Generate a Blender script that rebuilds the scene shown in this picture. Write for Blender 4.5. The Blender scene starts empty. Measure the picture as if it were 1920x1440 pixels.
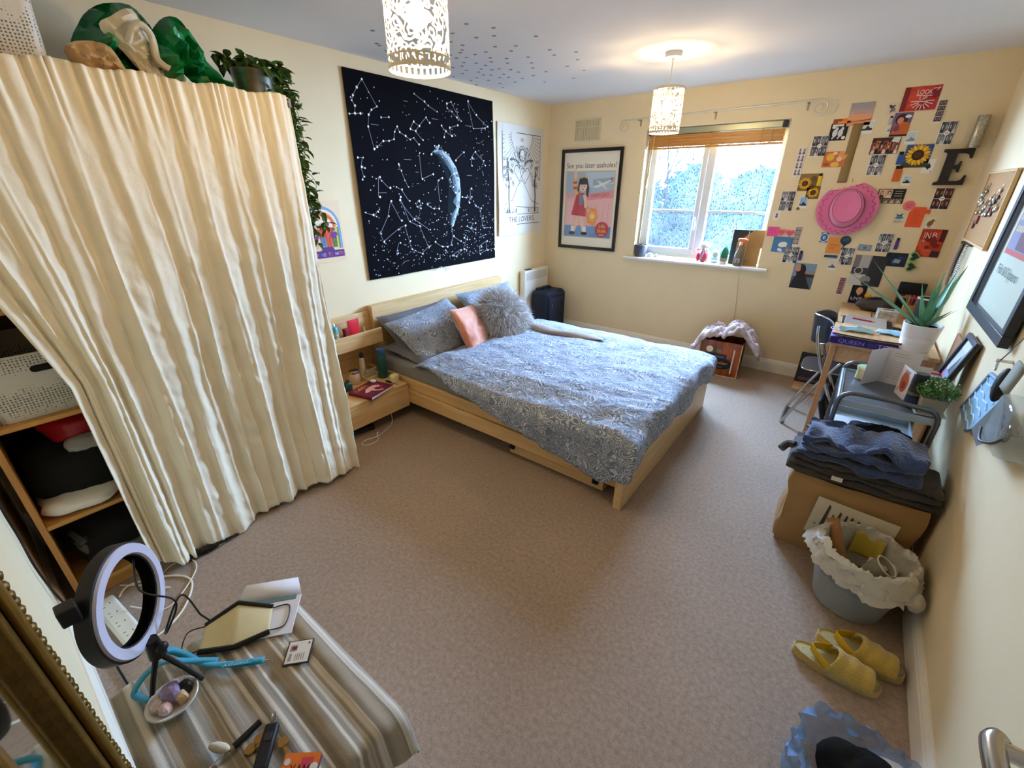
import bpy, bmesh, math, random
from mathutils import Vector, Matrix, noise
from mathutils.geometry import tessellate_polygon
sc = bpy.context.scene
COL = sc.collection
PI = math.pi
# ------------------------------------------------------------------ camera
PITCH, YAW, ROLL, CAMH = .4273, .6533, -.0017, 1.5987
cd = bpy.data.cameras.new('camera'); cam = bpy.data.objects.new('camera', cd); COL.objects.link(cam)
fwd = Vector((-math.sin(YAW)*math.cos(PITCH), math.cos(YAW)*math.cos(PITCH), -math.sin(PITCH)))
rgt = Vector((math.cos(YAW), math.sin(YAW), 0)); dwn = fwd.cross(rgt)
r2 = rgt*math.cos(ROLL)+dwn*math.sin(ROLL); d2 = -rgt*math.sin(ROLL)+dwn*math.cos(ROLL)
cam.matrix_world = Matrix(((r2.x, -d2.x, -fwd.x, 0), (r2.y, -d2.y, -fwd.y, 0), (r2.z, -d2.z, -fwd.z, CAMH), (0, 0, 0, 1)))
cd.sensor_width = 36; cd.lens = 807.4/1920*36; cd.clip_start = .02; cd.clip_end = 200
sc.camera = cam
# ------------------------------------------------------------------ sky, light, exposure
SKY_STRENGTH = 150.0
SKY_COLOUR = (.40, .62, 1.0)
BULB_STRENGTH = 530.0
BULB_COLOUR = (1.0, .72, .40)
w = bpy.data.worlds.new('overcast_sky'); sc.world = w; w.use_nodes = True
bg = w.node_tree.nodes['Background']
bg.inputs[0].default_value = SKY_COLOUR+(1,); bg.inputs[1].default_value = SKY_STRENGTH
sc.view_settings.view_transform = 'Standard'; sc.view_settings.look = 'None'
sc.view_settings.exposure = 0.1; sc.view_settings.gamma = 1; sc.view_settings.use_curve_mapping = False
L, D, W, H, NEAR = 2.96, 4.53, .55, 2.40, -.145      # left wall x=-L, window wall y=D, right wall x=W, near wall y=NEAR
pl = bpy.data.lights.new('window_portal', 'AREA'); pl.shape = 'RECTANGLE'; pl.size = 1.22; pl.size_y = 1.2
pl.cycles.is_portal = True
po = bpy.data.objects.new('window_portal', pl); COL.objects.link(po)
po.location = (-1.255, D+.24, 1.52); po.rotation_euler = (-PI/2, 0, 0)
cy = sc.cycles
cy.use_denoising = True; cy.max_bounces = 9; cy.diffuse_bounces = 5; cy.glossy_bounces = 3
cy.transmission_bounces = 6; cy.transparent_max_bounces = 16
cy.caustics_reflective = False; cy.caustics_refractive = False; cy.sample_clamp_indirect = 6.0

# ------------------------------------------------------------------ helpers
def lin(c):
    c = c/255
    return c/12.92 if c <= .04045 else ((c+.055)/1.055)**2.4
def C(h):
    h = h.lstrip('#')
    return (lin(int(h[0:2], 16)), lin(int(h[2:4], 16)), lin(int(h[4:6], 16)))
MATS = {}
def nt(name):
    m = bpy.data.materials.new(name); m.use_nodes = True
    t = m.node_tree; return m, t, t.nodes['Principled BSDF']
def mat(h, rough=.6, metal=0., noise_amt=0., scale=20., bump=0., bscale=60., dark=None, spec=.4, sheen=0., stretch=None, alpha=1., trans=0., emis=0., ior=1.45, detail=3.):
    key = (h, rough, metal, noise_amt, scale, bump, bscale, dark, spec, sheen, stretch, alpha, trans, emis, ior)
    if key in MATS: return MATS[key]
    m, t, b = nt('m_'+h.strip('#'))
    col = C(h)
    b.inputs['Base Color'].default_value = col+(1,)
    b.inputs['Roughness'].default_value = rough; b.inputs['Metallic'].default_value = metal
    b.inputs['Specular IOR Level'].default_value = spec
    b.inputs['IOR'].default_value = ior
    if sheen: b.inputs['Sheen Weight'].default_value = sheen
    if trans: b.inputs['Transmission Weight'].default_value = trans
    if alpha < 1: b.inputs['Alpha'].default_value = alpha
    if emis:
        b.inputs['Emission Color'].default_value = col+(1,); b.inputs['Emission Strength'].default_value = emis
    if noise_amt or bump:
        tc = t.nodes.new('ShaderNodeTexCoord'); mp = t.nodes.new('ShaderNodeMapping')
        t.links.new(tc.outputs['Object'], mp.inputs[0])
        if stretch: mp.inputs['Scale'].default_value = stretch
    if noise_amt:
        n = t.nodes.new('ShaderNodeTexNoise'); n.inputs['Scale'].default_value = scale; n.inputs['Detail'].default_value = detail
        t.links.new(mp.outputs[0], n.inputs['Vector'])
        r = t.nodes.new('ShaderNodeValToRGB'); d = C(dark) if dark else tuple(x*(1-noise_amt) for x in col)
        r.color_ramp.elements[0].position = .3; r.color_ramp.elements[1].position = .7
        r.color_ramp.elements[0].color = d+(1,); r.color_ramp.elements[1].color = col+(1,)
        t.links.new(n.outputs['Fac'], r.inputs[0]); t.links.new(r.outputs[0], b.inputs['Base Color'])
    if bump:
        n2 = t.nodes.new('ShaderNodeTexNoise'); n2.inputs['Scale'].default_value = bscale; n2.inputs['Detail'].default_value = 3
        t.links.new(mp.outputs[0], n2.inputs['Vector'])
        bp = t.nodes.new('ShaderNodeBump'); bp.inputs['Strength'].default_value = bump; bp.inputs['Distance'].default_value = .01
        t.links.new(n2.outputs['Fac'], bp.inputs['Height']); t.links.new(bp.outputs[0], b.inputs['Normal'])
    MATS[key] = m
    return m

class MB:
    """collects shapes into one mesh"""
    def __init__(s): s.v = []; s.f = []; s.c = []; s.col = (1, 1, 1)
    def add(s, vs, fs):
        o = len(s.v); s.v += [tuple(p) for p in vs]; s.f += [tuple(i+o for i in q) for q in fs]; s.c += [s.col]*len(fs); return s
    def box(s, x0, y0, z0, x1, y1, z1, M=None):
        vs = [(x0, y0, z0), (x1, y0, z0), (x1, y1, z0), (x0, y1, z0), (x0, y0, z1), (x1, y0, z1), (x1, y1, z1), (x0, y1, z1)]
        if M is not None: vs = [M @ Vector(p) for p in vs]
        return s.add(vs, [(3, 2, 1, 0), (4, 5, 6, 7), (0, 1, 5, 4), (1, 2, 6, 5), (2, 3, 7, 6), (3, 0, 4, 7)])
    def cyl(s, p0, p1, r0, r1=None, n=16, cap=True):
        r1 = r0 if r1 is None else r1
        p0 = Vector(p0); p1 = Vector(p1); a = (p1-p0).normalized()
        u = a.orthogonal().normalized(); q = a.cross(u); vs = []; fs = []
        for k in range(n):
            t = 2*PI*k/n; d = u*math.cos(t)+q*math.sin(t); vs += [p0+d*r0, p1+d*r1]
        for k in range(n):
            j = (k+1) % n; fs.append((2*k, 2*j, 2*j+1, 2*k+1))
        if cap: fs.append(tuple(2*k for k in reversed(range(n)))); fs.append(tuple(2*k+1 for k in range(n)))
        return s.add(vs, fs)
    def tube(s, pts, r, n=8, closed=False, cap=True):
        pts = [Vector(p) for p in pts]; m = len(pts); vs = []; fs = []
        rs = r if isinstance(r, (list, tuple)) else [r]*m
        u = None
        for i, p in enumerate(pts):
            a = (pts[(i+1) % m]-pts[i-1]) if closed else (pts[min(i+1, m-1)]-pts[max(i-1, 0)])
            if a.length < 1e-9: a = Vector((0, 0, 1))
            a.normalize()
            u = a.orthogonal().normalized() if u is None else (u-a*u.dot(a)).normalized()
            q = a.cross(u)
            for k in range(n):
                t = 2*PI*k/n; vs.append(p+(u*math.cos(t)+q*math.sin(t))*rs[i])
        for i in range(m if closed else m-1):
            j = (i+1) % m
            for k in range(n):
                l = (k+1) % n; fs.append((i*n+k, i*n+l, j*n+l, j*n+k))
        if cap and not closed: fs.append(tuple(reversed(range(n)))); fs.append(tuple((m-1)*n+k for k in range(n)))
        return s.add(vs, fs)
    def lathe(s, prof, n=24, c=(0, 0, 0), sx=1, sy=1, M=None, closed=False):
        vs = []; fs = []; m = len(prof)
        for r, z in prof:
            for k in range(n):
                t = 2*PI*k/n; p = Vector((r*sx*math.cos(t), r*sy*math.sin(t), z))
                if M is not None: p = M @ p
                vs.append((p.x+c[0], p.y+c[1], p.z+c[2]))
        for i in range(m-1):
            for k in range(n):
                l = (k+1) % n; fs.append((i*n+k, i*n+l, (i+1)*n+l, (i+1)*n+k))
        if not closed:
            if prof[0][0] > 1e-6: fs.append(tuple(reversed(range(n))))
            if prof[-1][0] > 1e-6: fs.append(tuple((m-1)*n+k for k in range(n)))
        return s.add(vs, fs)
    def grid(s, nu, nv, fn, wrap=False):
        vs = [fn(i/nu, j/nv) for j in range(nv+1) for i in range(nu+(0 if wrap else 1))]
        a = nu if wrap else nu+1; fs = []
        for j in range(nv):
            for i in range(nu):
                k = (i+1) % a; fs.append((j*a+i, j*a+k, (j+1)*a+k, (j+1)*a+i))
        return s.add(vs, fs)
    def ell(s, c, r, n=12, m=8, M=None, e=1.0):
        vs = []; fs = []
        def sp(x): return math.copysign(abs(x)**e, x)
        for i in range(m+1):
            a = -PI/2+PI*i/m
            for k in range(n):
                t = 2*PI*k/n; p = Vector((r[0]*sp(math.cos(a))*sp(math.cos(t)), r[1]*sp(math.cos(a))*sp(math.sin(t)), r[2]*sp(math.sin(a))))
                if M is not None: p = M @ p
                vs.append((p.x+c[0], p.y+c[1], p.z+c[2]))
        for i in range(m):
            for k in range(n):
                l = (k+1) % n; fs.append((i*n+k, i*n+l, (i+1)*n+l, (i+1)*n+k))
        return s.add(vs, fs)
    def prism(s, pts, a, b, M=None):
        """polygon pts (x,y) extruded from z=a to z=b"""
        n = len(pts); vs = [Vector((x, y, a)) for x, y in pts]+[Vector((x, y, b)) for x, y in pts]
        if M is not None: vs = [M @ p for p in vs]
        fs = [tuple(reversed(range(n))), tuple(range(n, 2*n))]+[(i, (i+1) % n, n+(i+1) % n, n+i) for i in range(n)]
        return s.add(vs, fs)
    def xf(s, M):
        s.v = [tuple(M @ Vector(p)) for p in s.v]; return s
    def jitter(s, amt, sc_, seed=0):
        o = Vector((seed*7.1, seed*3.3, seed*1.7)); out = []
        for p in s.v:
            q = Vector(p); d = noise.noise_vector(q*sc_+o); out.append(tuple(q+d*amt))
        s.v = out; return s
    def build(s, name, m, parent=None, loc=None, smooth=40, bevel=0., sub=0, solid=0., rot=None, merge=False, colors=False):
        me = bpy.data.meshes.new(name); me.from_pydata(s.v, [], s.f)
        if merge or solid or sub:
            b = bmesh.new(); b.from_mesh(me); bmesh.ops.remove_doubles(b, verts=b.verts, dist=1e-5)
            bmesh.ops.recalc_face_normals(b, faces=b.faces); b.to_mesh(me); b.free()
        if colors:
            ca = me.color_attributes.new('Col', 'FLOAT_COLOR', 'CORNER'); k = 0
            for p, c in zip(me.polygons, s.c):
                for _ in p.vertices: ca.data[k].color = (*c, 1); k += 1
        me.materials.append(m)
        if smooth:
            me.polygons.foreach_set('use_smooth', [True]*len(me.polygons)); me.set_sharp_from_angle(angle=math.radians(smooth))
        me.update()
        o = bpy.data.objects.new(name, me); COL.objects.link(o)
        if parent: o.parent = parent
        if loc is not None: o.location = loc
        if rot is not None: o.rotation_euler = rot
        if solid:
            d = o.modifiers.new('solid', 'SOLIDIFY'); d.thickness = solid; d.offset = 0
        if bevel:
            d = o.modifiers.new('bevel', 'BEVEL'); d.width = bevel; d.segments = 2; d.limit_method = 'ANGLE'; d.angle_limit = math.radians(40)
        if sub:
            d = o.modifiers.new('sub', 'SUBSURF'); d.levels = sub; d.render_levels = sub
        return o
def tag(o, label, cat, group=None, kind=None):
    if label: o['label'] = label
    if cat: o['category'] = cat
    if group: o['group'] = group
    if kind: o['kind'] = kind
    return o
def thing(name, label, cat, loc=(0, 0, 0), rz=0, group=None, rot=None, kind=None):
    o = bpy.data.objects.new(name, None); COL.objects.link(o); o.empty_display_size = .05
    o.location = loc; o.rotation_euler = rot if rot else (0, 0, rz)
    return tag(o, label, cat, group, kind)
def struct(o): o['kind'] = 'structure'; return o
def stuff(o): o['kind'] = 'stuff'; return o
def copy_tree(o, parent=None):
    c = o.copy(); COL.objects.link(c)
    if parent: c.parent = parent
    for ch in list(o.children): copy_tree(ch, c)
    return c
def bx(name, m, x0, y0, z0, x1, y1, z1, parent=None, bevel=.003, loc=None):
    return MB().box(x0, y0, z0, x1, y1, z1).build(name, m, parent, bevel=bevel, loc=loc)
def rotm(x=0, y=0, z=0, t=(0, 0, 0)):
    return Matrix.Translation(t) @ Matrix.Rotation(z, 4, 'Z') @ Matrix.Rotation(y, 4, 'Y') @ Matrix.Rotation(x, 4, 'X')
def fbm(p, s, seed=0): return noise.fractal(Vector(p)*s+Vector((seed*5.3, seed*2.1, seed*9.7)), 1.0, 2.0, 3)
def catmull(pts, k=8, closed=False):
    P = [Vector(p) for p in pts]; n = len(P); out = []
    for i in range(n if closed else n-1):
        a = P[(i-1) % n] if closed or i > 0 else P[0]; b = P[i]; c = P[(i+1) % n]; d = P[(i+2) % n] if closed or i+2 < n else P[-1]
        for j in range(k):
            t = j/k; out.append(.5*((2*b)+(c-a)*t+(2*a-5*b+4*c-d)*t*t+(3*b-a-3*c+d)*t**3))
    if not closed: out.append(P[-1])
    return out
# flat print: polygons in colour, thin layers over each other, drawn in a local (u, v) frame
def print_mat(rough=.5):
    key = ('print', rough)
    if key in MATS: return MATS[key]
    m, t, b = nt('print'); a = t.nodes.new('ShaderNodeVertexColor'); a.layer_name = 'Col'
    t.links.new(a.outputs[0], b.inputs['Base Color']); b.inputs['Roughness'].default_value = rough; b.inputs['Specular IOR Level'].default_value = .3 if rough < .7 else .04
    MATS[key] = m; return m
TXT = {}
def text_polys(s):
    if s in TXT: return TXT[s]
    cu = bpy.data.curves.new('lettering', 'FONT'); cu.body = s; cu.size = 1; cu.resolution_u = 3
    o = bpy.data.objects.new('lettering', cu); COL.objects.link(o)
    dg = bpy.context.evaluated_depsgraph_get(); dg.update(); e = o.evaluated_get(dg); me = e.to_mesh()
    vs = [(v.co.x, v.co.y) for v in me.vertices]; fs = [tuple(p.vertices) for p in me.polygons]; e.to_mesh_clear()
    bpy.data.objects.remove(o); bpy.data.curves.remove(cu)
    if vs:
        x0 = min(p[0] for p in vs); x1 = max(p[0] for p in vs); y0 = min(p[1] for p in vs); y1 = max(p[1] for p in vs)
    else: x0 = x1 = y0 = y1 = 0
    TXT[s] = (vs, fs, x0, x1, y0, y1); return TXT[s]
class Art(MB):
    """u to the right, v up, w out of the sheet; each call is laid a hair above the last"""
    def __init__(s, w, h, col='#ffffff', thick=.002, step=.00012):
        super().__init__(); s.w = thick; s.step = step
        s.W = w; s.H = h; s.col = C(col); s.box(0, 0, 0, w, h, thick)
    def lay(s): s.w += s.step; return s.w
    def poly(s, pts, col):
        s.col = C(col); z = s.lay(); return s.add([(x, y, z) for x, y in pts], [tuple(range(len(pts)))])
    def rect(s, x0, y0, x1, y1, col): return s.poly([(x0, y0), (x1, y0), (x1, y1), (x0, y1)], col)
    def disc(s, x, y, r, col, ry=None, n=16, rot=0):
        ry = r if ry is None else ry; p = []
        for k in range(n):
            t = 2*PI*k/n; a, b = r*math.cos(t), ry*math.sin(t); p.append((x+a*math.cos(rot)-b*math.sin(rot), y+a*math.sin(rot)+b*math.cos(rot)))
        return s.poly(p, col)
    def ring(s, x, y, r0, r1, col, a0=0, a1=2*PI, n=24, asp=1.):
        s.col = C(col); z = s.lay(); vs = []; fs = []
        for k in range(n+1):
            t = a0+(a1-a0)*k/n; vs += [(x+r0*math.cos(t), y+asp*r0*math.sin(t), z), (x+r1*math.cos(t), y+asp*r1*math.sin(t), z)]
        for k in range(n): fs.append((2*k, 2*k+1, 2*k+3, 2*k+2))
        return s.add(vs, fs)
    def line(s, pts, wd, col, layer=True):
        s.col = C(col); z = s.lay() if layer else s.w
        for (a, b), (c, d) in zip(pts[:-1], pts[1:]):
            L_ = math.hypot(c-a, d-b) or 1e-9; nx, ny = -(d-b)/L_*wd/2, (c-a)/L_*wd/2
            s.add([(a+nx, b+ny, z), (a-nx, b-ny, z), (c-nx, d-ny, z), (c+nx, d+ny, z)], [(0, 1, 2, 3)])
        return s
    def text(s, t, x, y, hgt, col, width=None, center=False, rot=0.):
        vs, fs, x0, x1, y0, y1 = text_polys(t)
        if not vs: return s
        k = hgt/.73; kx = width/(x1-x0) if width else k; s.col = C(col); z = s.lay(); ox = -(x1-x0)/2*kx if center else 0; out = []
        for a, b in vs:
            p, q = (a-x0)*kx+ox, b*k; out.append((x+p*math.cos(rot)-q*math.sin(rot), y+p*math.sin(rot)+q*math.cos(rot), z))
        return s.add(out, fs)
    def lines_of_text(s, x0, y0, x1, y1, n, col, wd=.0012, seed=1):
        r = random.Random(seed)
        for i in range(n):
            y = y1-(y1-y0)*(i+.5)/n; s.line([(x0, y), (x0+(x1-x0)*r.uniform(.6, 1), y)], wd, col, layer=(i == 0))
        return s
# frames: a sheet hung on a wall. (u,v,w) -> world
M_BACK = Matrix(((1, 0, 0, 0), (0, 0, -1, 0), (0, 1, 0, 0), (0, 0, 0, 1)))        # on the window wall: u=+x, v=+z, out=-y
M_LEFT = Matrix(((0, 0, 1, 0), (1, 0, 0, 0), (0, 1, 0, 0), (0, 0, 0, 1)))         # on the left wall: u=+y, v=+z, out=+x
M_RIGHT = Matrix(((0, 0, -1, 0), (-1, 0, 0, 0), (0, 1, 0, 0), (0, 0, 0, 1)))      # on the right wall: u=-y, v=+z, out=-x
# ------------------------------------------------------------------ setting
WALL = mat('#e9d6ae', .85, noise_amt=.03, scale=6, bump=.08, bscale=220, spec=.2)
CEIL = mat('#e6e5e4', .9, noise_amt=.02, scale=4, bump=.05, bscale=200, spec=.1)
PAINT = mat('#eee6d2', .45, spec=.4)
UPVC = mat('#e9eef2', .35, spec=.45)
def carpet():
    m, t, b = nt('carpet')
    tc = t.nodes.new('ShaderNodeTexCoord')
    def N(s, d): 
        n = t.nodes.new('ShaderNodeTexNoise'); n.inputs['Scale'].default_value = s; n.inputs['Detail'].default_value = d; t.links.new(tc.outputs['Object'], n.inputs['Vector']); return n
    fine = N(260, 4); big = N(1.6, 3); mid = N(60, 5)
    r = t.nodes.new('ShaderNodeValToRGB'); e = r.color_ramp.elements
    e[0].position = .30; e[0].color = C('#84705f')+(1,); e[1].position = .68; e[1].color = C('#b5a08d')+(1,)
    mx = t.nodes.new('ShaderNodeMath'); mx.operation = 'MULTIPLY_ADD'; mx.inputs[1].default_value = .45
    t.links.new(mid.outputs['Fac'], mx.inputs[0]); 
    mf = t.nodes.new('ShaderNodeMath'); mf.operation = 'MULTIPLY_ADD'; mf.inputs[1].default_value = .55; mf.inputs[2].default_value = 0
    t.links.new(fine.outputs['Fac'], mf.inputs[0]); t.links.new(mf.outputs[0], mx.inputs[2]); t.links.new(mx.outputs[0], r.inputs[0])
    r2_ = t.nodes.new('ShaderNodeValToRGB'); r2_.color_ramp.elements[0].position = .35; r2_.color_ramp.elements[1].position = .65
    r2_.color_ramp.elements[0].color = (.90, .90, .90, 1); r2_.color_ramp.elements[1].color = (1, 1, 1, 1); t.links.new(big.outputs['Fac'], r2_.inputs[0])
    mul = t.nodes.new('ShaderNodeMix'); mul.data_type = 'RGBA'; mul.blend_type = 'MULTIPLY'; mul.inputs[0].default_value = 1
    t.links.new(r.outputs[0], mul.inputs[6]); t.links.new(r2_.outputs[0], mul.inputs[7]); t.links.new(mul.outputs[2], b.inputs['Base Color'])
    b.inputs['Roughness'].default_value = .95; b.inputs['Specular IOR Level'].default_value = .1; b.inputs['Sheen Weight'].default_value = .15
    bp = t.nodes.new('ShaderNodeBump'); bp.inputs['Strength'].default_value = .25; bp.inputs['Distance'].default_value = .004
    t.links.new(mx.outputs[0], bp.inputs['Height']); t.links.new(bp.outputs[0], b.inputs['Normal'])
    return m
struct(MB().box(-L-.1, -1.6, -.06, W+.1, D+.1, 0).build('floor', carpet()))
struct(MB().box(-L-.1, -1.6, H, W+.1, D+.1, H+.08).build('ceiling', CEIL))
struct(MB().box(-L-.12, NEAR-.1, 0, -L, D+.25, H).build('wall_left', WALL))
struct(MB().box(W, -1.6, 0, W+.12, D+.25, H).build('wall_right', WALL))
WX0, WX1, WZ0, WZ1 = -1.852, -.662, .945, 2.105
WT = .22
struct(MB().box(-L-.1, D, 0, WX0, D+WT, H).box(WX1, D, 0, W+.1, D+WT, H).box(WX0, D, 0, WX1, D+WT, WZ0).box(WX0, D, WZ1, WX1, D+WT, H).build('wall_back', WALL))
DX0, DX1, DZ = -.43, .40, 2.02
struct(MB().box(-L-.1, NEAR-.1, 0, DX0, NEAR, H).box(DX1, NEAR-.1, 0, W+.1, NEAR, H).box(DX0, NEAR-.1, DZ, DX1, NEAR, H).build('wall_front', WALL))
struct(MB().box(-1.0, -1.6, 0, -.9, NEAR-.1, H).box(-.9, -1.6, 0, W+.1, -1.5, H).build('wall_hall', WALL))
# skirting boards with a stepped top
def skirting(name, a, b, axis, pos, out):
    mb = MB(); prof = [(0, 0), (.016, 0), (.016, .085), (.013, .092), (.013, .100), (.007, .112), (.005, .120), (0, .120)]
    vs = []
    for t_ in (a, b):
        for d, z in prof: vs.append((t_, pos+out*d, z) if axis == 'x' else (pos+out*d, t_, z))
    n = len(prof); fs = [(i, (i+1) % n, n+(i+1) % n, n+i) for i in range(n)]+[tuple(range(n)), tuple(range(n, 2*n))]
    mb.add(vs, fs); return struct(mb.build(name, PAINT, merge=True, smooth=20))
skirting('baseboard_back', -L, W, 'x', D, -1)
skirting('baseboard_right', NEAR, D, 'y', W, -1)
skirting('baseboard_left', NEAR, D, 'y', -L, 1)
skirting('baseboard_front', -L, DX0-.06, 'x', NEAR, 1)
struct(MB().box(DX0-.06, NEAR, 0, DX0, NEAR+.015, DZ+.06).box(DX1, NEAR, 0, DX1+.06, NEAR+.015, DZ+.06).box(DX0, NEAR, DZ, DX1, NEAR+.015, DZ+.06).build('trim_1', PAINT, bevel=.004))
# door, standing open beside the camera with only its lever in view
dr = thing('door_1', None, None, (.372, NEAR+.02, 0)); struct(dr)
bx('panel', mat('#efece4', .4), -.038, 0, .008, 0, .735, 2.0, dr)
STEEL = mat('#b9b2a4', .22, 1.0)
hd = MB().cyl((-.038, .70, 1.0), (-.046, .70, 1.0), .026, n=20).cyl((-.04, .70, 1.0), (-.088, .70, 1.0), .010, n=14)
hd.tube(catmull([(-.086, .712, 1.0), (-.094, .700, 1.0), (-.096, .66, 1.001), (-.092, .60, .998), (-.084, .575, .995)], 5), [.012]*21, n=12)
hd.build('handle', STEEL, dr)
# ------------------------------------------------------------------ window
def pane_mat(seed, density):
    m = bpy.data.materials.new('misted_glass'); m.use_nodes = True; t = m.node_tree; t.nodes.clear()
    o = t.nodes.new('ShaderNodeOutputMaterial'); tr = t.nodes.new('ShaderNodeBsdfTransparent'); tr.inputs[0].default_value = (.93, .98, 1, 1)
    df = t.nodes.new('ShaderNodeBsdfTranslucent'); df.inputs[0].default_value = (.75, .88, .93, 1)
    gl = t.nodes.new('ShaderNodeBsdfGlossy'); gl.inputs['Roughness'].default_value = .08; gl.inputs[0].default_value = (.9, .95, 1, 1)
    tc = t.nodes.new('ShaderNodeTexCoord'); v = t.nodes.new('ShaderNodeTexVoronoi'); v.inputs['Scale'].default_value = 62
    mp = t.nodes.new('ShaderNodeMapping'); mp.inputs['Location'].default_value = (seed, seed*2, 0); mp.inputs['Scale'].default_value = (1, 1, .7)
    t.links.new(tc.outputs['Object'], mp.inputs[0]); t.links.new(mp.outputs[0], v.inputs['Vector'])
    r = t.nodes.new('ShaderNodeValToRGB'); r.color_ramp.elements[0].position = .16; r.color_ramp.elements[0].color = (0, 0, 0, 1)
    r.color_ramp.elements[1].position = .42; r.color_ramp.elements[1].color = (density,)*3+(1,)
    t.links.new(v.outputs['Distance'], r.inputs[0])
    n = t.nodes.new('ShaderNodeTexNoise'); n.inputs['Scale'].default_value = 5; t.links.new(mp.outputs[0], n.inputs['Vector'])
    mm = t.nodes.new('ShaderNodeMath'); mm.operation = 'MULTIPLY'; t.links.new(r.outputs[0], mm.inputs[0]); t.links.new(n.outputs['Fac'], mm.inputs[1])
    m1 = t.nodes.new('ShaderNodeMixShader'); t.links.new(mm.outputs[0], m1.inputs[0]); t.links.new(tr.outputs[0], m1.inputs[1]); t.links.new(df.outputs[0], m1.inputs[2])
    m2 = t.nodes.new('ShaderNodeMixShader'); m2.inputs[0].default_value = .05; t.links.new(m1.outputs[0], m2.inputs[1]); t.links.new(gl.outputs[0], m2.inputs[2])
    t.links.new(m2.outputs[0], o.inputs[0]); return m
win = struct(thing('window_1', None, None, (0, D+.095, 0)))
fx0, fx1, fz0, fz1 = WX0+.004, WX1-.004, WZ0+.012, WZ1-.004
fw = .055
MB().box(fx0, 0, fz0, fx1, .06, fz0+fw).box(fx0, 0, fz1-fw, fx1, .06, fz1).box(fx0, 0, fz0+fw, fx0+fw, .06, fz1-fw).box(fx1-fw*.8, 0, fz0+fw, fx1, .06, fz1-fw).build('window_frame', UPVC, win, bevel=.006)
mxx = -1.245
bx('mullion', UPVC, mxx-.034, -.004, fz0+fw, mxx+.034, .058, fz1-fw, win, .006)
sx0, sx1, sz0, sz1 = fx0+fw-.012, mxx-.03, fz0+fw-.012, fz1-fw+.012
sw = .05
MB().box(sx0, -.018, sz0, sx1, .03, sz0+sw).box(sx0, -.018, sz1-sw, sx1, .03, sz1).box(sx0, -.018, sz0+sw, sx0+sw, .03, sz1-sw).box(sx1-sw, -.018, sz0+sw, sx1, .03, sz1-sw).build('sash', UPVC, win, bevel=.006)
zb = 1.395
bx('glazing_bar', UPVC, sx0+sw, .004, zb-.011, sx1-sw, .028, zb+.011, win, .003)
rx0, rx1 = mxx+.034, fx1-fw*.8
bx('glazing_bar', UPVC, rx0, .010, zb-.011, rx1, .034, zb+.011, win, .003)
P1, P2 = pane_mat(1.3, .034), pane_mat(5.1, .050)
for z0, z1 in ((sz0+sw, zb-.011), (zb+.011, sz1-sw)):
    MB().add([(sx0+sw, .015, z0), (sx1-sw, .015, z0), (sx1-sw, .015, z1), (sx0+sw, .015, z1)], [(0, 1, 2, 3)]).build('pane', P1, win)
for z0, z1 in ((fz0+fw, zb-.011), (zb+.011, fz1-fw)):
    MB().add([(rx0, .022, z0), (rx1, .022, z0), (rx1, .022, z1), (rx0, .022, z1)], [(0, 1, 2, 3)]).build('pane', P2, win)
MB().box(sx1-.036, -.030, 1.24, sx1-.012, -.018, 1.31).box(sx1-.034, -.046, 1.225, sx1-.016, -.030, 1.25).box(sx1-.032, -.052, 1.235, sx1-.016, -.040, 1.345).build('window_handle', UPVC, win, bevel=.004)
bx('window_sill', mat('#f1efe9', .4), -1.945, -.095-.058, .918, -.575, 0, .943, win, .008)
# ------------------------------------------------------------------ outside
rnd = random.Random(4)
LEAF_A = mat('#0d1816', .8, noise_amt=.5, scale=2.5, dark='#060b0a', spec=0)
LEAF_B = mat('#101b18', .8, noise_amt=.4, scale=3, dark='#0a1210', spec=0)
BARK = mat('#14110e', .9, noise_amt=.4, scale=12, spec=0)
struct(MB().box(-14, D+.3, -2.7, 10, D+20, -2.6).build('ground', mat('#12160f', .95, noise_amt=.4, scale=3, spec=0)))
def leaf_cloud(mb, c, r, n, size, rr):
    for _ in range(n):
        while True:
            p = Vector((rr.uniform(-1, 1), rr.uniform(-1, 1), rr.uniform(-1, 1)))
            if p.length < 1: break
        p = p.normalized()*(p.length**.4)
        q = Vector((c[0]+p.x*r[0], c[1]+p.y*r[1], c[2]+p.z*r[2]))
        a = Vector((rr.gauss(0, 1), rr.gauss(0, 1), rr.gauss(0, .6))).normalized(); b = a.orthogonal().normalized(); s = size*rr.uniform(.6, 1.4)
        mb.add([q-a*s, q+b*s*.45, q+a*s, q-b*s*.45], [(0, 1, 2, 3)])
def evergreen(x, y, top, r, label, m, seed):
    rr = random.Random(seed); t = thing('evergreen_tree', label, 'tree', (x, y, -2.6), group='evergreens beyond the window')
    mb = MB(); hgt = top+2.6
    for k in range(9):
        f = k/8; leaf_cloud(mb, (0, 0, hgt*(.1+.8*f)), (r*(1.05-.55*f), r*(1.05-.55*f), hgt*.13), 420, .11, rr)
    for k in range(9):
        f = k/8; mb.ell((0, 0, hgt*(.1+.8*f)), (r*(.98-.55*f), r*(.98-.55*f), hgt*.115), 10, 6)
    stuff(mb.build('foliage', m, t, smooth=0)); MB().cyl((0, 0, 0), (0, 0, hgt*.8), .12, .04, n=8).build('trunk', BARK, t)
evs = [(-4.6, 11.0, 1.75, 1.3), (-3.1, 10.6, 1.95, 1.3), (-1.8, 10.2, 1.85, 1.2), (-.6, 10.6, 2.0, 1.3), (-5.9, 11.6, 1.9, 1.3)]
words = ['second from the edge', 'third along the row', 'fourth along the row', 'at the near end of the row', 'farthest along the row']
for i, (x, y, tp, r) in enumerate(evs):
    evergreen(x, y, tp, r, 'dark evergreen tree outside behind the misted glass, '+words[i], LEAF_A if i % 2 else LEAF_B, 20+i)
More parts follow.
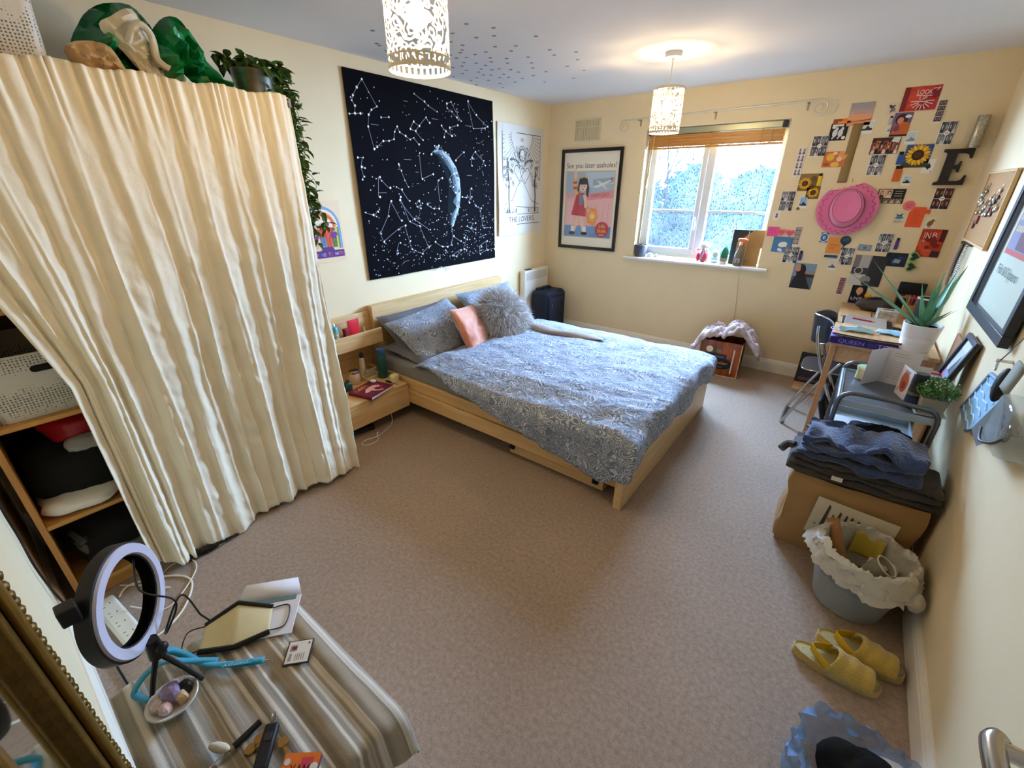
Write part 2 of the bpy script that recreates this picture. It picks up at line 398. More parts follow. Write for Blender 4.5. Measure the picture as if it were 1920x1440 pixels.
bs = thing('bare_shrub', 'leafless shrub with thin crossing branches outside the left pane', 'shrub', (-2.45, 7.3, -2.6))
rr = random.Random(9); br = MB()
def branch(p, d, ln, r, depth):
    pts = [p]; 
    for i in range(5):
        d = (d+Vector((rr.gauss(0, .16), rr.gauss(0, .12), rr.gauss(.02, .1)))).normalized(); q = pts[-1]+d*ln/5; q.y = max(-1.6, q.y); pts.append(q)
    br.tube(pts, [r*(1-.12*i) for i in range(6)], n=5)
    if depth:
        for k in range(3 if depth > 1 else 2):
            q = pts[rr.randint(2, 5)]; branch(q, (d+Vector((rr.gauss(0, .6), rr.gauss(0, .4), rr.gauss(.1, .45)))).normalized(), ln*rr.uniform(.55, .8), r*.6, depth-1)
for k in range(20):
    branch(Vector((rr.uniform(-1.0, .75), rr.uniform(-.3, .5), 0)), Vector((rr.gauss(0, .18), rr.gauss(0, .1), 1)).normalized(), rr.uniform(3.2, 4.4), .022, 3)
br.build('branches', BARK, bs)
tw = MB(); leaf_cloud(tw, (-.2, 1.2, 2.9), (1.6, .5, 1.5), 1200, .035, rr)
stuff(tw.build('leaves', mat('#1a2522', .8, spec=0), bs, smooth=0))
# ------------------------------------------------------------------ pendant lamps
def shade_mat(name, lower):
    m = bpy.data.materials.new(name); m.use_nodes = True; t = m.node_tree; t.nodes.clear()
    o = t.nodes.new('ShaderNodeOutputMaterial'); tc = t.nodes.new('ShaderNodeTexCoord')
    df = t.nodes.new('ShaderNodeBsdfDiffuse'); df.inputs[0].default_value = C('#f1ead2')+(1,)
    tl = t.nodes.new('ShaderNodeBsdfTranslucent'); tl.inputs[0].default_value = C('#fff3d0')+(1,)
    tr = t.nodes.new('ShaderNodeBsdfTransparent')
    mp = t.nodes.new('ShaderNodeMapping'); t.links.new(tc.outputs['Object'], mp.inputs[0])
    def stripes(scale, lo, hi):
        n = t.nodes.new('ShaderNodeTexNoise'); n.inputs['Scale'].default_value = scale; n.inputs['Detail'].default_value = 1.0
        t.links.new(mp.outputs[0], n.inputs['Vector'])
        m1 = t.nodes.new('ShaderNodeMath'); m1.operation = 'MULTIPLY'; m1.inputs[1].default_value = 6; t.links.new(n.outputs['Fac'], m1.inputs[0])
        m2 = t.nodes.new('ShaderNodeMath'); m2.operation = 'PINGPONG'; m2.inputs[1].default_value = .5; t.links.new(m1.outputs[0], m2.inputs[0])
        r = t.nodes.new('ShaderNodeValToRGB'); r.color_ramp.elements[0].position = lo; r.color_ramp.elements[1].position = hi; t.links.new(m2.outputs[0], r.inputs[0]); return r
    r = stripes(23, .13, .17)          # scrolling cut-outs
    m0 = t.nodes.new('ShaderNodeMixShader'); m0.inputs[0].default_value = .22
    t.links.new(df.outputs[0], m0.inputs[1]); t.links.new(tl.outputs[0], m0.inputs[2])
    m1 = t.nodes.new('ShaderNodeMixShader'); t.links.new(r.outputs[0], m1.inputs[0]); t.links.new(m0.outputs[0], m1.inputs[1]); t.links.new(tr.outputs[0], m1.inputs[2])
    t.links.new(m1.outputs[0], o.inputs[0]); return m
SHADE = shade_mat('cut_out_shade', 0); RIM = mat('#efe7cf', .5)
WHITE = mat('#f2efe8', .45)
def bulb_mat():
    m = bpy.data.materials.new('lit_bulb'); m.use_nodes = True; t = m.node_tree; t.nodes.clear()
    o = t.nodes.new('ShaderNodeOutputMaterial'); e = t.nodes.new('ShaderNodeEmission'); e.inputs[0].default_value = BULB_COLOUR+(1,); e.inputs[1].default_value = BULB_STRENGTH
    t.links.new(e.outputs[0], o.inputs[0]); return m
BULB = bulb_mat()
def pendant(x, y, label):
    t = thing('pendant_lamp', label, 'lamp', (x, y, H), group='pendant lamps under the ceiling')
    MB().lathe([(.052, 0), (.054, -.012), (.050, -.030), (.012, -.036)], 24).build('ceiling_rose', WHITE, t)
    MB().cyl((0, 0, -.034), (0, 0, -.235), .0035, n=8).build('flex', WHITE, t)
    MB().cyl((0, 0, -.205), (0, 0, -.275), .018, n=14).build('lamp_holder', WHITE, t)
    zt, zb_, r = -.192, -.458, .098
    s = MB(); n = 48
    s.grid(n, 1, lambda u, v: (r*math.cos(2*PI*u), r*math.sin(2*PI*u), zb_+.034+(zt-zb_-.05)*v)).build('lamp_shade', SHADE, t)
    # pierced lower band: a ring of slots
    MB().lathe([(r, zt-.016), (r+.001, zt-.016), (r+.001, zt), (r, zt)], 48, closed=True).build('top_rim', RIM, t)
    b = MB(); b.lathe([(r, zb_), (r+.001, zb_), (r+.001, zb_+.012), (r, zb_+.012)], 48, closed=True).lathe([(r, zb_+.030), (r+.001, zb_+.030), (r+.001, zb_+.036), (r, zb_+.036)], 48, closed=True)
    for k in range(30):
        a0 = 2*PI*k/30; a1 = a0+.10
        b.add([(r*math.cos(a0), r*math.sin(a0), zb_+.011), (r*math.cos(a1), r*math.sin(a1), zb_+.011), (r*math.cos(a1), r*math.sin(a1), zb_+.031), (r*math.cos(a0), r*math.sin(a0), zb_+.031)], [(0, 1, 2, 3)])
    for k in range(3):
        a = 2*PI*k/3+.4; MB().cyl((0, 0, zt-.02), (r*math.cos(a), r*math.sin(a), zt-.004), .0018, n=6).build('spoke', RIM, t)
    b.build('shade_rim', RIM, t)
    MB().ell((0, 0, -.315), (.030, .030, .036), 14, 10).build('bulb', BULB, t)
    return t
pendant(-1.27, 1.165, 'nearest pendant lamp with white cut-out cylinder shade, in front of the starry tapestry')
pendant(-1.25, 3.348, 'pendant lamp with white cut-out cylinder shade hanging before the window blind')
# glow-dot stickers on the ceiling
STICK = mat('#9a93a0', .6); dots = [(-1.963, 2.156), (-1.886, 2.291), (-1.971, 2.399), (-1.784, 2.553), (-2.131, 2.221), (-2.075, 2.362), (-2.241, 2.42), (-2.1, 2.564), (-1.988, 2.63), (-2.312, 2.492), (-2.364, 2.53), (-2.078, 2.7), (-1.865, 2.825), (-1.907, 2.945), (-1.755, 2.97), (-1.839, 3.136), (-1.985, 3.246), (-1.946, 3.423), (-2.473, 2.606), (-2.409, 2.637), (-2.316, 2.619), (-2.221, 2.617), (-2.288, 2.74), (-2.21, 2.821), (-2.073, 2.88), (-2.139, 3.017), (-2.513, 2.722), (-2.454, 2.785), (-2.347, 2.823), (-2.278, 2.918), (-2.671, 2.774), (-2.589, 2.784), (-2.445, 2.874), (-2.535, 2.931), (-2.649, 2.893), (-2.742, 2.95), (-2.612, 2.99), (-2.425, 3.007), (-2.374, 3.079), (-2.371, 3.172), (-2.212, 3.134), (-2.198, 3.289), (-2.344, 3.332), (-2.64, 3.079), (-2.598, 3.118), (-2.747, 3.121), (-2.732, 3.245), (-2.597, 3.226), (-2.532, 3.259), (-2.471, 3.361), (-2.137, 3.596), (-2.399, 3.572), (-2.856, 3.168), (-2.922, 3.309), (-2.73, 3.391), (-2.593, 3.425), (-2.814, 3.538), (-2.252, 2.328), (-2.454, 2.531), (-2.456, 1.919), (-2.636, 2.079), (-2.656, 2.115), (-2.71, 2.207), (-2.871, 2.981), (-2.503, 3.16), (-2.486, 2.995)]
rr = random.Random(3); d0 = None
DCOL = [mat('#8d8fa6', .6), mat('#a08a93', .6), mat('#7f97a2', .6)]
meshes = []
for k in range(3):
    o = MB().lathe([(.012, 0), (.0135, -.0006), (.0125, -.0016)], 14).build('dot_sticker', DCOL[k], loc=(dots[k][0], dots[k][1], H)); meshes.append(o)
    tag(o, 'small round dot sticker on the ceiling near the black tapestry', 'sticker', 'dot stickers scattered on the ceiling')
for i, (x, y) in enumerate(dots[3:]):
    c = meshes[i % 3].copy(); COL.objects.link(c); c.location = (x, y, H); c.scale = (1, 1, 1)
# ------------------------------------------------------------------ wood
def wood(name, light, dark, axis=0, s=5.):
    m, t, b = nt(name); tc = t.nodes.new('ShaderNodeTexCoord'); mp = t.nodes.new('ShaderNodeMapping')
    sc_ = [26, 26, 26]; sc_[axis] = 1.6; mp.inputs['Scale'].default_value = sc_
    t.links.new(tc.outputs['Object'], mp.inputs[0]); n = t.nodes.new('ShaderNodeTexNoise'); n.inputs['Scale'].default_value = 1.6; n.inputs['Detail'].default_value = 5; n.inputs['Distortion'].default_value = .6
    t.links.new(mp.outputs[0], n.inputs['Vector']); r = t.nodes.new('ShaderNodeValToRGB'); r.color_ramp.elements[0].position = .3; r.color_ramp.elements[1].position = .68
    r.color_ramp.elements[0].color = C(dark)+(1,); r.color_ramp.elements[1].color = C(light)+(1,); t.links.new(n.outputs['Fac'], r.inputs[0]); t.links.new(r.outputs[0], b.inputs['Base Color'])
    b.inputs['Roughness'].default_value = .38; b.inputs['Specular IOR Level'].default_value = .4; return m
BX, BY, BZ = wood('birch_x', '#d9b681', '#c79f66', 0), wood('birch_y', '#dcbc8a', '#c9a46d', 1), wood('birch_z', '#d2a970', '#bd9058', 2)
# ------------------------------------------------------------------ bed
bed = thing('bed', 'low birch-veneer double bed with panel headboard and underbed drawer', 'bed', (-2.95, 1.82, 0))
def B(name, m, x0, y0, z0, x1, y1, z1, par=bed, bev=.004):
    return bx(name, m, x0+2.95, y0-1.82, z0, x1+2.95, y1-1.82, z1, par, bev)
B('headboard', BY, -2.945, 1.955, .0, -2.88, 3.575, .755)
B('side_rail', BX, -2.88, 1.845, .118, -.70, 1.87, .218)
B('side_rail', BX, -2.88, 1.858, .22, -1.345, 1.882, .305)
B('side_rail', BX, -1.342, 1.858, .22, -.70, 1.882, .305)
B('side_rail', BX, -2.88, 3.36, .118, -.70, 3.385, .305)
B('footboard', BY, -.70, 1.82, 0, -.655, 3.388, .365)
ud = B('underbed_drawer', BX, -1.47, 1.90, .015, -.80, 1.925, .105)
ud2 = B('drawer_base', BX, -1.47, 1.925, .012, -.80, 2.6, .09)
for x in (-1.435, -.835):
    B('drawer_handle', mat('#16130f', .5), x-.03, 1.885, .05, x+.005, 1.903, .078, bed, .003)
B('slat_base', mat('#8d7350', .7), -2.87, 1.885, .19, -.71, 3.36, .215)
SHEET = mat('#85868a', .85, noise_amt=.06, scale=8, bump=.15, bscale=45)
mt = MB().box(-2.86, 1.885, .225, -.715, 3.35, .405).build('mattress', SHEET, bevel=.035)
tag(mt, 'mattress under a grey fitted sheet on the birch bed', 'mattress')
# paisley print
def paisley(name, base, base2, line, sc_=9., bump=.25):
    m, t, b = nt(name); tc = t.nodes.new('ShaderNodeTexCoord')
    def math_(op, a=None, v1=None, v2=None):
        n = t.nodes.new('ShaderNodeMath'); n.operation = op
        if a is not None: t.links.new(a, n.inputs[0])
        for i, v in ((1, v1), (2, v2)):
            if v is None: continue
            if isinstance(v, (int, float)): n.inputs[i].default_value = v
            else: t.links.new(v, n.inputs[i])
        return n.outputs[0]
    warp = t.nodes.new('ShaderNodeTexNoise'); warp.inputs['Scale'].default_value = sc_*.55; warp.inputs['Detail'].default_value = 1; t.links.new(tc.outputs['Object'], warp.inputs['Vector'])
    ad = t.nodes.new('ShaderNodeVectorMath'); ad.operation = 'MULTIPLY_ADD'; ad.inputs[1].default_value = (.22, .22, .22)
    t.links.new(warp.outputs['Color'], ad.inputs[0]); t.links.new(tc.outputs['Object'], ad.inputs[2])
    v = t.nodes.new('ShaderNodeTexVoronoi'); v.feature = 'SMOOTH_F1'; v.inputs['Smoothness'].default_value = .45; v.inputs['Scale'].default_value = sc_*.75; t.links.new(ad.outputs[0], v.inputs['Vector'])
    rings = math_('PINGPONG', math_('MULTIPLY', v.outputs['Distance'], 7.0), .5)
    n2 = t.nodes.new('ShaderNodeTexNoise'); n2.inputs['Scale'].default_value = sc_*1.7; n2.inputs['Detail'].default_value = 1.5; t.links.new(ad.outputs[0], n2.inputs['Vector'])
    curls = math_('PINGPONG', math_('MULTIPLY', n2.outputs['Fac'], 9.0), .5)
    r1 = t.nodes.new('ShaderNodeValToRGB'); r1.color_ramp.elements[0].position = .17; r1.color_ramp.elements[1].position = .25
    r1.color_ramp.elements[0].color = (1, 1, 1, 1); r1.color_ramp.elements[1].color = (0, 0, 0, 1); t.links.new(rings, r1.inputs[0])
    r2_ = t.nodes.new('ShaderNodeValToRGB'); r2_.color_ramp.elements[0].position = .09; r2_.color_ramp.elements[1].position = .17
    r2_.color_ramp.elements[0].color = (1, 1, 1, 1); r2_.color_ramp.elements[1].color = (0, 0, 0, 1); t.links.new(curls, r2_.inputs[0])
    big = t.nodes.new('ShaderNodeTexNoise'); big.inputs['Scale'].default_value = sc_*.5; t.links.new(tc.outputs['Object'], big.inputs['Vector'])
    rb = t.nodes.new('ShaderNodeValToRGB'); rb.color_ramp.elements[0].position = .47; rb.color_ramp.elements[1].position = .53; t.links.new(big.outputs['Fac'], rb.inputs[0])
    mx = t.nodes.new('ShaderNodeMix'); mx.data_type = 'FLOAT'; t.links.new(rb.outputs[0], mx.inputs[0]); t.links.new(r1.outputs[0], mx.inputs[2]); t.links.new(r2_.outputs[0], mx.inputs[3])
    c0 = t.nodes.new('ShaderNodeMix'); c0.data_type = 'RGBA'; c0.inputs[6].default_value = C(base)+(1,); c0.inputs[7].default_value = C(base2)+(1,); t.links.new(n2.outputs['Fac'], c0.inputs[0])
    c1 = t.nodes.new('ShaderNodeMix'); c1.data_type = 'RGBA'; c1.inputs[7].default_value = C(line)+(1,); t.links.new(c0.outputs[2], c1.inputs[6]); t.links.new(mx.outputs[0], c1.inputs[0])
    t.links.new(c1.outputs[2], b.inputs['Base Color']); b.inputs['Roughness'].default_value = .8; b.inputs['Specular IOR Level'].default_value = .2; b.inputs['Sheen Weight'].default_value = .1
    w_ = t.nodes.new('ShaderNodeTexNoise'); w_.inputs['Scale'].default_value = 14; w_.inputs['Detail'].default_value = 4; w_.inputs['Distortion'].default_value = 1.2; t.links.new(tc.outputs['Object'], w_.inputs['Vector'])
    bp = t.nodes.new('ShaderNodeBump'); bp.inputs['Strength'].default_value = bump; bp.inputs['Distance'].default_value = .03; t.links.new(w_.outputs['Fac'], bp.inputs['Height']); t.links.new(bp.outputs[0], b.inputs['Normal'])
    return m
PAIS = paisley('paisley_cotton', '#67707e', '#76829a', '#bfc4c8', 16, .35)
# duvet: flat top over the mattress, hem hanging lower and lower towards the foot
def duvet_pt(u, v):
    x = -2.33+u*1.79                                   # along the bed
    hem = .43-.225*max(0, x+2.17) if x < -.78 else .117+(x+.78)*.8
    near = max(.02, .455-hem)*1.02; far = .20
    wid = 3.37-1.878; tot = near+wid+far; s = v*tot
    y0 = 1.878+.008*math.sin(x*5.1)
    def roll(s_, edge, sgn):                            # past an edge: a rounded corner then straight down
        R_ = .05; q = min(s_, R_*PI/2); a = q/R_
        return edge+sgn*R_*math.sin(a), -(R_*(1-math.cos(a)))-(s_-q)
    dz = 0
    if s < near: y, dz = roll(near-s, y0, -1)
    elif s > near+wid: y, dz = roll(s-near-wid, 3.37, 1)
    else: y = y0+(s-near)*(3.37-y0)/wid
    z = .445+dz
    fx = -.715
    if x > fx:                                          # over the foot end
        ex, dd = roll(x-fx, fx+.045, 1); 
        z = min(z, .445+dd+.02*math.sin(y*9)) if dz > -.05 else z-.1*(x-fx)
        x = min(ex, -.60) + .012*math.sin(y*14+1)
    inner = max(0, min(1, (s-near)/.2))*max(0, min(1, (near+wid-s)/.2))
    puff = .035*inner*(1-abs(2*u-1)**6)
    p = Vector((x, y, z+puff))
    # wrinkles: long pulls running towards the foot plus crumple
    wv = math.sin((y*1.5-x*.9)*15+4*fbm((x, y, 0), 1.7, 2))*.003*(.3+.7*u)
    q_ = math.atan2(y-2.35, x+.45); rd = math.hypot(y-2.35, x+.45); cr = fbm((x*1.0, y*1.4, z), 3.2, 5)*.012+fbm((x, y, z), 13, 8)*.003+abs(math.sin(q_*13+3*fbm((x, y, 0), 1.5, 6)))*.009*max(0, 1-rd/1.1)
    p.z += (wv+cr)*(1 if dz > -.04 else .25)
    if dz < -.04: p.y -= abs(fbm((x*3, 0, z*.4), 3.2, 3))*.035*(1 if s < near else -1)+.006
    if u < .03: p.z -= .028*(1-u/.03)
    return p
dv = MB().grid(150, 130, duvet_pt).build('duvet', PAIS, smooth=80, solid=.008)
tag(dv, 'rumpled blue-grey paisley duvet spread over the bed, its corner hanging at the foot', 'duvet')
fold = MB()
def fold_pt(u, v):
    x = -2.20+.80*u; a = 2*PI*v; taper = math.sin(PI*min(1, max(.02, u*.94+.06)))**.5
    return Vector((x, 2.99+.05*u+.062*taper*math.cos(a)+.02*math.sin(x*8), .492+.028*taper*math.sin(a)+.006*math.sin(x*15+a)))
fold.grid(40, 14, fold_pt, wrap=False)
fo = fold.build('turned_back_edge', mat('#9b9088', .85, noise_amt=.08, scale=9, bump=.3, bscale=25), dv, smooth=80)
# pillows and cushions
def pillow(name, w, h, t, m, loc, rot, label, cat='pillow', group=None, seed=1, crumple=.012, pinch=.55):
    mb = MB()
    def f(u, v, sg):
        a, b = 2*u-1, 2*v-1; k = max(0, (1-abs(a)**2.6))*max(0, (1-abs(b)**2.6)); px = a*w/2*(1-.05*(1-abs(b)**2)*(abs(a))); py = b*h/2*(1-.06*(1-abs(a)**2)*abs(b))
        c = fbm((a*1.3, b*1.3, sg), 1.9, seed)*crumple*(.3+k)+fbm((a, b, sg), 5, seed)*crumple*.35
        return Vector((px, py, sg*t/2*k**pinch+c))
    mb.grid(26, 22, lambda u, v: f(u, v, 1)); mb.grid(26, 22, lambda u, v: f(1-u, v, -1))
    o = mb.build(name, m, loc=loc, rot=rot, smooth=80, merge=True)
    return tag(o, label, cat, group)
PAISP = paisley('paisley_pillow', '#6b7482', '#7a8698', '#b8bdc2', 17, .25)
GREYC = mat('#6e7078', .85, noise_amt=.08, scale=10, bump=.25, bscale=30)
# local x = width along the bed head, local y = height, tipped back on the headboard
def tip(rx, rz): return (rx, 0, rz)
pillow('pillow', .72, .46, .17, GREYC, (-2.66, 2.31, .53), tip(math.radians(40), PI/2), 'plain dark grey pillow behind the near paisley pillow', seed=3)
pillow('pillow', .74, .50, .16, PAISP, (-2.52, 2.31, .535), (math.radians(38), math.radians(-4), PI/2+.10), 'paisley pillow nearest the bedside shelf, grey pillow behind it', seed=5)
pillow('pillow', .76, .50, .17, PAISP, (-2.60, 3.16, .545), (math.radians(44), 0, PI/2-.03), 'paisley pillow at the suitcase end of the headboard', seed=9)
pillow('pillow', .70, .46, .14, GREYC, (-2.52, 2.26, .435), (math.radians(8), 0, PI/2+.04), 'flat grey pillow at the bottom under the near paisley pillow', seed=13)
pillow('cushion', .40, .40, .12, mat('#d98a5d', .6, noise_amt=.2, scale=6, dark='#bd6a44', sheen=.8, bump=.15, bscale=12), (-2.29, 2.47, .56), (math.radians(60), math.radians(6), PI/2+.28), 'square orange velvet cushion against the paisley pillows', 'cushion', seed=21)
pillow('cushion', .36, .30, .10, mat('#dba79a', .6, sheen=.5), (-2.45, 3.03, .56), (math.radians(62), 0, PI/2-.1), 'pink cushion mostly hidden behind the grey fur cushion', 'cushion', seed=25)
fc = thing('fur_cushion', 'fluffy long-haired grey fur cushion in front of the pillows', 'cushion', (-2.26, 2.83, .58), rot=(math.radians(52), math.radians(0), PI/2-.1))
MB().ell((0, 0, 0), (.215, .205, .085), 20, 14).build('cushion_body', mat('#b3aca5', .9), fc, smooth=80)
hair = MB(); rr = random.Random(6)
for i in range(4600):
    a = rr.uniform(0, 2*PI); r = math.sqrt(rr.uniform(0, 1)); z = math.sqrt(max(0, 1-r*r)); sgn = 1 if rr.random() < .8 else -1
    base = Vector((.215*r*math.cos(a), .205*r*math.sin(a), .085*z*sgn)); out = Vector((math.cos(a)*(r+.15), math.sin(a)*(r+.15), .55*z*sgn)).normalized()
    ln = rr.uniform(.085, .135); wd = rr.uniform(.0016, .0032); side = out.cross(Vector((rr.gauss(0, 1), rr.gauss(0, 1), rr.gauss(0, 1)))).normalized()*wd
    drift = Vector((rr.gauss(0, .3), rr.gauss(0, .3)-.5, rr.gauss(0, .3)-.15)); p1 = base+out*ln*.5; p2 = base+(out*.75+drift*.5).normalized()*ln
    hair.add([base-side, base+side, p1+side*.8, p1-side*.8, p2], [(0, 1, 2, 3), (3, 2, 4)])
stuff(hair.build('fur', mat('#cbc4bd', .7, noise_amt=.22, scale=30, sheen=.4), fc, smooth=0))
# ------------------------------------------------------------------ bedside shelf unit hung on the bed head
ns = thing('bedside_unit', 'birch bedside drawer with back panel and narrow shelf beside the bed', 'bedside unit', (-2.95, 1.37, 0))
def N(name, m, x0, y0, z0, x1, y1, z1, bev=.003): return bx(name, m, x0+2.95, y0-1.37, z0, x1+2.95, y1-1.37, z1, ns, bev)
N('back_panel', BY, -2.945, 1.30, .10, -2.922, 1.953, .715)
N('shelf', BY, -2.922, 1.34, .512, -2.765, 1.935, .527)
N('shelf_lip', BY, -2.765, 1.34, .505, -2.748, 1.935, .618)
N('top', BY, -2.922, 1.335, .262, -2.385, 1.842, .280)
N('drawer_front', BY, -2.402, 1.335, .098, -2.383, 1.842, .260)
N('side_panel', BX, -2.922, 1.335, .098, -2.404, 1.352, .261); N('side_panel', BX, -2.922, 1.825, .098, -2.404, 1.841, .261)
N('bottom', BX, -2.922, 1.352, .098, -2.404, 1.825, .112)
T0 = .2802; S0 = .5272
def can(x, y, z, label):
    t = thing('spray_can', label, 'spray can', (x, y, z))
    MB().lathe([(.024, 0), (.026, .004), (.026, .142), (.022, .152), (.012, .157)], 20).build('can_body', mat('#4aa3b0', .35, .2), t)
    MB().lathe([(.0265, .03), (.0265, .115)], 20, closed=True).build('paper_band', mat('#c9c6a0', .5, noise_amt=.5, scale=90, dark='#586a5c'), t)
    MB().lathe([(.010, .156), (.011, .172), (.006, .176), (.0055, .184), (0, .185)], 12).build('nozzle', WHITE, t)
can(-2.85, 1.60, S0, 'teal spray can with white nozzle on the narrow bedside shelf')
t = thing('bottle', 'dark grey bottle on the bedside shelf behind the teal spray can', 'bottle', (-2.87, 1.545, S0))
MB().lathe([(.024, 0), (.026, .01), (.025, .10), (.018, .12), (.012, .124)], 18).build('bottle_body', mat('#3c4348', .4), t); MB().lathe([(.012, .124), (.012, .140), (0, .142)], 14).build('cap', mat('#23282b', .4), t)
t = thing('bottle', 'small green bottle on the bedside shelf tucked by the curtain', 'bottle', (-2.80, 1.545, S0))
MB().lathe([(.020, 0), (.022, .006), (.021, .055), (.010, .07)], 16).build('bottle_body', mat('#2c8a6a', .3), t); MB().lathe([(.010, .07), (.010, .083), (0, .084)], 12).build('cap', WHITE, t)
t = thing('foil_pouch', 'red and white foil pouch standing on the narrow bedside shelf', 'packet', (-2.845, 1.755, S0), rz=PI/2+.12)
pm = MB()
for sg in (1, -1):
    pm.grid(8, 10, lambda u, v, sg=sg: Vector((-.052+.104*u, -sg*(.020*(1-v)**.7*(1-abs(2*u-1)**3)+.002), .175*v)))
pm.build('pouch_body', mat('#c8202a', .25, spec=.6), t, smooth=60)
a = Art(.07, .05, '#f0e9e6', .001); a.rect(.01, .008, .06, .03, '#b9b4b8'); a.disc(.035, .02, .014, '#f6f4f4'); a.v = [(x-.035, -(z+.0245), y+.012) for x, y, z in a.v]; a.build('print', print_mat(.4), t, smooth=0, colors=True)
t = thing('carton', 'small dark red carton leaning beside the red pouch', 'box', (-2.85, 1.695, S0), rz=.1)
bx('carton_body', mat('#7c1c20', .5), -.018, -.022, 0, .018, .022, .115, t, .002); bx('lid_flap', mat('#93262a', .5), -.019, -.023, .115, .019, .023, .119, t, .001)
t = thing('tube', 'small white and grey tube standing beside the red pouch', 'tube', (-2.84, 1.842, S0))
MB().cyl((0, 0, 0), (0, 0, .02), .012, n=12).build('cap', mat('#3c3a38', .4), t); MB().grid(12, 4, lambda u, v: Vector((.013*math.cos(2*PI*u), .013*(1-v)*math.sin(2*PI*u)+.0, .02+.085*v))).build('tube_body', WHITE, t)
tag(MB().ell((0, 0, .012), (.020, .020, .013), 14, 8).build('cotton_ball', mat('#efeae2', .9), loc=(-2.835, 1.905, S0)), 'white cotton ball at the bed end of the narrow shelf', 'cotton ball')
t = thing('water_bottle', 'dark green and blue water bottle standing on the bedside drawer', 'bottle', (-2.615, 1.80, T0))
MB().lathe([(.030, 0), (.034, .006), (.036, .05), (.037, .13), (.036, .175), (.031, .19)], 24).build('bottle_body', mat('#1d4d47', .3, spec=.5), t)
MB().lathe([(.031, .19), (.033, .196), (.033, .222), (.029, .230), (.0, .231)], 24).build('cap', mat('#1f4b78', .3), t)
t = thing('lotion_bottle', 'white lotion bottle with navy cap leaning on the bedside back panel', 'bottle', (-2.77, 1.725, T0), rot=(-.12, -.08, 0))
MB().lathe([(.024, 0), (.026, .005), (.025, .09), (.020, .128), (.014, .14)], 18, sx=1.2, sy=.75).build('bottle_body', mat('#dcd2bf', .4, noise_amt=.12, scale=40), t); MB().lathe([(.014, .14), (.015, .142), (.013, .178), (0, .18)], 16).build('cap', mat('#1c2250', .4), t)
t = thing('glass_jar', 'squat glass jar with silver lid of pale powder on the bedside drawer', 'jar', (-2.69, 1.605, T0))
MB().lathe([(.035, 0), (.042, .01), (.044, .05), (.037, .078), (.034, .082)], 24).build('jar_body', mat('#d9b79c', .15, spec=.6, noise_amt=.15, scale=20), t); MB().lathe([(.036, .082), (.037, .098), (.033, .102), (0, .103)], 24).build('lid', mat('#b7b9bb', .25, 1.), t)
t = thing('gift_box', 'open cream trinket box with grey insert on the bedside drawer', 'box', (-2.675, 1.735, T0), rz=.15)
MB().box(-.03, -.065, 0, .03, .065, .004).box(-.03, -.065, 0, -.027, .065, .028).box(.027, -.065, 0, .03, .065, .028).box(-.03, -.065, 0, .03, -.062, .028).box(-.03, .062, 0, .03, .065, .028).build('box_base', mat('#d7c795', .6), t)
bx('insert', mat('#9b9188', .8), -.026, -.061, .004, .026, .061, .02, t, .001); bx('lid', mat('#c9bfae', .5), -.05, -.01, .0, -.032, .09, .05, t, .002)
t = thing('book', 'maroon hardback with pink hands on its cover, on the bedside drawer', 'book', (-2.345, 1.500, T0), rz=math.radians(104))
bw, bh = .235, .205
bx('pages', mat('#efe7dc', .8), .004, .004, .002, bw-.003, bh-.004, .020, t, .001); bx('cover', mat('#6b1a33', .4), 0, 0, 0, bw, bh, .0025, t, .001); bx('spine', mat('#6b1a33', .4), 0, 0, 0, .004, bh, .0225, t, .001)
a = Art(.20, .17, '#6b1a33', .0025); a.rect(.012, .115, .09, .16, '#7a2030')
for i, (x, y, s_) in enumerate(((.03, .14, '-'), (.05, .14, 'C'), (.07, .14, 'A'))): a.text('CACTUS'[i*2:i*2+2], .02+i*.028, .122, .030, '#d79a2c')
for cx, cy_, rt in ((.075, .085, .5), (.125, .09, -.3)):
    a.disc(cx, cy_, .034, '#e5a58b', .018, rot=rt); a.disc(cx-.03, cy_-.012, .012, '#e5a58b', .007, rot=rt); a.disc(cx+.022, cy_-.02, .018, '#dc9a82', .007, rot=rt+.9)
a.line([(.08, .07), (.10, .03), (.125, .012)], .014, '#e0a08a'); a.disc(.155, .055, .014, '#9b3a68', .009); a.disc(.16, .09, .010, '#8f3560', .012); a.disc(.13, .035, .012, '#a8497a', .006); a.disc(.05, .04, .012, '#8a2a4c', .01)
a.v = [(x*1.17, y*1.2, z) for x, y, z in a.v]; a.xf(Matrix.Translation((0, 0, .0205))); a.build('cover_art', print_mat(.35), t, smooth=0, colors=True)
tag(MB().box(-.019, -.016, 0, .019, .016, .017).build('earbud_case', mat('#eeeeee', .25), bevel=.006, loc=(-2.555, 1.665, T0+.0235), rot=(0, 0, .3)), 'small white earbud case lying on the maroon book', 'case')
t = thing('tub', 'cream half-round tub on the bedside drawer by the water bottle', 'tub', (-2.475, 1.80, T0), rz=1.9)
pts = [(.038*math.cos(a_*PI/14), .038*math.sin(a_*PI/14)) for a_ in range(15)]
MB().prism(pts+[(-.038, -.012), (.038, -.012)], 0, .048).build('tub_body', mat('#e4d6a8', .5), t, bevel=.003); MB().prism([(x*.93, y*.93+.001) for x, y in pts]+[(-.035, -.009), (.035, -.009)], .048, .052).build('lid', mat('#eadfb8', .5), t)
t = thing('make_up_pencil', 'black make-up pencil lying beside the cream tub', 'pencil', (-2.47, 1.765, T0+.008), rz=math.radians(8))
MB().cyl((-.055, 0, 0), (0, 0, 0), .008, n=12).build('cap', mat('#17130f', .35), t); MB().cyl((0, 0, -.002), (.055, 0, -.003), .005, .0025, n=10).build('pencil_body', mat('#8d7648', .4), t)
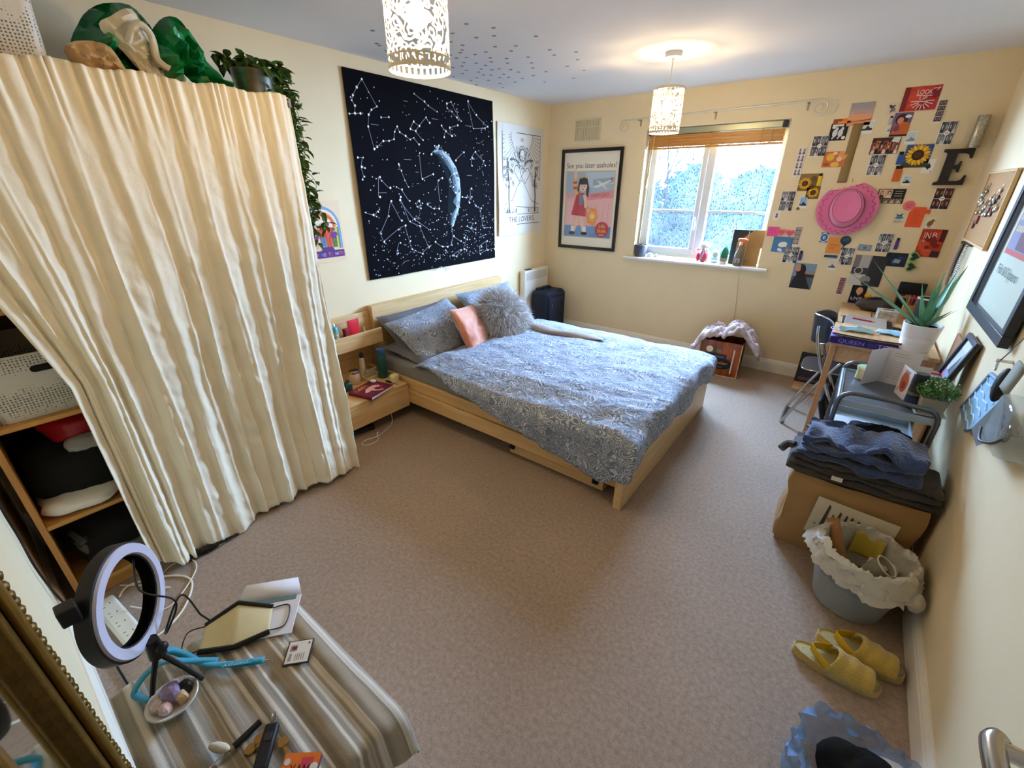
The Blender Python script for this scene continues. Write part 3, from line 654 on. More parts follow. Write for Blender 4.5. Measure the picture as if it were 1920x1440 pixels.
t = thing('bottle', 'dark green bottle on the bedside drawer next to the curtain', 'bottle', (-2.615, 1.50, T0))
MB().lathe([(.026, 0), (.028, .006), (.028, .05), (.018, .066), (.010, .07)], 18).build('bottle_body', mat('#1f3a2d', .3), t); MB().lathe([(.010, .07), (.010, .078), (0, .079)], 12).build('cap', mat('#15241d', .4), t)
t = thing('cosmetic_tube', 'white tube with black print on the bedside drawer edge by the curtain', 'tube', (-2.60, 1.445, T0))
MB().cyl((0, 0, 0), (0, 0, .02), .018, n=14).build('cap', mat('#1a1a1c', .4), t); MB().grid(14, 5, lambda u, v: Vector((.020*math.cos(2*PI*u), .020*(1-v*.95)*math.sin(2*PI*u), .02+.085*v))).build('tube_body', WHITE, t)
cb = MB().tube(catmull([(-2.42, 1.72, .30-.02), (-2.44, 1.70, .09), (-2.42, 1.69, .006), (-2.37, 1.60, .004), (-2.34, 1.50, .004), (-2.36, 1.41, .004), (-2.33, 1.365, .004), (-2.29, 1.40, .004), (-2.30, 1.47, .004), (-2.36, 1.51, .004)][1:], 6), .0025, n=6)
t = thing('charging_cable', 'thin white charging cable on the carpet under the bedside unit', 'cable', (0, 0, 0)); cb.build('cord', WHITE, t); MB().cyl((-2.36, 1.51, .006), (-2.38, 1.53, .006), .005, n=8).build('plug', WHITE, t)
tag(MB().box(-.11, -.05, 0, .11, .05, .028).box(-.09, -.04, .028, .09, .04, .034).build('router', mat('#2a2a2c', .5), bevel=.006, loc=(-2.52, 1.46, 0), rot=(0, 0, 1.3)), 'flat dark box on the floor beneath the bedside drawer', 'box')
# ------------------------------------------------------------------ wardrobe
wd = thing('wardrobe', 'open birch wardrobe behind the cream curtain, shelves showing at its near side', 'wardrobe', (-2.2, -.095, 0))
def Wd(name, m, x0, y0, z0, x1, y1, z1): return bx(name, m, x0+2.2, y0+.095, z0, x1+2.2, y1+.095, z1, wd, .002)
OAK_Z, OAK_Y = wood('oak_z', '#cf9a55', '#b57f3e', 2), wood('oak_y', '#cf9a55', '#b57f3e', 1)
Wd('side_panel', OAK_Z, -2.78, -.095, 0, -2.2, -.075, 1.95); Wd('side_panel', OAK_Z, -2.78, 1.165, 0, -2.2, 1.185, 1.95)
Wd('divider', OAK_Z, -2.76, .545, .07, -2.215, .563, 1.93)
Wd('top_panel', OAK_Y, -2.78, -.075, 1.93, -2.2, 1.165, 1.95); Wd('base_panel', OAK_Y, -2.78, -.075, .055, -2.2, 1.165, .075)
Wd('plinth', OAK_Y, -2.235, -.075, 0, -2.215, 1.165, .055); Wd('back_panel', mat('#8a6a3c', .7), -2.785, -.095, .0, -2.78, 1.185, 1.95)
for z in (1.225, .825, .40): Wd('shelf', OAK_Y, -2.775, -.075, z-.018, -2.205, .545, z)
for z in (1.3, .6): Wd('shelf', OAK_Y, -2.775, .563, z-.018, -2.215, 1.165, z)
rod = thing('curtain_rod', 'thin metal rod carrying the cream curtain along the wardrobe top', 'curtain rod', (-2.172, 0, 1.945))
MB().cyl((0, -.10, 0), (0, 1.20, 0), .008, n=10).build('rod', mat('#9b9a98', .3, .8), rod)
for y in (-.09, 1.195): MB().box(-.03, y-.006, -.02, .008, y+.006, .014).build('bracket', mat('#8c8b88', .4, .6), rod, bevel=.002)
def curtain_pt(u, v):                                    # u along the rod, v from the top down
    y = -.085+u*1.283; z = 1.964-v*1.954
    lean = .235*max(0, 1-u/.35)**1.3*min(1, v*1.9)       # the free edge is drawn in towards the middle
    y += lean
    k = .35+.65*min(1, v*1.25)
    ph = u*2*PI*11+1.9*fbm((u*2, v*.7, 0), 1.5, 4)
    f = math.sin(ph+.8*math.sin(ph))*.017*k+math.sin(ph*.43+1.3)*.022*min(1, v*1.2)*k+(1-abs(math.sin(u*2*PI*9+2*fbm((u*3, v*.6, 0), 2, 9))))**3*.012*min(1, v*2)+math.sin(u*2*PI*38+fbm((u*9, 0, 0), 2, 1)*4)*.0075*max(0, 1-v*8)
    x = -2.150+f+.055*v**2.5*(.5+.5*math.sin(u*7+.5))
    x += fbm((0, y*2.2, z*.7), 3.1, 7)*.012*min(1, v*3)+abs(fbm((0, y*3+z*1.2, z*2.5), 3.5, 12))*.010*min(1, v*2.2)+abs(fbm((0, y*5-z*2, z*6), 3.1, 15))*.0035
    z += .03*math.sin(u*9+.6)*v**6+ (.075*max(0, 1-u/.14) + .03*max(0, 1-abs(u-.55)/.2))*v**8+.006*math.sin(ph*.5)*(1-v)**9
    if u > .97: x -= (u-.97)*.9
    return Vector((x, y, max(.006, z)))
CURT = mat('#eadfc4', .85, noise_amt=.05, scale=7, bump=.22, bscale=34, spec=.15, sheen=.1)
cu = MB().grid(330, 150, curtain_pt).build('curtain', CURT, smooth=85, solid=.003)
tag(cu, 'long cream cotton curtain gathered across the front of the wardrobe', 'curtain')
# perforated plastic storage baskets
def perf(name, col, dark):
    m, t, b = nt(name); tc = t.nodes.new('ShaderNodeTexCoord'); v = t.nodes.new('ShaderNodeTexVoronoi'); v.inputs['Scale'].default_value = 105; v.inputs['Randomness'].default_value = .22
    t.links.new(tc.outputs['Object'], v.inputs['Vector']); r = t.nodes.new('ShaderNodeValToRGB'); r.color_ramp.elements[0].position = .26; r.color_ramp.elements[1].position = .33
    r.color_ramp.elements[0].color = C(dark)+(1,); r.color_ramp.elements[1].color = C(col)+(1,); t.links.new(v.outputs['Distance'], r.inputs[0]); t.links.new(r.outputs[0], b.inputs['Base Color'])
    bp = t.nodes.new('ShaderNodeBump'); bp.inputs['Strength'].default_value = .6; bp.inputs['Distance'].default_value = .004; t.links.new(r.outputs[0], bp.inputs['Height']); t.links.new(bp.outputs[0], b.inputs['Normal'])
    b.inputs['Roughness'].default_value = .45; return m
PERF = perf('perforated_plastic', '#c9c4b4', '#5d584c')
def rrect(w, h, r, n=5):
    p = []
    for cx, cy_, a0 in ((w/2-r, h/2-r, 0), (-w/2+r, h/2-r, PI/2), (-w/2+r, -h/2+r, PI), (w/2-r, -h/2+r, 1.5*PI)):
        for i in range(n+1): a = a0+PI/2*i/n; p.append((cx+r*math.cos(a), cy_+r*math.sin(a)))
    return p
def basket(loc, w, d, h, label, slot=True):
    t = thing('storage_basket', label, 'basket', loc); mb = MB(); n = 24
    lo, hi = rrect(w*.94, d*.94, .035), rrect(w, d, .035); lo2, hi2 = rrect(w*.92, d*.92, .033), rrect(w*.975, d*.975, .033)
    rings = [(lo, 0), (hi, h), (hi2, h), (lo2, .006)]; m = len(lo); vs = []
    for p, z in rings: vs += [(x, y, z) for x, y in p]
    fs = [(i*m+k, i*m+(k+1) % m, (i+1)*m+(k+1) % m, (i+1)*m+k) for i in range(3) for k in range(m)]+[tuple(reversed(range(m))), tuple(3*m+k for k in range(m))]
    mb.add(vs, fs).build('basket_body', PERF, t, smooth=30)
    rim = [(x, y, h) for x, y in hi]; MB().tube(rim, .005, 6, closed=True).build('rim', mat('#c9c4b4', .4), t)
    if slot:
        SL = mat('#0d0a08', .8)
        for sx, xx in ((1, w/2), (-1, -w/2)):
            o = MB().prism(rrect(.15, .024, .0119), 0, .004, M=Matrix(((0, 0, sx, sx*(w/2-.0025)), (1, 0, 0, 0), (0, 1, 0, h-.055), (0, 0, 0, 1)))).build('handle_slot', SL, t)
    return t
basket((-2.455, .155, .826), .46, .44, .235, 'white perforated basket with handle slot on the wardrobe shelf')
basket((-2.46, .235, 1.951), .40, .46, .27, 'white perforated basket on top of the wardrobe')
def cloth_lump(name, c, r, m, label, cat, seed=1, amt=.03, sc_=6, e=.75, rot=(0, 0, 0), group=None, par=None, seg=(30, 20)):
    mb = MB().ell((0, 0, 0), r, seg[0], seg[1], e=e); out = []
    for p in mb.v:
        q = Vector(p); n = q.normalized(); k = fbm(q, sc_, seed)*amt+abs(fbm(q*1.0, sc_*2.3, seed+3))*amt*.55
        q = q+n*k; q.z = max(q.z, -r[2]); out.append(tuple(q))
    mb.v = out; o = mb.build(name, m, par, loc=c, rot=rot, smooth=60, merge=True)
    if label: tag(o, label, cat, group)
    return o
BLACKC = mat('#15130f', .9, noise_amt=.3, scale=14, bump=.3, bscale=30)
tag(MB().box(-.05, -.06, 0, .05, .06, .003).xf(rotm(.3, 0, .4)).build('paper_slip', WHITE, loc=(-2.34, .06, 1.285)), 'loose white paper slip leaning on the wardrobe shelf', 'paper')
cloth_lump('tissue', (-2.33, .085, 1.243), (.04, .06, .018), mat('#ded6cb', .8), 'crumpled white tissue on the upper wardrobe shelf', 'tissue', 4, .02, 14)
cloth_lump('jumper', (-2.52, .10, 1.312), (.16, .16, .085), mat('#7c4a1c', .9, bump=.3, bscale=30), 'brown folded jumper at the back of the upper wardrobe shelf', 'jumper', 5, .03, 6)
cloth_lump('red_bag', (-2.42, .15, .715), (.11, .12, .07), mat('#a01018', .35, noise_amt=.3, scale=7), 'shiny red bag stuffed under the basket shelf', 'bag', 6, .03, 7)
cloth_lump('grey_top', (-2.36, .19, .655), (.10, .10, .035), mat('#9a948c', .9, bump=.2), 'grey garment hanging out beneath the red bag', 'garment', 7, .03, 8)
cloth_lump('dark_clothes', (-2.47, .12, .54), (.22, .18, .14), BLACKC, 'black clothes heaped on the lower wardrobe shelf', 'clothes', 8, .04, 5)
sh = cloth_lump('folded_shirt', (-2.33, .055, .435), (.13, .125, .036), mat('#ece4d4', .85, bump=.25, bscale=30), 'folded cream shirt with dark red trim at the shelf edge', 'shirt', 9, .022, 7)
MB().box(-.004, .02, .018, .03, .11, .024).box(-.02, .05, .026, .012, .115, .031).jitter(.006, 20, 2).build('trim', mat('#5a1c1c', .8), sh)
cloth_lump('black_bag', (-2.46, .10, .20), (.22, .16, .13), BLACKC, 'black bag at the bottom of the wardrobe', 'bag', 10, .03, 5)
t = thing('hair_tool', 'grey-brown straightener standing in the wardrobe bottom', 'straightener', (-2.30, .05, .078), rot=(.35, .12, .2))
MB().box(-.022, -.03, 0, .022, .03, .17).build('body', mat('#56503f', .5), t, bevel=.008); MB().box(-.016, -.022, .17, .016, .022, .205).build('hinge', mat('#2c2a26', .5), t, bevel=.004); MB().box(-.05, -.011, .20, .05, .011, .216).build('strap', mat('#4a4640', .7), t, bevel=.003)
t = thing('round_case', 'olive round case beside the straightener in the wardrobe bottom', 'case', (-2.28, .14, .078))
MB().lathe([(.05, 0), (.056, .01), (.056, .055), (.045, .075), (0, .082)], 20).build('case_body', mat('#77755f', .6), t); MB().lathe([(.0568, .03), (.0568, .036)], 20, closed=True).build('zip', mat('#3b392f', .4), t)
# ------------------------------------------------------------------ on top of the wardrobe
GREEN = mat('#17904a', .25, noise_amt=.4, scale=5, dark='#0b5a2a', spec=.6)
def bag_sheet(name, m, pts, loc, label, cat, seed, thick=.10, amt=.03, parts=()):
    """crumpled carrier bag: two outline sheets that bulge apart"""
    t = thing(name, label, cat, loc); n = len(pts); c = Vector((sum(p[0] for p in pts)/n, sum(p[1] for p in pts)/n)); mb = MB(); R_ = 8
    P = [Vector((p.y, p.z)) for p in catmull([(0, a, b) for a, b in pts], 4, True)]; k = len(P)
    for sg in (1, -1):
        vs = []; fs = []
        for i in range(R_+1):
            f = i/R_
            for q in P:
                w_ = c.lerp(q, f); d = (1-f**2.2); nz = abs(fbm((w_.x, w_.y, sg), 7.5, seed))*2.4+fbm((w_.x, w_.y, sg), 19, seed+2)*1.1
                vs.append((sg*(thick*d*(.65+nz*.9))+(nz-.3)*amt*f*.6, w_.x, max(0, w_.y)))
        for i in range(R_):
            for j in range(k): l = (j+1) % k; fs.append((i*k+j, i*k+l, (i+1)*k+l, (i+1)*k+j))
        mb.add(vs, fs)
    mb.build('bag_body', m, t, smooth=24, merge=False); return t
t = bag_sheet('green_bag', GREEN, [(-.14, 0), (-.17, .10), (-.12, .20), (-.05, .27), (.06, .30), (.12, .22), (.11, .10), (.13, 0)], (-2.52, .735, 1.951), 'dark green plastic shopping bag on the wardrobe next to the basket', 'shopping bag', 3)
t = bag_sheet('green_bag', GREEN, [(-.20, .0), (-.16, .11), (-.10, .20), (-.02, .285), (.05, .27), (.10, .16), (.15, .06), (.19, .015), (.0, 0)], (-2.50, .925, 1.951), 'bright green plastic shopping bag at the pot end of the wardrobe top', 'shopping bag', 8)
WPL = mat('#d9d3bd', .3, noise_amt=.12, scale=9, spec=.5)
t = bag_sheet('plastic_bag', WPL, [(-.09, .17), (-.05, .215), (.02, .25), (.06, .17), (.075, .09), (.16, .055), (.15, .0), (.04, 0), (-.0, .05)], (-2.38, .735, 1.952), 'crumpled white plastic bag between the two green bags', 'plastic bag', 5, thick=.03)
MB().tube(catmull([(.035, -.03, .14), (.05, .01, .20), (.05, .05, .17), (.045, .045, .10), (.05, .08, .07)], 6), .012, n=8).jitter(.006, 18, 3).build('handle', WPL, t)
t = bag_sheet('paper_bag', mat('#c9a878', .7, noise_amt=.15, scale=8), [(-.10, .075), (-.05, .11), (.02, .115), (.05, .06), (.07, .0), (-.05, 0)], (-2.33, .61, 1.952), 'tan crumpled bag in front of the dark green bag', 'bag', 11, thick=.04)
# galvanised pot with trailing leaves
ivy = thing('trailing_plant', 'galvanised pot of trailing leaves at the wardrobe end', 'plant', (-2.52, 1.225, 1.951)); ivy.scale = (1.08, 1.08, 1.12)
GALV = mat('#9a9a8c', .3, .9, noise_amt=.4, scale=9, stretch=(1, 1, 4))
MB().lathe([(.060, 0), (.066, .004), (.086, .135), (.089, .138), (.086, .141), (.080, .136), (.062, .02)], 28).build('pot', GALV, ivy)
MB().lathe([(.0, .118), (.079, .118)], 20).build('soil', mat('#241c12', .95), ivy)
LEAF = mat('#57762f', .5, noise_amt=.4, scale=25, dark='#33501f'); rr = random.Random(12); stems = MB(); leaf_me = []
for k in range(3):
    s = 1; lb = MB(); lb.add([(0, 0, 0), (-.010, .012, .003), (0, .013, -.001), (.010, .012, .003), (-.008, .025, .002), (0, .026, -.002), (.008, .025, .002), (0, .039, -.005)], [(0, 2, 1), (0, 3, 2), (1, 2, 5, 4), (2, 3, 6, 5), (4, 5, 7), (5, 6, 7)])
    leaf_me.append(lb)
paths = []
for k in range(8):                                         # long trailers over the wardrobe end
    a = rr.uniform(-.2, .9); ln = rr.uniform(.25, .62)
    x0, y0 = .05*math.cos(a)-.02, .075
    px, py = rr.uniform(-.16, -.02), rr.uniform(.155, .21)
    pts = [(x0, y0, .12), (x0*.9, y0+.05, .165), (px, py-.02, .10)]
    z = .08; 
    while z > -ln: pts.append((px+rr.gauss(0, .016), py+rr.gauss(0, .014)+.10*max(0, -z-.15), z)); z -= .075
    paths.append(catmull(pts, 4))
paths.append(catmull([(.02, -.01, .12), (.07, .02, .16), (.105, .03, .09), (.115, .04, .02), (.118, .05, -.03)], 4))
for k in range(10):
    a = rr.uniform(0, 2*PI); r = rr.uniform(.08, .14); paths.append(catmull([(0, 0, .11), (r*.5*math.cos(a), r*.5*math.sin(a), .17), (r*math.cos(a), r*math.sin(a), rr.uniform(.15, .21))], 5))
lo = 0; base_leaf = None; extra = MB()
for pth in paths[::-1]:
    stems.tube(pth, .0016, n=4)
    for i in range(2, len(pth)):
        for _ in range(2):
            if rr.random() < .12: continue
            M = Matrix.Translation(pth[i]+Vector((rr.gauss(0, .006), rr.gauss(0, .006), rr.gauss(0, .006)))) @ Matrix.Rotation(rr.uniform(0, 2*PI), 4, 'Z') @ Matrix.Rotation(rr.uniform(-.9, .5), 4, 'X') @ Matrix.Scale(rr.uniform(1.1, 1.7), 4)
            if lo >= 297 or (len(pth) > 24 and i % 3):
                extra.add([M @ Vector(p) for p in leaf_me[0].v], leaf_me[0].f); continue
            if base_leaf is None: o = base_leaf = leaf_me[0].build('leaf', LEAF, ivy, smooth=0)
            else: o = base_leaf.copy(); COL.objects.link(o); o.parent = ivy
            o.matrix_local = M; lo += 1
stuff(extra.build('foliage', LEAF, ivy, smooth=0)); stems.build('stems', mat('#4b5a2c', .6), ivy)
# ------------------------------------------------------------------ hangings on the left wall
def art_on(name, art, frame, u0, v0, label, cat, m=None, group=None, warp=None, off=.002):
    """art sheet hung on a wall frame with its lower-left corner at (u0, v0)"""
    if warp: art.v = [(x, y, z+warp(x, y)) for x, y, z in art.v]
    o = art.build(name, m or print_mat(.6), smooth=0, colors=True)
    org = {'back': (M_BACK, Vector((u0, D-off, v0))), 'left': (M_LEFT, Vector((-L+off, u0, v0))), 'right': (M_RIGHT, Vector((W-off, u0, v0)))}[frame]
    o.matrix_world = Matrix.Translation(org[1]) @ org[0]
    return tag(o, label, cat, group)
CONS = [[(0.141,1.327),(0.094,1.275),(0.056,1.225),(0.042,1.194),(0.062,1.166),(0.054,1.12),(0.009,1.113)],[(0.054,1.12),(0.098,1.124)],[(0.141,1.327),(0.241,1.181),(0.192,1.156),(0.164,1.124),(0.148,1.051),(0.177,0.913),(0.204,0.927),(0.265,0.97),(0.316,0.974),(0.364,0.988),(0.377,1.038),(0.405,1.074),(0.424,1.039),(0.479,1.018),(0.521,0.997),(0.559,1.011),(0.608,0.97)],[(0.266,1.117),(0.335,1.126)],[(0.59,1.304),(0.691,1.266),(0.727,1.244),(0.821,1.213)],[(0.935,1.282),(0.986,1.3),(1.099,1.175),(1.047,1.197),(0.99,1.232),(0.937,1.251),(0.935,1.282)],[(0.567,1.121),(0.53,1.069),(0.581,1.059),(0.622,1.097),(0.567,1.121)],[(0.622,1.097),(0.696,1.161),(0.732,1.128)],[(0.581,1.059),(0.65,1.003)],[(0.861,1.121),(0.908,1.086),(0.976,1.056),(0.954,1.114),(1.051,1.14)],[(0.908,1.086),(0.885,1.041)],[(1.194,1.331),(1.251,1.134),(1.405,1.151),(1.444,1.165),(1.295,1.241),(1.194,1.331)],[(0.605,0.91),(0.614,0.723),(0.738,0.761)],[(0.379,0.823),(0.4,0.779),(0.458,0.664)],[(0.818,0.974),(0.73,0.907)],[(0.818,0.974),(0.894,0.93)],[(1.113,0.942),(1.011,0.874)],[(1.263,0.954),(1.217,0.906),(1.213,0.84)],[(1.263,0.954),(1.372,0.886),(1.393,0.847)],[(0.021,0.851),(0.065,0.853),(0.042,0.793),(0.068,0.786)],[(0.042,0.793),(0.054,0.731),(0.035,0.711)],[(0.453,0.563),(0.382,0.646),(0.329,0.664)],[(0.266,0.566),(0.227,0.459),(0.14,0.336),(0.16,0.274),(0.302,0.356),(0.377,0.382)],[(0.266,0.566),(0.344,0.421)],[(0.359,0.594),(0.434,0.41),(0.542,0.366),(0.623,0.194),(0.543,0.145),(0.432,0.193),(0.418,0.259),(0.38,0.382)],[(0.348,0.571),(0.484,0.426),(0.648,0.333)],[(0.791,0.715),(0.799,0.556)],[(0.791,0.715),(0.835,0.734)],[(0.924,0.343),(0.934,0.258),(1.024,0.208)],[(0.934,0.258),(0.9,0.183),(0.844,0.174),(0.778,0.183),(0.699,0.229)],[(1.072,0.233),(1.109,0.216),(1.063,0.131),(0.952,0.076),(0.903,0.089),(1.014,0.129)],[(1.288,0.063),(1.303,0.139),(1.396,0.177),(1.4,0.09),(1.288,0.063)],[(1.4,0.09),(1.503,0.093)],[(1.191,0.652),(1.194,0.583),(1.162,0.535)],[(1.194,0.583),(1.121,0.577),(1.068,0.585)],[(1.246,0.505),(1.319,0.482),(1.339,0.393),(1.359,0.302),(1.445,0.3)],[(0.925,0.723),(0.96,0.665),(0.987,0.619)],[(0.925,0.723),(0.974,0.769)],[(0.668,-0.02),(0.747,0.008),(0.873,-0.026)],[(0.547,0.561),(0.58,0.542),(0.558,0.505),(0.524,0.518),(0.547,0.561)],[(0.638,0.534),(0.708,0.498),(0.768,0.496)],[(0.019,0.493),(0.083,0.474),(0.11,0.461),(0.127,0.495)],[(0.181,0.73),(0.264,0.658)],[(0.181,0.73),(0.16,0.596)],[(1.231,0.354),(1.172,0.314),(1.226,0.266)],[(1.116,0.332),(1.228,0.296)],[(0.3,0.256),(0.27,0.18)]]
MOONO = [(0.765,0.933),(0.812,0.947),(0.867,0.942),(0.949,0.9),(1.023,0.821),(1.062,0.732),(1.071,0.625),(1.054,0.531),(1.028,0.463),(0.992,0.409),(0.955,0.341)]
MOONI = [(0.905,0.358),(0.942,0.439),(0.972,0.559),(0.997,0.692),(0.958,0.768),(0.906,0.842),(0.853,0.889),(0.781,0.91)]
class Cloth(Art):
    def __init__(s, w, h, col, n=24):
        MB.__init__(s); s.w = .003; s.step = .00012; s.W = w; s.H = h; s.col = C(col)
        s.grid(n, n, lambda u, v: (u*w, v*h, .003))
        for e in range(4):
            q = [((i/n)*w, 0) if e == 0 else ((i/n)*w, h) if e == 1 else (0, (i/n)*h) if e == 2 else (w, (i/n)*h) for i in range(n+1)]
            s.add([(x, y, 0) for x, y in q]+[(x, y, .003) for x, y in q], [(i, i+1, n+2+i, n+1+i) for i in range(n)])
ta = Cloth(1.535, 1.375, '#0d0c10', 40); TW, TH = 1.535, 1.375
rr = random.Random(8)
n = len(MOONO)
for lev, (f, c_) in enumerate(((0, '#171c1f'), (.25, '#2c363b'), (.45, '#556268'), (.68, '#8d9a9e'), (.84, '#aab4b6'))):
    inn = [MOONI[min(len(MOONI)-1, round(i*(len(MOONI)-1)/(n-1)))] for i in range(n)][::-1]
    inn = [(x-.075*math.sin(PI*(j+.5)/n), y) for j, (x, y) in enumerate(inn)]
    A_ = [(inn[i][0]+(MOONO[i][0]-inn[i][0])*f, inn[i][1]+(MOONO[i][1]-inn[i][1])*f) for i in range(n)]
    ta.col = C(c_); z = ta.lay(); vs = [(x, y, z) for x, y in MOONO]+[(x, y, z) for x, y in A_]; ta.add(vs, [(i, i+1, n+i+1, n+i) for i in range(n-1)])
for _ in range(26):
    i = rr.randint(1, n-2); f = rr.uniform(.3, .95); x = A_[i][0]*(1-f)+MOONO[i][0]*f-.03*rr.random(); ta.disc(x, MOONO[i][1]+rr.uniform(-.03, .03), rr.uniform(.006, .02), rr.choice(['#5a666a', '#76848a', '#98a4a8']), rr.uniform(.006, .016), n=8)
def seg(a, b):                                              # short pieces so that the lines follow the cloth
    k = max(1, int(math.hypot(b[0]-a[0], b[1]-a[1])/.06)); return [(a[0]+(b[0]-a[0])*i/k, a[1]+(b[1]-a[1])*i/k) for i in range(k+1)]
for c in CONS:
    for a, b in zip(c[:-1], c[1:]): ta.line(seg(a, b), .0036, '#8a8a92', layer=False)
ta.lay()
for c in CONS:
    for x, y in c: ta.disc(x, y, rr.uniform(.005, .009), '#ecebe6', n=7)
def star(x, y, r): 
    z = ta.w; ta.col = C(rr.choice(['#f2f0ea', '#d6d6d8', '#b9bac0'])); ta.add([(x+r*math.cos(2*PI*k/6), y+r*math.sin(2*PI*k/6), z) for k in range(6)], [tuple(range(6))])
for _ in range(210): star(rr.uniform(.02, TW-.02), rr.uniform(.02, TH-.02), rr.uniform(.0018, .0055))
for _ in range(260):
    x = rr.uniform(.03, TW-.03); y = abs(rr.gauss(0, .22))+.06
    if y < TH-.03: star(x, y, rr.uniform(.0018, .0055))
for _ in range(60): star(min(TW-.02, max(.02, rr.gauss(1.35, .12))), rr.uniform(.1, 1.2), rr.uniform(.002, .005))
for _ in range(24):
    x, y = rr.uniform(.1, TW-.2), rr.uniform(.1, TH-.1); ta.line([(x, y), (x+rr.uniform(.03, .08), y)], .004, '#7a7a80', layer=False)
art_on('star_tapestry', ta, 'left', 2.022, .94, 'black wall tapestry of constellations around a crescent moon', 'tapestry', print_mat(.85),
       warp=lambda x, y: .010+.009*math.sin(x*3.4+y*2.2)*math.sin(y*2.9)+.012*math.exp(-((x-.28-.10*y)/.07)**2)*max(0, 1-y/1.1))
lv = Cloth(.79, 1.02, '#d8d2c4', 24); INK = '#4a4a50'
lv.line([(.07, .10), (.73, .10), (.73, .95), (.07, .95), (.07, .10)], .006, INK); lv.line([(.07, .20), (.73, .20)], .005, INK)
lv.text('THE LOVERS.', .40, .125, .055, INK, .50, True); lv.text('VI', .40, .875, .04, INK, .05, True)
for k in range(30):
    a = PI+PI*k/29; r0, r1 = .20, .62; x0, y0 = .40+r0*math.cos(a), .95+r0*math.sin(a)
    r1 = min(.36, .325/max(1e-3, abs(math.cos(a)))); y1 = min(.945, .95+r1*math.sin(a))
    if r1 > r0+.01 and y0 < .945: lv.line([(x0, y0), (.40+r1*math.cos(a), y1)], .004, INK, layer=False)
lv.ring(.40, .95, .19, .196, INK, PI, 2*PI)
# a plain line drawing in the same place: hills, leafy branches and a pair of linked hearts
lv.line([(.09, .30), (.22, .34), (.31, .47), (.40, .53), (.48, .45), (.58, .33), (.71, .29)], .006, INK); lv.line([(.07, .26), (.30, .275), (.73, .25)], .005, INK)
def heart(cx, cy_, s):
    return [(cx+s*.0625*16*math.sin(t_)**3, cy_+s*.0625*(13*math.cos(t_)-5*math.cos(2*t_)-2*math.cos(3*t_)-math.cos(4*t_))) for t_ in [2*PI*i/24 for i in range(25)]]
lv.line(heart(.35, .60, .085), .006, INK); lv.line(heart(.46, .58, .085), .006, INK)
for sx in (-1, 1):
    for k in range(5):
        a = .55+.2*k; bx_, by_ = .40+sx*.04, .66; r = .17+.010*k; q = [(bx_+sx*r*t_*math.cos(a)*1.1, by_+r*.9*t_*math.sin(a*.62)+.03*math.sin(t_*3+k)) for t_ in (0, .3, .6, .8, 1)]
        lv.line(q, .0055, INK, layer=False); lv.disc(q[-1][0], q[-1][1], .014, '#6a6a70', .008, 8, a)
    tr = [(.40+sx*.24, .22), (.40+sx*.245, .36), (.40+sx*.235, .50), (.40+sx*.25, .62)]; lv.line(tr, .014, INK)
    for k in range(26):
        x, y = .40+sx*rr.uniform(.16, .31), rr.uniform(.46, .72); lv.ring(x, y, .010, .015, '#4a4a50', 0, 2*PI, 7); 
    for k in range(14):
        x = .40+sx*rr.uniform(.1, .31); lv.line([(x, .215), (x+rr.uniform(-.02, .02), .215+rr.uniform(.01, .05))], .005, INK, layer=False)
lv.disc(.40, .755, .052, '#cfc9bb', .055); lv.ring(.40, .755, .050, .056, INK)
for k in range(9): lv.ring(.40+.055*math.cos(k*.7), .775+.05*math.sin(k*.7), .016, .021, INK, 0, 2*PI, 8)
art_on('line_tapestry', lv, 'left', 3.615, 1.145, 'off-white cloth wall hanging with black line drawing, lettered THE LOVERS', 'tapestry', print_mat(.85), warp=lambda x, y: .010+.012*math.sin(x*7+.6)*(1-y*.5)+.006*math.sin(y*6))
rb = Art(.285, .405, '#e3c9a2', .002); RC = (.14, .235)
rb.rect(0, 0, .285, .405, '#e6caa3')
for r0, r1, c_ in ((.112, .130, '#7c95b4'), (.100, .108, '#dfe3e3'), (.090, .100, '#e2b054'), (.072, .090, '#d8532f'), (0, .072, '#ecd6b8')): rb.ring(RC[0], RC[1], r0, r1, c_, 0, PI, asp=1.05)
for x0, x1, c_ in ((.252, .270, '#7c95b4'), (.240, .250, '#5c8a4a'), (.230, .240, '#d8c84a')): rb.rect(x0, .09, x1, .235, c_)
rb.rect(.010, .09, .028, .235, '#7c95b4'); rb.rect(.03, .09, .04, .235, '#5c8a4a')
def tiny_person(a, x, y, hgt, skin, hair, top, leg, flare=1):
    s = hgt; a.poly([(x-.10*s, y), (x-.03*s, y), (x-.005*s, y+.42*s), (x-.12*s, y+.48*s)], leg); a.poly([(x+.10*s, y), (x+.03*s, y), (x+.005*s, y+.42*s), (x+.12*s, y+.48*s)], leg)
    a.poly([(x-.12*s, y+.45*s), (x+.12*s, y+.45*s), (x+.14*s, y+.80*s), (x-.14*s, y+.80*s)], top); a.line([(x-.13*s, y+.78*s), (x-.20*s, y+.55*s)], .06*s, top); a.line([(x+.13*s, y+.78*s), (x+.20*s, y+.60*s)], .06*s, top)
    a.disc(x, y+.92*s, .085*s, hair, .10*s, 12); a.disc(x, y+.895*s, .065*s, skin, .08*s, 12)
tiny_person(rb, .075, .100, .105, '#e3b493', '#6a3a2a', '#7a2f72', '#e0b090')
tiny_person(rb, .125, .095, .165, '#e3b493', '#c8a060', '#cf3b28', '#5878a8'); tiny_person(rb, .170, .095, .175, '#7a4a34', '#231a18', '#d84a30', '#d84a30'); tiny_person(rb, .212, .10, .13, '#8a5a3c', '#2c2020', '#6a2f80', '#4c7a3c')
rb.rect(.008, .034, .272, .082, '#5a2878'); rb.poly([(.10, .08), (.20, .08), (.185, .105), (.12, .105)], '#5a2878')
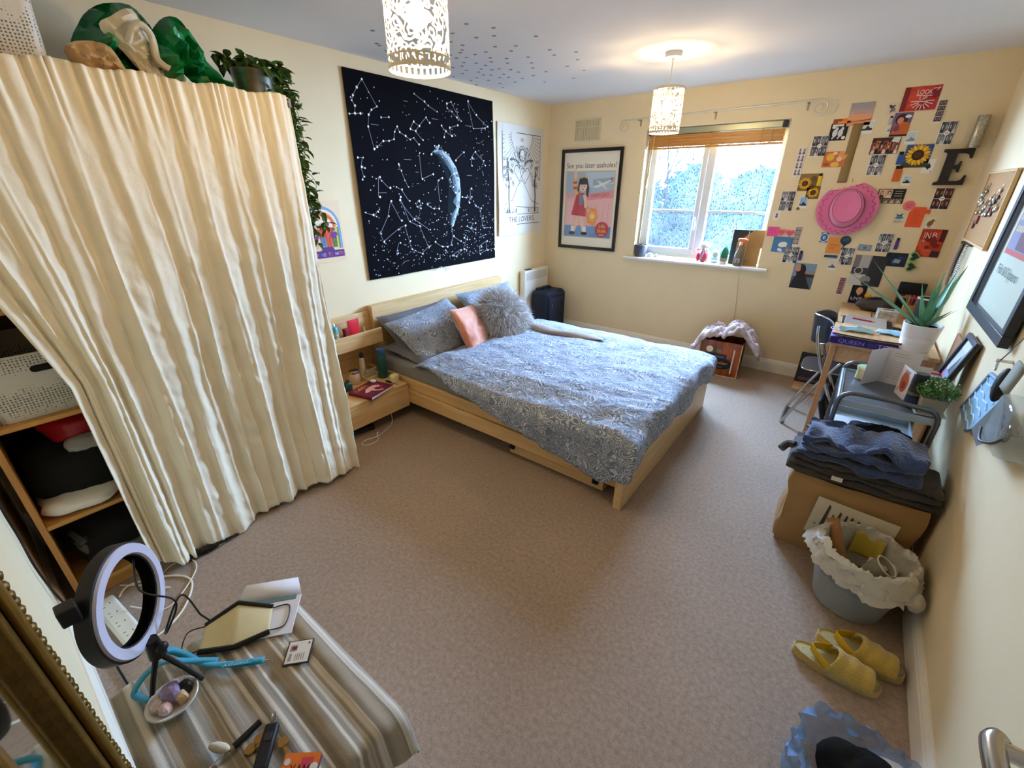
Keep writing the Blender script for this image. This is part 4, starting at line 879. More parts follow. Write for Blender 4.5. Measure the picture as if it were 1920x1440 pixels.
for i, ch in enumerate('SAY NO TO HATE'):
    if ch != ' ': rb.text(ch, .020+i*.0178, .045, .024, ['#e8e0d0', '#c9a0d0', '#e8b040', '#d84a3a', '#7a9ad0'][i % 5], .0145)
art_on('rainbow_poster', rb, 'left', 1.572, 1.112, 'small poster of four figures under a rainbow arch beside the curtain', 'poster')
# ------------------------------------------------------------------ heater and suitcase in the corner
ht = thing('panel_heater', 'white electric panel heater on the wall behind the suitcase', 'heater', (-L, 3.995, .20))
HW = mat('#ece8da', .4)
bx('heater_case', HW, .012, 0, 0, .085, .475, .545, ht, .008); bx('wall_bracket', mat('#c9bda0', .5), 0.001, .02, .03, .012, .455, .50, ht, .002)
bx('control_dial', mat('#2a2826', .5), .03, .06, .545, .07, .16, .553, ht, .002)
for k in range(9): bx('vent_slat', mat('#c7c4ba', .4), .0845, .03, .435+k*.010, .0885, .448, .4405+k*.010, ht, 0)
sc_ = thing('suitcase', 'navy soft cabin suitcase standing upright in the corner', 'suitcase', (-2.72, 4.25, 0), rz=-.04)
NAVY = mat('#1a2236', .75, noise_amt=.2, scale=40, bump=.15, bscale=200); NAVD = mat('#0f1420', .6)
MB().box(-.115, -.18, .025, .115, .18, .525).build('case_body', NAVY, sc_, bevel=.035)
MB().box(.112, -.15, .06, .135, .15, .46).build('front_pocket', NAVY, sc_, bevel=.02)
MB().tube([(.136, -.12, .40), (.137, 0, .405), (.136, .12, .40)], .004, n=6).build('zip', NAVD, sc_); MB().tube([(.117, -.165, .05), (.117, -.165, .49), (.117, .165, .49), (.117, .165, .05)], .005, n=6).build('piping', NAVD, sc_)
MB().tube(catmull([(-.02, -.07, .525), (-.02, -.06, .548), (-.02, 0, .553), (-.02, .06, .548), (-.02, .07, .525)], 5), .010, n=8).build('carry_handle', NAVD, sc_)
MB().box(-.10, -.12, .52, -.055, .12, .548).build('trolley_handle', NAVD, sc_, bevel=.01)
for x in (-.09, .08):
    for y in (-.14, .14): MB().cyl((x, y-.012, .022), (x, y+.012, .022), .022, n=14).build('wheel', NAVD, sc_)
bx('zip_pull', mat('#9a9ca0', .3, 1.), .137, -.118, .345, .141, -.108, .395, sc_, .001)
# ------------------------------------------------------------------ window wall: framed poster, vent, rail, blind
BLACKF = mat('#17140f', .35, spec=.5)
def frame_thing(label, w, h, bar, depth, name='framed_poster', group=None, col=BLACKF):
    t = thing(name, label, 'picture', (0, 0, 0), group=group); mb = MB()
    for nm, q in (('frame_bar', (0, 0, w, bar)), ('frame_bar', (0, h-bar, w, h)), ('frame_bar', (0, bar, bar, h-bar)), ('frame_bar', (w-bar, bar, w, h-bar))):
        bx(nm, col, q[0], q[1], 0, q[2], q[3], depth, t, .002)
    return t
t = frame_thing('black framed poster of a waving girl at an airport, beside the window', .708, 1.003, .032, .022)
t.matrix_world = Matrix.Translation((-2.774, D-.002, .970)) @ M_BACK
p = Art(.644, .939, '#efe6d0', .004); p.text('See you later assholes!', .322, .79, .052, '#33302c', .585, True)
X0, Y0, X1, Y1 = .035, .10, .605, .755
p.rect(X0-.008, Y0-.008, X1+.008, Y1+.008, '#d8c398'); p.rect(X0, Y0, X1, Y1, '#e9b4ae')
p.rect(X0, .52, X1, Y1, '#a9bac6'); p.poly([(.27, .60), (X1, .64), (X1, .75), (.27, .745)], '#bccbd2'); p.poly([(.36, .62), (X1, .655), (X1, .70), (.36, .68)], '#93aab6')
p.rect(X0, .50, X1, .545, '#e2a49f'); p.rect(X0, Y0, X1, .215, '#5d83b6'); p.poly([(X0, Y0), (.34, Y0), (.52, .215), (X0, .215)], '#6f92c0')
p.poly([(.30, .475), (X1, .505), (X1, .575), (.30, .535)], '#df8d8d'); p.text('AIRPORT', .345, .505, .036, '#b53a3e', .215, rot=.05)
for x in (.31, .42, .50, .56): p.line([(x, .22), (x, .45)], .004, '#cf8f8c')
p.rect(.06, .22, .14, .46, '#edc0ba'); p.line([(.30, .40), (.41, .39)], .010, '#d79a96')
p.poly([(.36, .605), (.44, .635), (.56, .675), (.575, .668), (.46, .615), (.40, .598)], '#e8e9e4'); p.poly([(.44, .635), (.40, .668), (.415, .668), (.48, .645)], '#d8dcd8'); p.poly([(.46, .617), (.52, .58), (.535, .583), (.50, .63)], '#cfd4d0'); p.poly([(.555, .67), (.575, .70), (.585, .70), (.575, .668)], '#c05a55')
# the girl
for q in (((.20, .30), (.175, .205), (.145, .15)), ((.245, .30), (.265, .205), (.285, .155))): p.line(q, .040, '#efc3a4')
for x, y in ((.140, .150), (.292, .150)): p.poly([(x-.022, y), (x+.02, y), (x+.016, y+.06), (x-.016, y+.06)], '#f2ede2')
p.disc(.135, .135, .040, '#26221f', .018); p.disc(.290, .135, .040, '#26221f', .018)
p.poly([(.115, .325), (.30, .31), (.285, .46), (.265, .545), (.175, .55), (.15, .46)], '#c8333a'); p.poly([(.155, .325), (.215, .318), (.20, .55), (.18, .55)], '#b82a32')
p.line([(.185, .535), (.150, .60), (.145, .68)], .045, '#e6b54e'); p.line([(.150, .585), (.147, .61)], .046, '#c8333a'); p.line([(.146, .64), (.145, .66)], .046, '#c8333a'); p.disc(.148, .715, .024, '#efc3a4', .034)
for k in range(4): p.line([(.137+.007*k, .73), (.130+.011*k, .765)], .007, '#efc3a4', layer=(k == 0))
p.rect(.205, .43, .262, .53, '#6b7c9c'); p.line([(.265, .53), (.285, .46), (.29, .40)], .030, '#efc3a4')
p.poly([(.20, .69), (.29, .69), (.32, .60), (.315, .50), (.285, .53), (.285, .62), (.215, .64), (.20, .60), (.195, .54), (.175, .58)], '#26201f')
p.disc(.248, .615, .045, '#f2cbae', .055); p.poly([(.198, .63), (.298, .63), (.295, .685), (.25, .70), (.205, .685)], '#26201f'); p.ring(.248, .655, .052, .062, '#e3b73c', .25*PI, .78*PI)
p.disc(.232, .612, .006, '#2a2422'); p.disc(.264, .612, .006, '#2a2422'); p.disc(.248, .585, .012, '#b8434a', .006)
p.poly([(.325, .25), (.40, .215), (.445, .31), (.42, .385), (.36, .40), (.315, .33)], '#e8902c'); p.poly([(.345, .28), (.395, .255), (.425, .315), (.405, .36), (.36, .365), (.335, .325)], '#f0a83e'); p.disc(.378, .315, .024, '#e8d8b0'); p.line([(.31, .34), (.30, .39), (.33, .41)], .010, '#d8892a')
p.disc(.505, .185, .080, '#b52a2c', n=28); p.text('Life', .505, .205, .036, '#eec65a', .075, True); p.text('Skills', .505, .155, .034, '#eec65a', .105, True); p.text('SERIES', .505, .125, .014, '#f0dfc8', .055, True)
p.xf(Matrix.Translation((.032, .032, .003))); p.build('poster_print', print_mat(.45), t, smooth=0, colors=True)
MB().add([(.032, .032, .0165), (.676, .032, .0165), (.676, .971, .0165), (.032, .971, .0165)], [(0, 1, 2, 3)]).build('glazing', mat('#ffffff', .08, alpha=.06, spec=.5), t, smooth=0)
vt = thing('wall_vent', 'cream slatted wall vent above the framed airport poster', 'vent', (-2.64, D, 2.040)); VC = mat('#ddd0ad', .5)
MB().box(0, -.012, 0, .30, 0, .012).box(0, -.012, .19, .30, 0, .202).box(0, -.012, .012, .012, 0, .19).box(.288, -.012, .012, .30, 0, .19).build('vent_frame', VC, vt, bevel=.003)
bx('back_plate', mat('#b8ab86', .7), .012, -.003, .012, .288, 0, .19, vt, 0)
for k in range(15): bx('vent_bar', VC, .020+k*.0182, -.010, .012, .029+k*.0182, -.003, .19, vt, .001)
MB().box(.012, -.011, .125, .288, -.004, .131).build('cross_bar', VC, vt)
cr = thing('curtain_rail', 'thin white curtain rail with scrolled ends above the window', 'curtain rail', (0, D, 0)); RM = mat('#cfc5ad', .35, .3)
MB().tube([(-2.03, -.08, 2.188), (-1.25, -.08, 2.198), (-.50, -.08, 2.207)], .0075, n=10).build('rail', RM, cr)
for sx, ex, ez in ((-1, -2.03, 2.188), (1, -.50, 2.207)):
    pts = []
    for k in range(34):
        a = PI/2-k*.27; r = .052*(1-k/46); pts.append((ex+sx*(.02+r*math.cos(a)), -.08, ez-.052+r*math.sin(a)))
    MB().tube([(ex, -.08, ez)]+pts, [.0075]+[.0068-.004*k/34 for k in range(34)], n=8).build('scroll_end', RM, cr)
for x, z in ((-1.923, 2.19), (-1.25, 2.198), (-.57, 2.206)):
    MB().box(x-.007, -.004, z-.055, x+.007, 0, z+.01).box(x-.004, -.078, z-.012, x+.004, 0, z-.005).build('rail_bracket', mat('#9b927d', .4, .4), cr, bevel=.001)
bl = thing('window_blind', 'honey wood slatted blind drawn up to the window top', 'blind', (-1.255, D+.035, 2.10))
hw = .572
bx('headrail', mat('#9da08a', .35, .5), -hw, -.028, -.048, hw-.035, .028, -.002, bl, .003); bx('rail_end_cap', mat('#1d1a16', .5), hw-.036, -.029, -.049, hw, .029, -.001, bl, .002); bx('rail_end_cap', mat('#1d1a16', .5), -hw-.004, -.029, -.049, -hw+.012, .029, -.001, bl, .002)
SL = wood('blind_wood', '#c98f45', '#ad7430', 0)
for k in range(11):
    z = -.060-k*.0083; mb = MB()
    n = 4; vs = []; fs = []
    for xx in (-hw+.006, hw-.012):
        for s_ in (1, -1):
            for i in range(n+1): y = -.026+.052*(i if s_ > 0 else n-i)/n; vs.append((xx, y-.002*(k % 2), z+.0045*(1-(y/.026)**2)*.5+s_*.0038+.0006*math.sin(k*2+xx*5)))
    m_ = 2*(n+1); fs = [(i, (i+1) % m_, m_+(i+1) % m_, m_+i) for i in range(m_)]+[tuple(range(m_)), tuple(range(m_, 2*m_))]
    mb.add(vs, fs).build('slat', SL, bl, smooth=30)
bx('bottom_rail', SL, -hw+.006, -.027, -.168, hw-.012, .027, -.152, bl, .003)
for x in (-.40, 0, .40): bx('ladder_tape', mat('#b9833f', .7), x-.004, -.0295, -.168, x+.004, -.0285, -.05, bl, 0)
MB().cyl((-.515, -.034, -.05), (-.55, -.035, -.50), .005, n=8).build('tilt_wand', mat('#c39a5c', .4), bl)
CORD = mat('#b9a784', .8)
MB().tube(catmull([(-.53, -.033, -.05), (-.535, -.036, -.5), (-.548, -.036, -.95), (-.545, -.03, -1.02)], 5), .0025, n=6).build('lift_cord', CORD, bl)
MB().tube(catmull([(.475, -.036, -.05), (.472, -.05, -.6), (.468, -.075, -1.1), (.466, -.108, -1.17), (.47, -.108, -1.25), (.485, -.05, -1.5), (.51, -.045, -1.80)], 6), .0025, n=6).build('lift_cord', CORD, bl)
# ------------------------------------------------------------------ on the window sill
SZ = .9435
t = thing('plant_pot', 'grey ceramic pot at the far left end of the window sill', 'pot', (-1.785, D+.022, SZ))
MB().lathe([(.048, 0), (.056, .004), (.064, .09), (.063, .12), (.058, .121), (.056, .02)], 28).build('pot', mat('#4c4a50', .6), t); MB().lathe([(0, .105), (.058, .105)], 18).build('soil', mat('#2a231c', .95), t)
tag(MB().box(-.022, -.022, 0, .022, .022, .04).build('candle_cube', mat('#e6eaf0', .5), bevel=.004, loc=(-1.685, D+.03, SZ)), 'small white cube candle next to the grey sill pot', 'candle')
t = thing('crystal', 'little clear crystal ornament right of the white cube on the sill', 'ornament', (-1.63, D+.035, SZ)); CRY = mat('#cfd8dc', .15, spec=.7)
MB().ell((0, 0, .014), (.022, .014, .014), 7, 5).jitter(.005, 60, 3).build('stone', CRY, t, smooth=0); MB().ell((.012, .0, .026), (.010, .009, .013), 6, 4).jitter(.003, 80, 5).build('tip', CRY, t, smooth=0)
t = thing('figurine', 'red and white sitting figurine with a shaggy white head on the window sill', 'figurine', (-1.155, D+.03, SZ)); RED = mat('#b3203a', .35, spec=.5); WH2 = mat('#e4e2de', .55)
MB().ell((0, 0, .055), (.040, .034, .056), 16, 12).build('body', RED, t); MB().ell((-.046, .0, .045), (.020, .022, .042), 12, 8).build('arm', RED, t); MB().ell((.030, .012, .060), (.024, .024, .060), 12, 8).build('hair_back', WH2, t)
hm = MB().ell((0, 0, .150), (.044, .040, .042), 18, 12); hm.jitter(.010, 45, 2); hm.build('head', WH2, t); MB().ell((-.058, 0, .115), (.018, .015, .016), 10, 8).ell((-.040, 0, .112), (.014, .010, .010), 8, 6).build('ear', WH2, t)
MB().ell((0, -.030, .125), (.022, .016, .018), 10, 8).build('face', mat('#d9b7a8', .6), t); MB().tube([(-.012, -.03, .02), (-.004, -.037, .055), (.008, -.036, .10)], [.010, .009, .006], n=8).build('sash', mat('#8f8a92', .5), t)
t = thing('glass_jar', 'small glass jar holding a pale fluffy cactus on the sill', 'jar', (-1.045, D+.03, SZ))
MB().lathe([(.024, 0), (.028, .004), (.030, .045), (.026, .055), (.024, .055), (.027, .044), (.024, .006)], 20).build('jar_body', mat('#d7e6ec', .05, trans=.85, ior=1.3), t); MB().ell((0, 0, .088), (.030, .030, .034), 14, 10).jitter(.004, 70, 3).build('cactus', mat('#cfdccf', .9), t)
t = thing('cactus_pot', 'green cactus in a small taupe and white pot on the sill', 'plant', (-.965, D+.015, SZ))
MB().lathe([(.026, 0), (.028, .003), (.030, .026)], 20).build('pot_foot', WHITE, t); MB().lathe([(.030, .026), (.034, .058), (.031, .059), (.029, .05)], 20).build('pot', mat('#a5937f', .7), t); MB().lathe([(0, .052), (.030, .052)], 16).build('soil', mat('#3a2c20', .95), t)
cm = MB(); vs = []; 
for i in range(11):
    z = .05+.115*i/10; r = .030*math.sin(PI*(.25+.75*i/10))**.6+.001
    for k in range(20): a = 2*PI*k/20; q = r*(1+.14*math.cos(a*6)); vs.append((q*math.cos(a), q*math.sin(a), z))
cm.add(vs, [(i*20+k, i*20+(k+1) % 20, (i+1)*20+(k+1) % 20, (i+1)*20+k) for i in range(10) for k in range(20)]).build('cactus', mat('#2f7a5a', .6), t)
CARD = mat('#a9814f', .75, noise_amt=.12, scale=6, bump=.06, bscale=80)
t = thing('cardboard_sheet', 'brown cardboard panel leaning in the window corner on the sill', 'cardboard', (-.775, D+.036, SZ), rot=(-.03, 0, 0))
MB().prism([(-.105, 0), (.095, 0), (.095, .16), (.108, .165), (.108, .315), (.02, .315), (-.105, .20)], -.003, .003, M=Matrix(((1, 0, 0, 0), (0, 0, 1, 0), (0, 1, 0, 0), (0, 0, 0, 1)))).build('panel', CARD, t); bx('tape', mat('#8f7148', .5), -.02, -.0035, .03, .03, -.003, .05, t, 0)
t = thing('blackboard', 'small dark board behind the cardboard panel on the sill', 'board', (-.865, D+.062, SZ), rot=(-.02, 0, 0))
bx('board_panel', mat('#2a2b30', .6), -.065, -.003, 0, .12, .003, .310, t, .001); bx('board_edge', mat('#d6d2c8', .6), -.067, -.004, 0, -.064, .004, .312, t, 0)
t = thing('spray_bottle', 'clear spray bottle with an orange trigger head on the sill', 'spray bottle', (-.835, D-.006, SZ))
MB().lathe([(.034, 0), (.040, .006), (.042, .05), (.036, .095), (.020, .15), (.013, .175), (.012, .19)], 24, sy=.75).build('bottle_body', mat('#dcd4cc', .06, trans=.8, ior=1.25), t); MB().lathe([(.013, .185), (.015, .188), (.014, .215), (0, .216)], 14).build('collar', mat('#ded6cc', .4), t)
MB().cyl((0, 0, .008), (0, 0, .19), .002, n=6).build('dip_tube', WHITE, t); bx('label_print', mat('#b8b0aa', .5), -.02, -.0305, .03, .02, -.0300, .07, t, 0)
MB().box(-.030, -.012, .215, .042, .012, .243).build('spray_head', mat('#e8742a', .4), t, bevel=.009); MB().tube([(.022, 0, .218), (.034, 0, .195), (.032, 0, .172)], [.006, .005, .004], n=8).build('trigger', mat('#e8742a', .4), t); MB().cyl((.040, 0, .230), (.052, 0, .231), .006, n=10).build('nozzle', mat('#e8742a', .4), t)
# ------------------------------------------------------------------ carrier bag and throw under the window
def brown():
    m, t_, b = nt('bag_print'); tc = t_.nodes.new('ShaderNodeTexCoord'); mp = t_.nodes.new('ShaderNodeMapping'); mp.inputs['Scale'].default_value = (14, 14, 2); t_.links.new(tc.outputs['Object'], mp.inputs[0])
    n = t_.nodes.new('ShaderNodeTexNoise'); n.inputs['Scale'].default_value = 1.2; t_.links.new(mp.outputs[0], n.inputs['Vector']); r = t_.nodes.new('ShaderNodeValToRGB'); e = r.color_ramp.elements
    e[0].position = .35; e[0].color = C('#6a3416')+(1,); e[1].position = .65; e[1].color = C('#b5571c')+(1,); t_.links.new(n.outputs['Fac'], r.inputs[0]); t_.links.new(r.outputs[0], b.inputs['Base Color']); b.inputs['Roughness'].default_value = .35; return m
sb = thing('shopping_bag', 'orange-brown printed shopping bag under the window stuffed with a throw', 'shopping bag', (-.755, 4.235, 0), rz=.06)
def sbag(u, v):
    a = u*4 % 4; k = int(a); f = a-k; c = [(-.175, -.12), (.175, -.12), (.175, .12), (-.175, .12)]; p0, p1 = c[k], c[(k+1) % 4]
    x, y = p0[0]+(p1[0]-p0[0])*f, p0[1]+(p1[1]-p0[1])*f; b = math.sin(PI*f)*.02*math.sin(PI*v)*(1 if k % 2 == 0 else -1.6)
    n_ = (0, -1) if k == 0 else (1, 0) if k == 1 else (0, 1) if k == 2 else (-1, 0); w_ = fbm((x*3, y*3, v), 3, 4)*.012
    return Vector((x+n_[0]*(b+w_), y+n_[1]*(b+w_), .33*v))
MB().grid(64, 16, sbag, wrap=True).add([(-.175, -.12, .002), (.175, -.12, .002), (.175, .12, .002), (-.175, .12, .002)], [(3, 2, 1, 0)]).build('bag_body', brown(), sb, smooth=50)
PIPE = mat('#e0cda8', .5)
for x, y in ((-.175, -.12), (.175, -.12), (.175, .12)): MB().tube([(x, y, 0), (x*1.01, y*1.02, .16), (x, y, .32)], .004, n=6).build('piping', PIPE, sb)
MB().tube([(-.175, -.122, .004), (.175, -.122, .004), (.177, .12, .004)], .004, n=6).build('base_piping', PIPE, sb)
a = Art(.27, .26, '#5b2c12', .0006); a.col = C('#5b2c12'); a.v = []; a.f = []; a.c = []
a.disc(.145, .10, .115, '#0f0f12', .055, 22); a.rect(.02, .145, .20, .19, '#23242c'); a.text('tender', .150, .095, .030, '#d8883a', .15, True); a.text('slow baked', .11, .158, .018, '#8f93a2', .14, True); a.text('bites', .15, .062, .018, '#6d6f78', .06, True); a.rect(.25, .02, .262, .25, '#d5c8b4'); a.disc(.05, .225, .03, '#d8d2b8', .03); a.disc(.13, .22, .02, '#6b7a4a', .02)
a.v = [(x-.135, -.146-z, y+.03) for x, y, z in a.v]; a.build('print', print_mat(.35), sb, smooth=0, colors=True)
FLEECE = mat('#cfc0bd', .9, noise_amt=.25, scale=18, dark='#a58f8d', bump=.5, bscale=40, sheen=.5)
def throw_pt(u, v):
    x = -.29+.60*u; y = -.16+.34*v; r = max(abs(x+.0)/.24, abs(y)/.15)
    z = .365+.02*math.sin(x*11+1)+.075*abs(fbm((x, y*1.4, 0), 6, 3))+.05*abs(fbm((x*.8, y*1.2, 0), 15, 5))+(.055 if x > .02 else 0)*math.exp(-((x-.10)/.09)**2)
    if r > 1: z -= (r-1)*(.34+.16*math.sin(u*11+v*5))
    if x < -.17: z -= (-.17-x)*1.9; 
    if x > .2: z -= (x-.2)*.5
    y += -.018*math.sin(x*23) if v < .25 else 0
    return Vector((x, y, z))
th = MB().grid(90, 60, throw_pt).build('throw', FLEECE, loc=(-.755, 4.235, 0), rot=(0, 0, .06), smooth=80, solid=.02)
tag(th, 'crumpled pinkish-grey fleece throw spilling over the printed shopping bag', 'throw')
# ------------------------------------------------------------------ photo collage on the window wall
rr = random.Random(31); GRP = 'photo collage on the window wall'
SK = ['#d9a888', '#c58f70', '#e6bfa2', '#8f5d44']; GR = ['#2a2a2e', '#55555a', '#8a8a8e', '#b9b9ba', '#dadada', '#3c3c42']
def blot(a, x0, y0, x1, y1, cols, n, r0, r1, seed):
    r = random.Random(seed)
    for _ in range(n):
        rad = r.uniform(r0, r1); x = r.uniform(x0+rad*.6, x1-rad*.6); y = r.uniform(y0+rad*.6, y1-rad*.6)
        k = []; ry = rad*r.uniform(.6, 1.3)
        for i in range(9): t = 2*PI*i/9; k.append((min(x1, max(x0, x+rad*math.cos(t)*r.uniform(.8, 1.1))), min(y1, max(y0, y+ry*math.sin(t)*r.uniform(.8, 1.1)))))
        a.poly(k, r.choice(cols))
def portrait(a, x0, y0, x1, y1, bgc, skin, hair, top, seed):
    r = random.Random(seed); w, h = x1-x0, y1-y0; a.rect(x0, y0, x1, y1, bgc); cx = x0+w*r.uniform(.42, .58)
    a.poly([(x0+w*.08, y0), (x1-w*.08, y0), (cx+w*.22, y0+h*.36), (cx-w*.22, y0+h*.36)], top)
    a.disc(cx, y0+h*.60, w*.27, hair, h*.30, 10); a.disc(cx+w*.01, y0+h*.56, w*.18, skin, h*.21, 10); a.rect(cx-w*.07, y0+h*.30, cx+w*.07, y0+h*.42, skin)
def grid4(w, h, seed, tone='bw', gap=.0035, badge=True):
    a = Art(w, h, '#f0efea'); r = random.Random(seed); hw_, hh = (w-3*gap)/2, (h-3*gap)/2
    for i in range(2):
        for j in range(2):
            x, y = gap+i*(hw_+gap), gap+j*(hh+gap)
            for k in range(2):
                if tone == 'bw': c = (r.choice(['#6d6d70', '#48484c', '#96969a']), r.choice(['#c9c9c9', '#b5b5b6', '#a2a2a4']), r.choice(['#1e1e21', '#2c2c30', '#4a4a4e']), r.choice(['#2a2a2e', '#77777a', '#d5d5d5']))
                else: c = (r.choice(['#5a2f2c', '#4a2626']), r.choice(['#c98d78', '#b87c68']), '#241a1c', r.choice(['#1d1c28', '#26242e']))
                portrait(a, x+k*hw_/2, y, x+(k+1)*hw_/2, y+hh, c[0], c[1], c[2], c[3], r.randint(0, 999))
    if badge:
        a.disc(w/2, h/2, .015, '#f0efea', n=14); a.disc(w/2-.005, h/2, .0032, '#2a2a2c', n=8); a.disc(w/2+.005, h/2, .0032, '#2a2a2c', n=8)
    return a
def strip(w, h, seed, cols, n=4):
    a = Art(w, h, '#e9e4dd'); g = .003; f = (h-.014-g*n)/n
    for i in range(n):
        y = .012+i*(f+g); a.rect(g, y, w-g, y+f, cols[0])
        for k in range(2): portrait(a, g+k*(w-2*g)/2, y, g+(k+1)*(w-2*g)/2, y+f, cols[0], cols[1], cols[2], cols[3], seed*10+i*2+k)
    return a
def sunflower(a, cx, cy_, r, pet='#e8b821', core='#3a2416', n=17):
    for k in range(n):
        t = 2*PI*k/n; a.disc(cx+r*.72*math.cos(t), cy_+r*.72*math.sin(t), r*.30, pet if k % 2 else '#d49a1c', r*.12, 8, t)
    a.disc(cx, cy_, r*.50, core, n=16); a.disc(cx, cy_, r*.3, '#54331c', n=12)
def pola(w, h, sky, ink, seed):
    a = Art(w, h, '#ecebe5'); a.rect(.005, h*.24, w-.005, h-.005, sky); r = random.Random(seed)
    m = h*.24; a.poly([(.005, m), (w-.005, m), (w-.005, m+h*.16), (w*.7, m+h*.2), (w*.5, m+h*.36), (w*.34, m+h*.14), (.005, m+h*.12)], ink); return a
def pin(name, a, x, z, label, cat='photo', rough=.45): return art_on(name, a, 'back', x, z, label, cat, print_mat(rough), GRP, off=.0012)
def P_(name, a, box_, label, cat='photo'): return pin(name, a, box_[0], box_[3], label, cat)
def WH_(b): return b[2]-b[0], b[1]-b[3]
b = (-.378, 2.078, -.276, 2.042); a = Art(.11, .036, '#e8742a'); a.poly([(0, 0), (.04, 0), (.06, .036), (0, .036)], '#8f4a24'); a.rect(.03, .004, .11, .020, '#f08a34'); P_('photo_print', a, b, 'thin orange sunset strip tucked left of the large sunset postcard')
b = (-.291, 2.173, -.149, 2.027); w_, h_ = WH_(b); a = Art(w_, h_, '#c8a79a')
for i, c in enumerate(('#e3997a', '#e08f62', '#eba06c', '#dfa07f', '#c9a294', '#b39f9b', '#a79b9b', '#a09a9e')): a.rect(0, i*h_/8, w_, (i+1)*h_/8, c)
a.poly([(0, .020), (w_, .034), (w_, .040), (.04, .026), (0, .026)], '#5d3a34'); a.rect(.03, .078, .10, .082, '#c08a78'); P_('sunset_postcard', a, b, 'peach sunset postcard at the top of the brown ribbon', 'postcard')
b = (-.384, 2.050, -.273, 1.934); a = Art(.111, .116, '#18181c'); a.rect(.01, .095, .08, .108, '#e8e6e0'); a.disc(.022, .092, .013, '#e8e6e0')
for x in (.035, .07): a.disc(x, .05, .016, '#d8d8d8', .026); a.disc(x+.008, .078, .009, '#e0e0e0', .012); a.line([(x, .03), (x-.012, .012)], .010, '#cfcfcf')
a.disc(.095, .018, .012, '#e8e6e0'); P_('cartoon_card', a, b, 'square black card with white figures under the orange strip', 'card')
for b, sd, tone, lab, rot in (((-.483, 1.974, -.373, 1.829), 1, 'bw', 'four-frame black and white booth photo left of the black card', 0), ((-.609, 1.579, -.507, 1.424), 2, 'bw', 'four-frame black and white group photo closest to the window pane', 0),
        ((-.485, 1.146, -.373, 1.008), 3, 'bw', 'four-frame black and white photo overlapping the blue dog card', 0), ((-.085, 1.166, .005, 1.027), 4, 'bw', 'four-frame black and white photo touching the street picture', 0),
        ((.254, 2.018, .339, 1.876), 5, 'bw', 'four-frame black and white photo above the letter E', 0), ((-.082, 1.829, .011, 1.688), 6, 'bw', 'four-frame black and white photo right above the hat brim', 0),
        ((.350, 1.605, .451, 1.462), 7, 'red', 'four-frame reddish photo directly under the letter E', 0), ((.121, 1.285, .213, 1.145), 8, 'bw', 'four-frame black and white photo beside the purple lighter', 0)):
    w_, h_ = WH_(b); P_('booth_photo', grid4(w_, h_, sd, tone, badge=(sd != 2)), b, lab)
b = (-.380, 1.859, -.235, 1.751); w_, h_ = WH_(b); a = Art(w_, h_, '#c8713e'); a.disc(.045, .07, .026, '#eab544'); a.disc(.12, .08, .03, '#e89a62'); a.disc(.085, .018, .028, '#e8b84e', .018); a.disc(.105, .055, .018, '#f0c8a0'); a.disc(.03, .02, .02, '#9f4a26', .012); a.disc(.07, .095, .016, '#f0d0a8', .01); P_('fruit_card', a, b, 'orange card of lemons and oranges beside the brown ribbon', 'card')
P_('photo_strip', strip(.056, .215, 41, ('#e4ddd6', '#9d8a86', '#554a58', '#6a5a66'), 4), (-.563, 1.900, -.505, 1.685), 'pale photo-booth strip beside the window reveal')
b = (-.505, 1.707, -.378, 1.580); a = Art(.127, .127, '#7a5a2c'); a.rect(0, .08, .127, .127, '#8a6a40'); sunflower(a, .045, .055, .044); a.disc(.1, .09, .02, '#5f4a26'); a.disc(.1, .03, .016, '#4a3a1e'); P_('sunflower_card', a, b, 'brown-toned sunflower card behind the yellow lighter', 'card')
b = (-.435, 1.612, -.345, 1.521); a = Art(.09, .091, '#6a4c22'); sunflower(a, .047, .047, .040); P_('sunflower_card', a, b, 'small square sunflower card under the yellow lighter', 'card')
for b, sky, ink, lab in (((-.192, 2.057, -.121, 1.970), '#d9dad2', '#3a3838', 'polaroid of a dark hill right of the sunset postcard'), ((-.468, 1.536, -.409, 1.447), '#8fb0cf', '#26303c', 'little polaroid of a tower on blue sky beside the hat'), ((-.148, 1.060, -.090, .979), '#d8d4c8', '#6a6258', 'tiny polaroid under the blue flat lighter'),
        ((.086, 1.968, .144, 1.888), '#c9d8d8', '#7d8f98', 'pale polaroid above the big sunflower'), ((.147, 1.686, .197, 1.619), '#b9ccd0', '#33383c', 'polaroid of a dark skyline under the orange lighter'), ((-.042, 2.006, -.010, 1.966), '#c8ccc8', '#6f7f78', 'tiniest polaroid under the silver lighter')):
    w_, h_ = WH_(b); P_('polaroid', pola(w_, h_, sky, ink, 3), b, lab)
a = Art(.056, .074, '#ece6da'); a.disc(.03, .045, .008, '#b0413a', .012); a.disc(.03, .028, .010, '#8a6a5a', .010); a.text('J', .005, .058, .010, '#a03030'); a.text('J', .046, .006, .010, '#a03030'); P_('playing_card', a, (-.637, 1.423, -.581, 1.349), 'joker playing card next to the window frame', 'playing card')
a = Art(.064, .092, '#efece2'); a.disc(.032, .042, .014, '#26262a', .012); a.poly([(.018, .045), (.046, .045), (.032, .068)], '#26262a'); a.poly([(.027, .025), (.037, .025), (.032, .045)], '#26262a'); a.text('A', .006, .074, .012, '#26262a'); a.text('A', .048, .006, .012, '#26262a'); P_('playing_card', a, (.232, 1.790, .296, 1.698), 'ace of spades beside the letter E', 'playing card')
a = Art(.087, .076, '#e8579a'); a.lines_of_text(.01, .02, .075, .065, 3, '#c93f80', .003); P_('sticky_note', a, (-.650, 1.296, -.563, 1.220), 'bright pink square note at the window side of the collage', 'note')
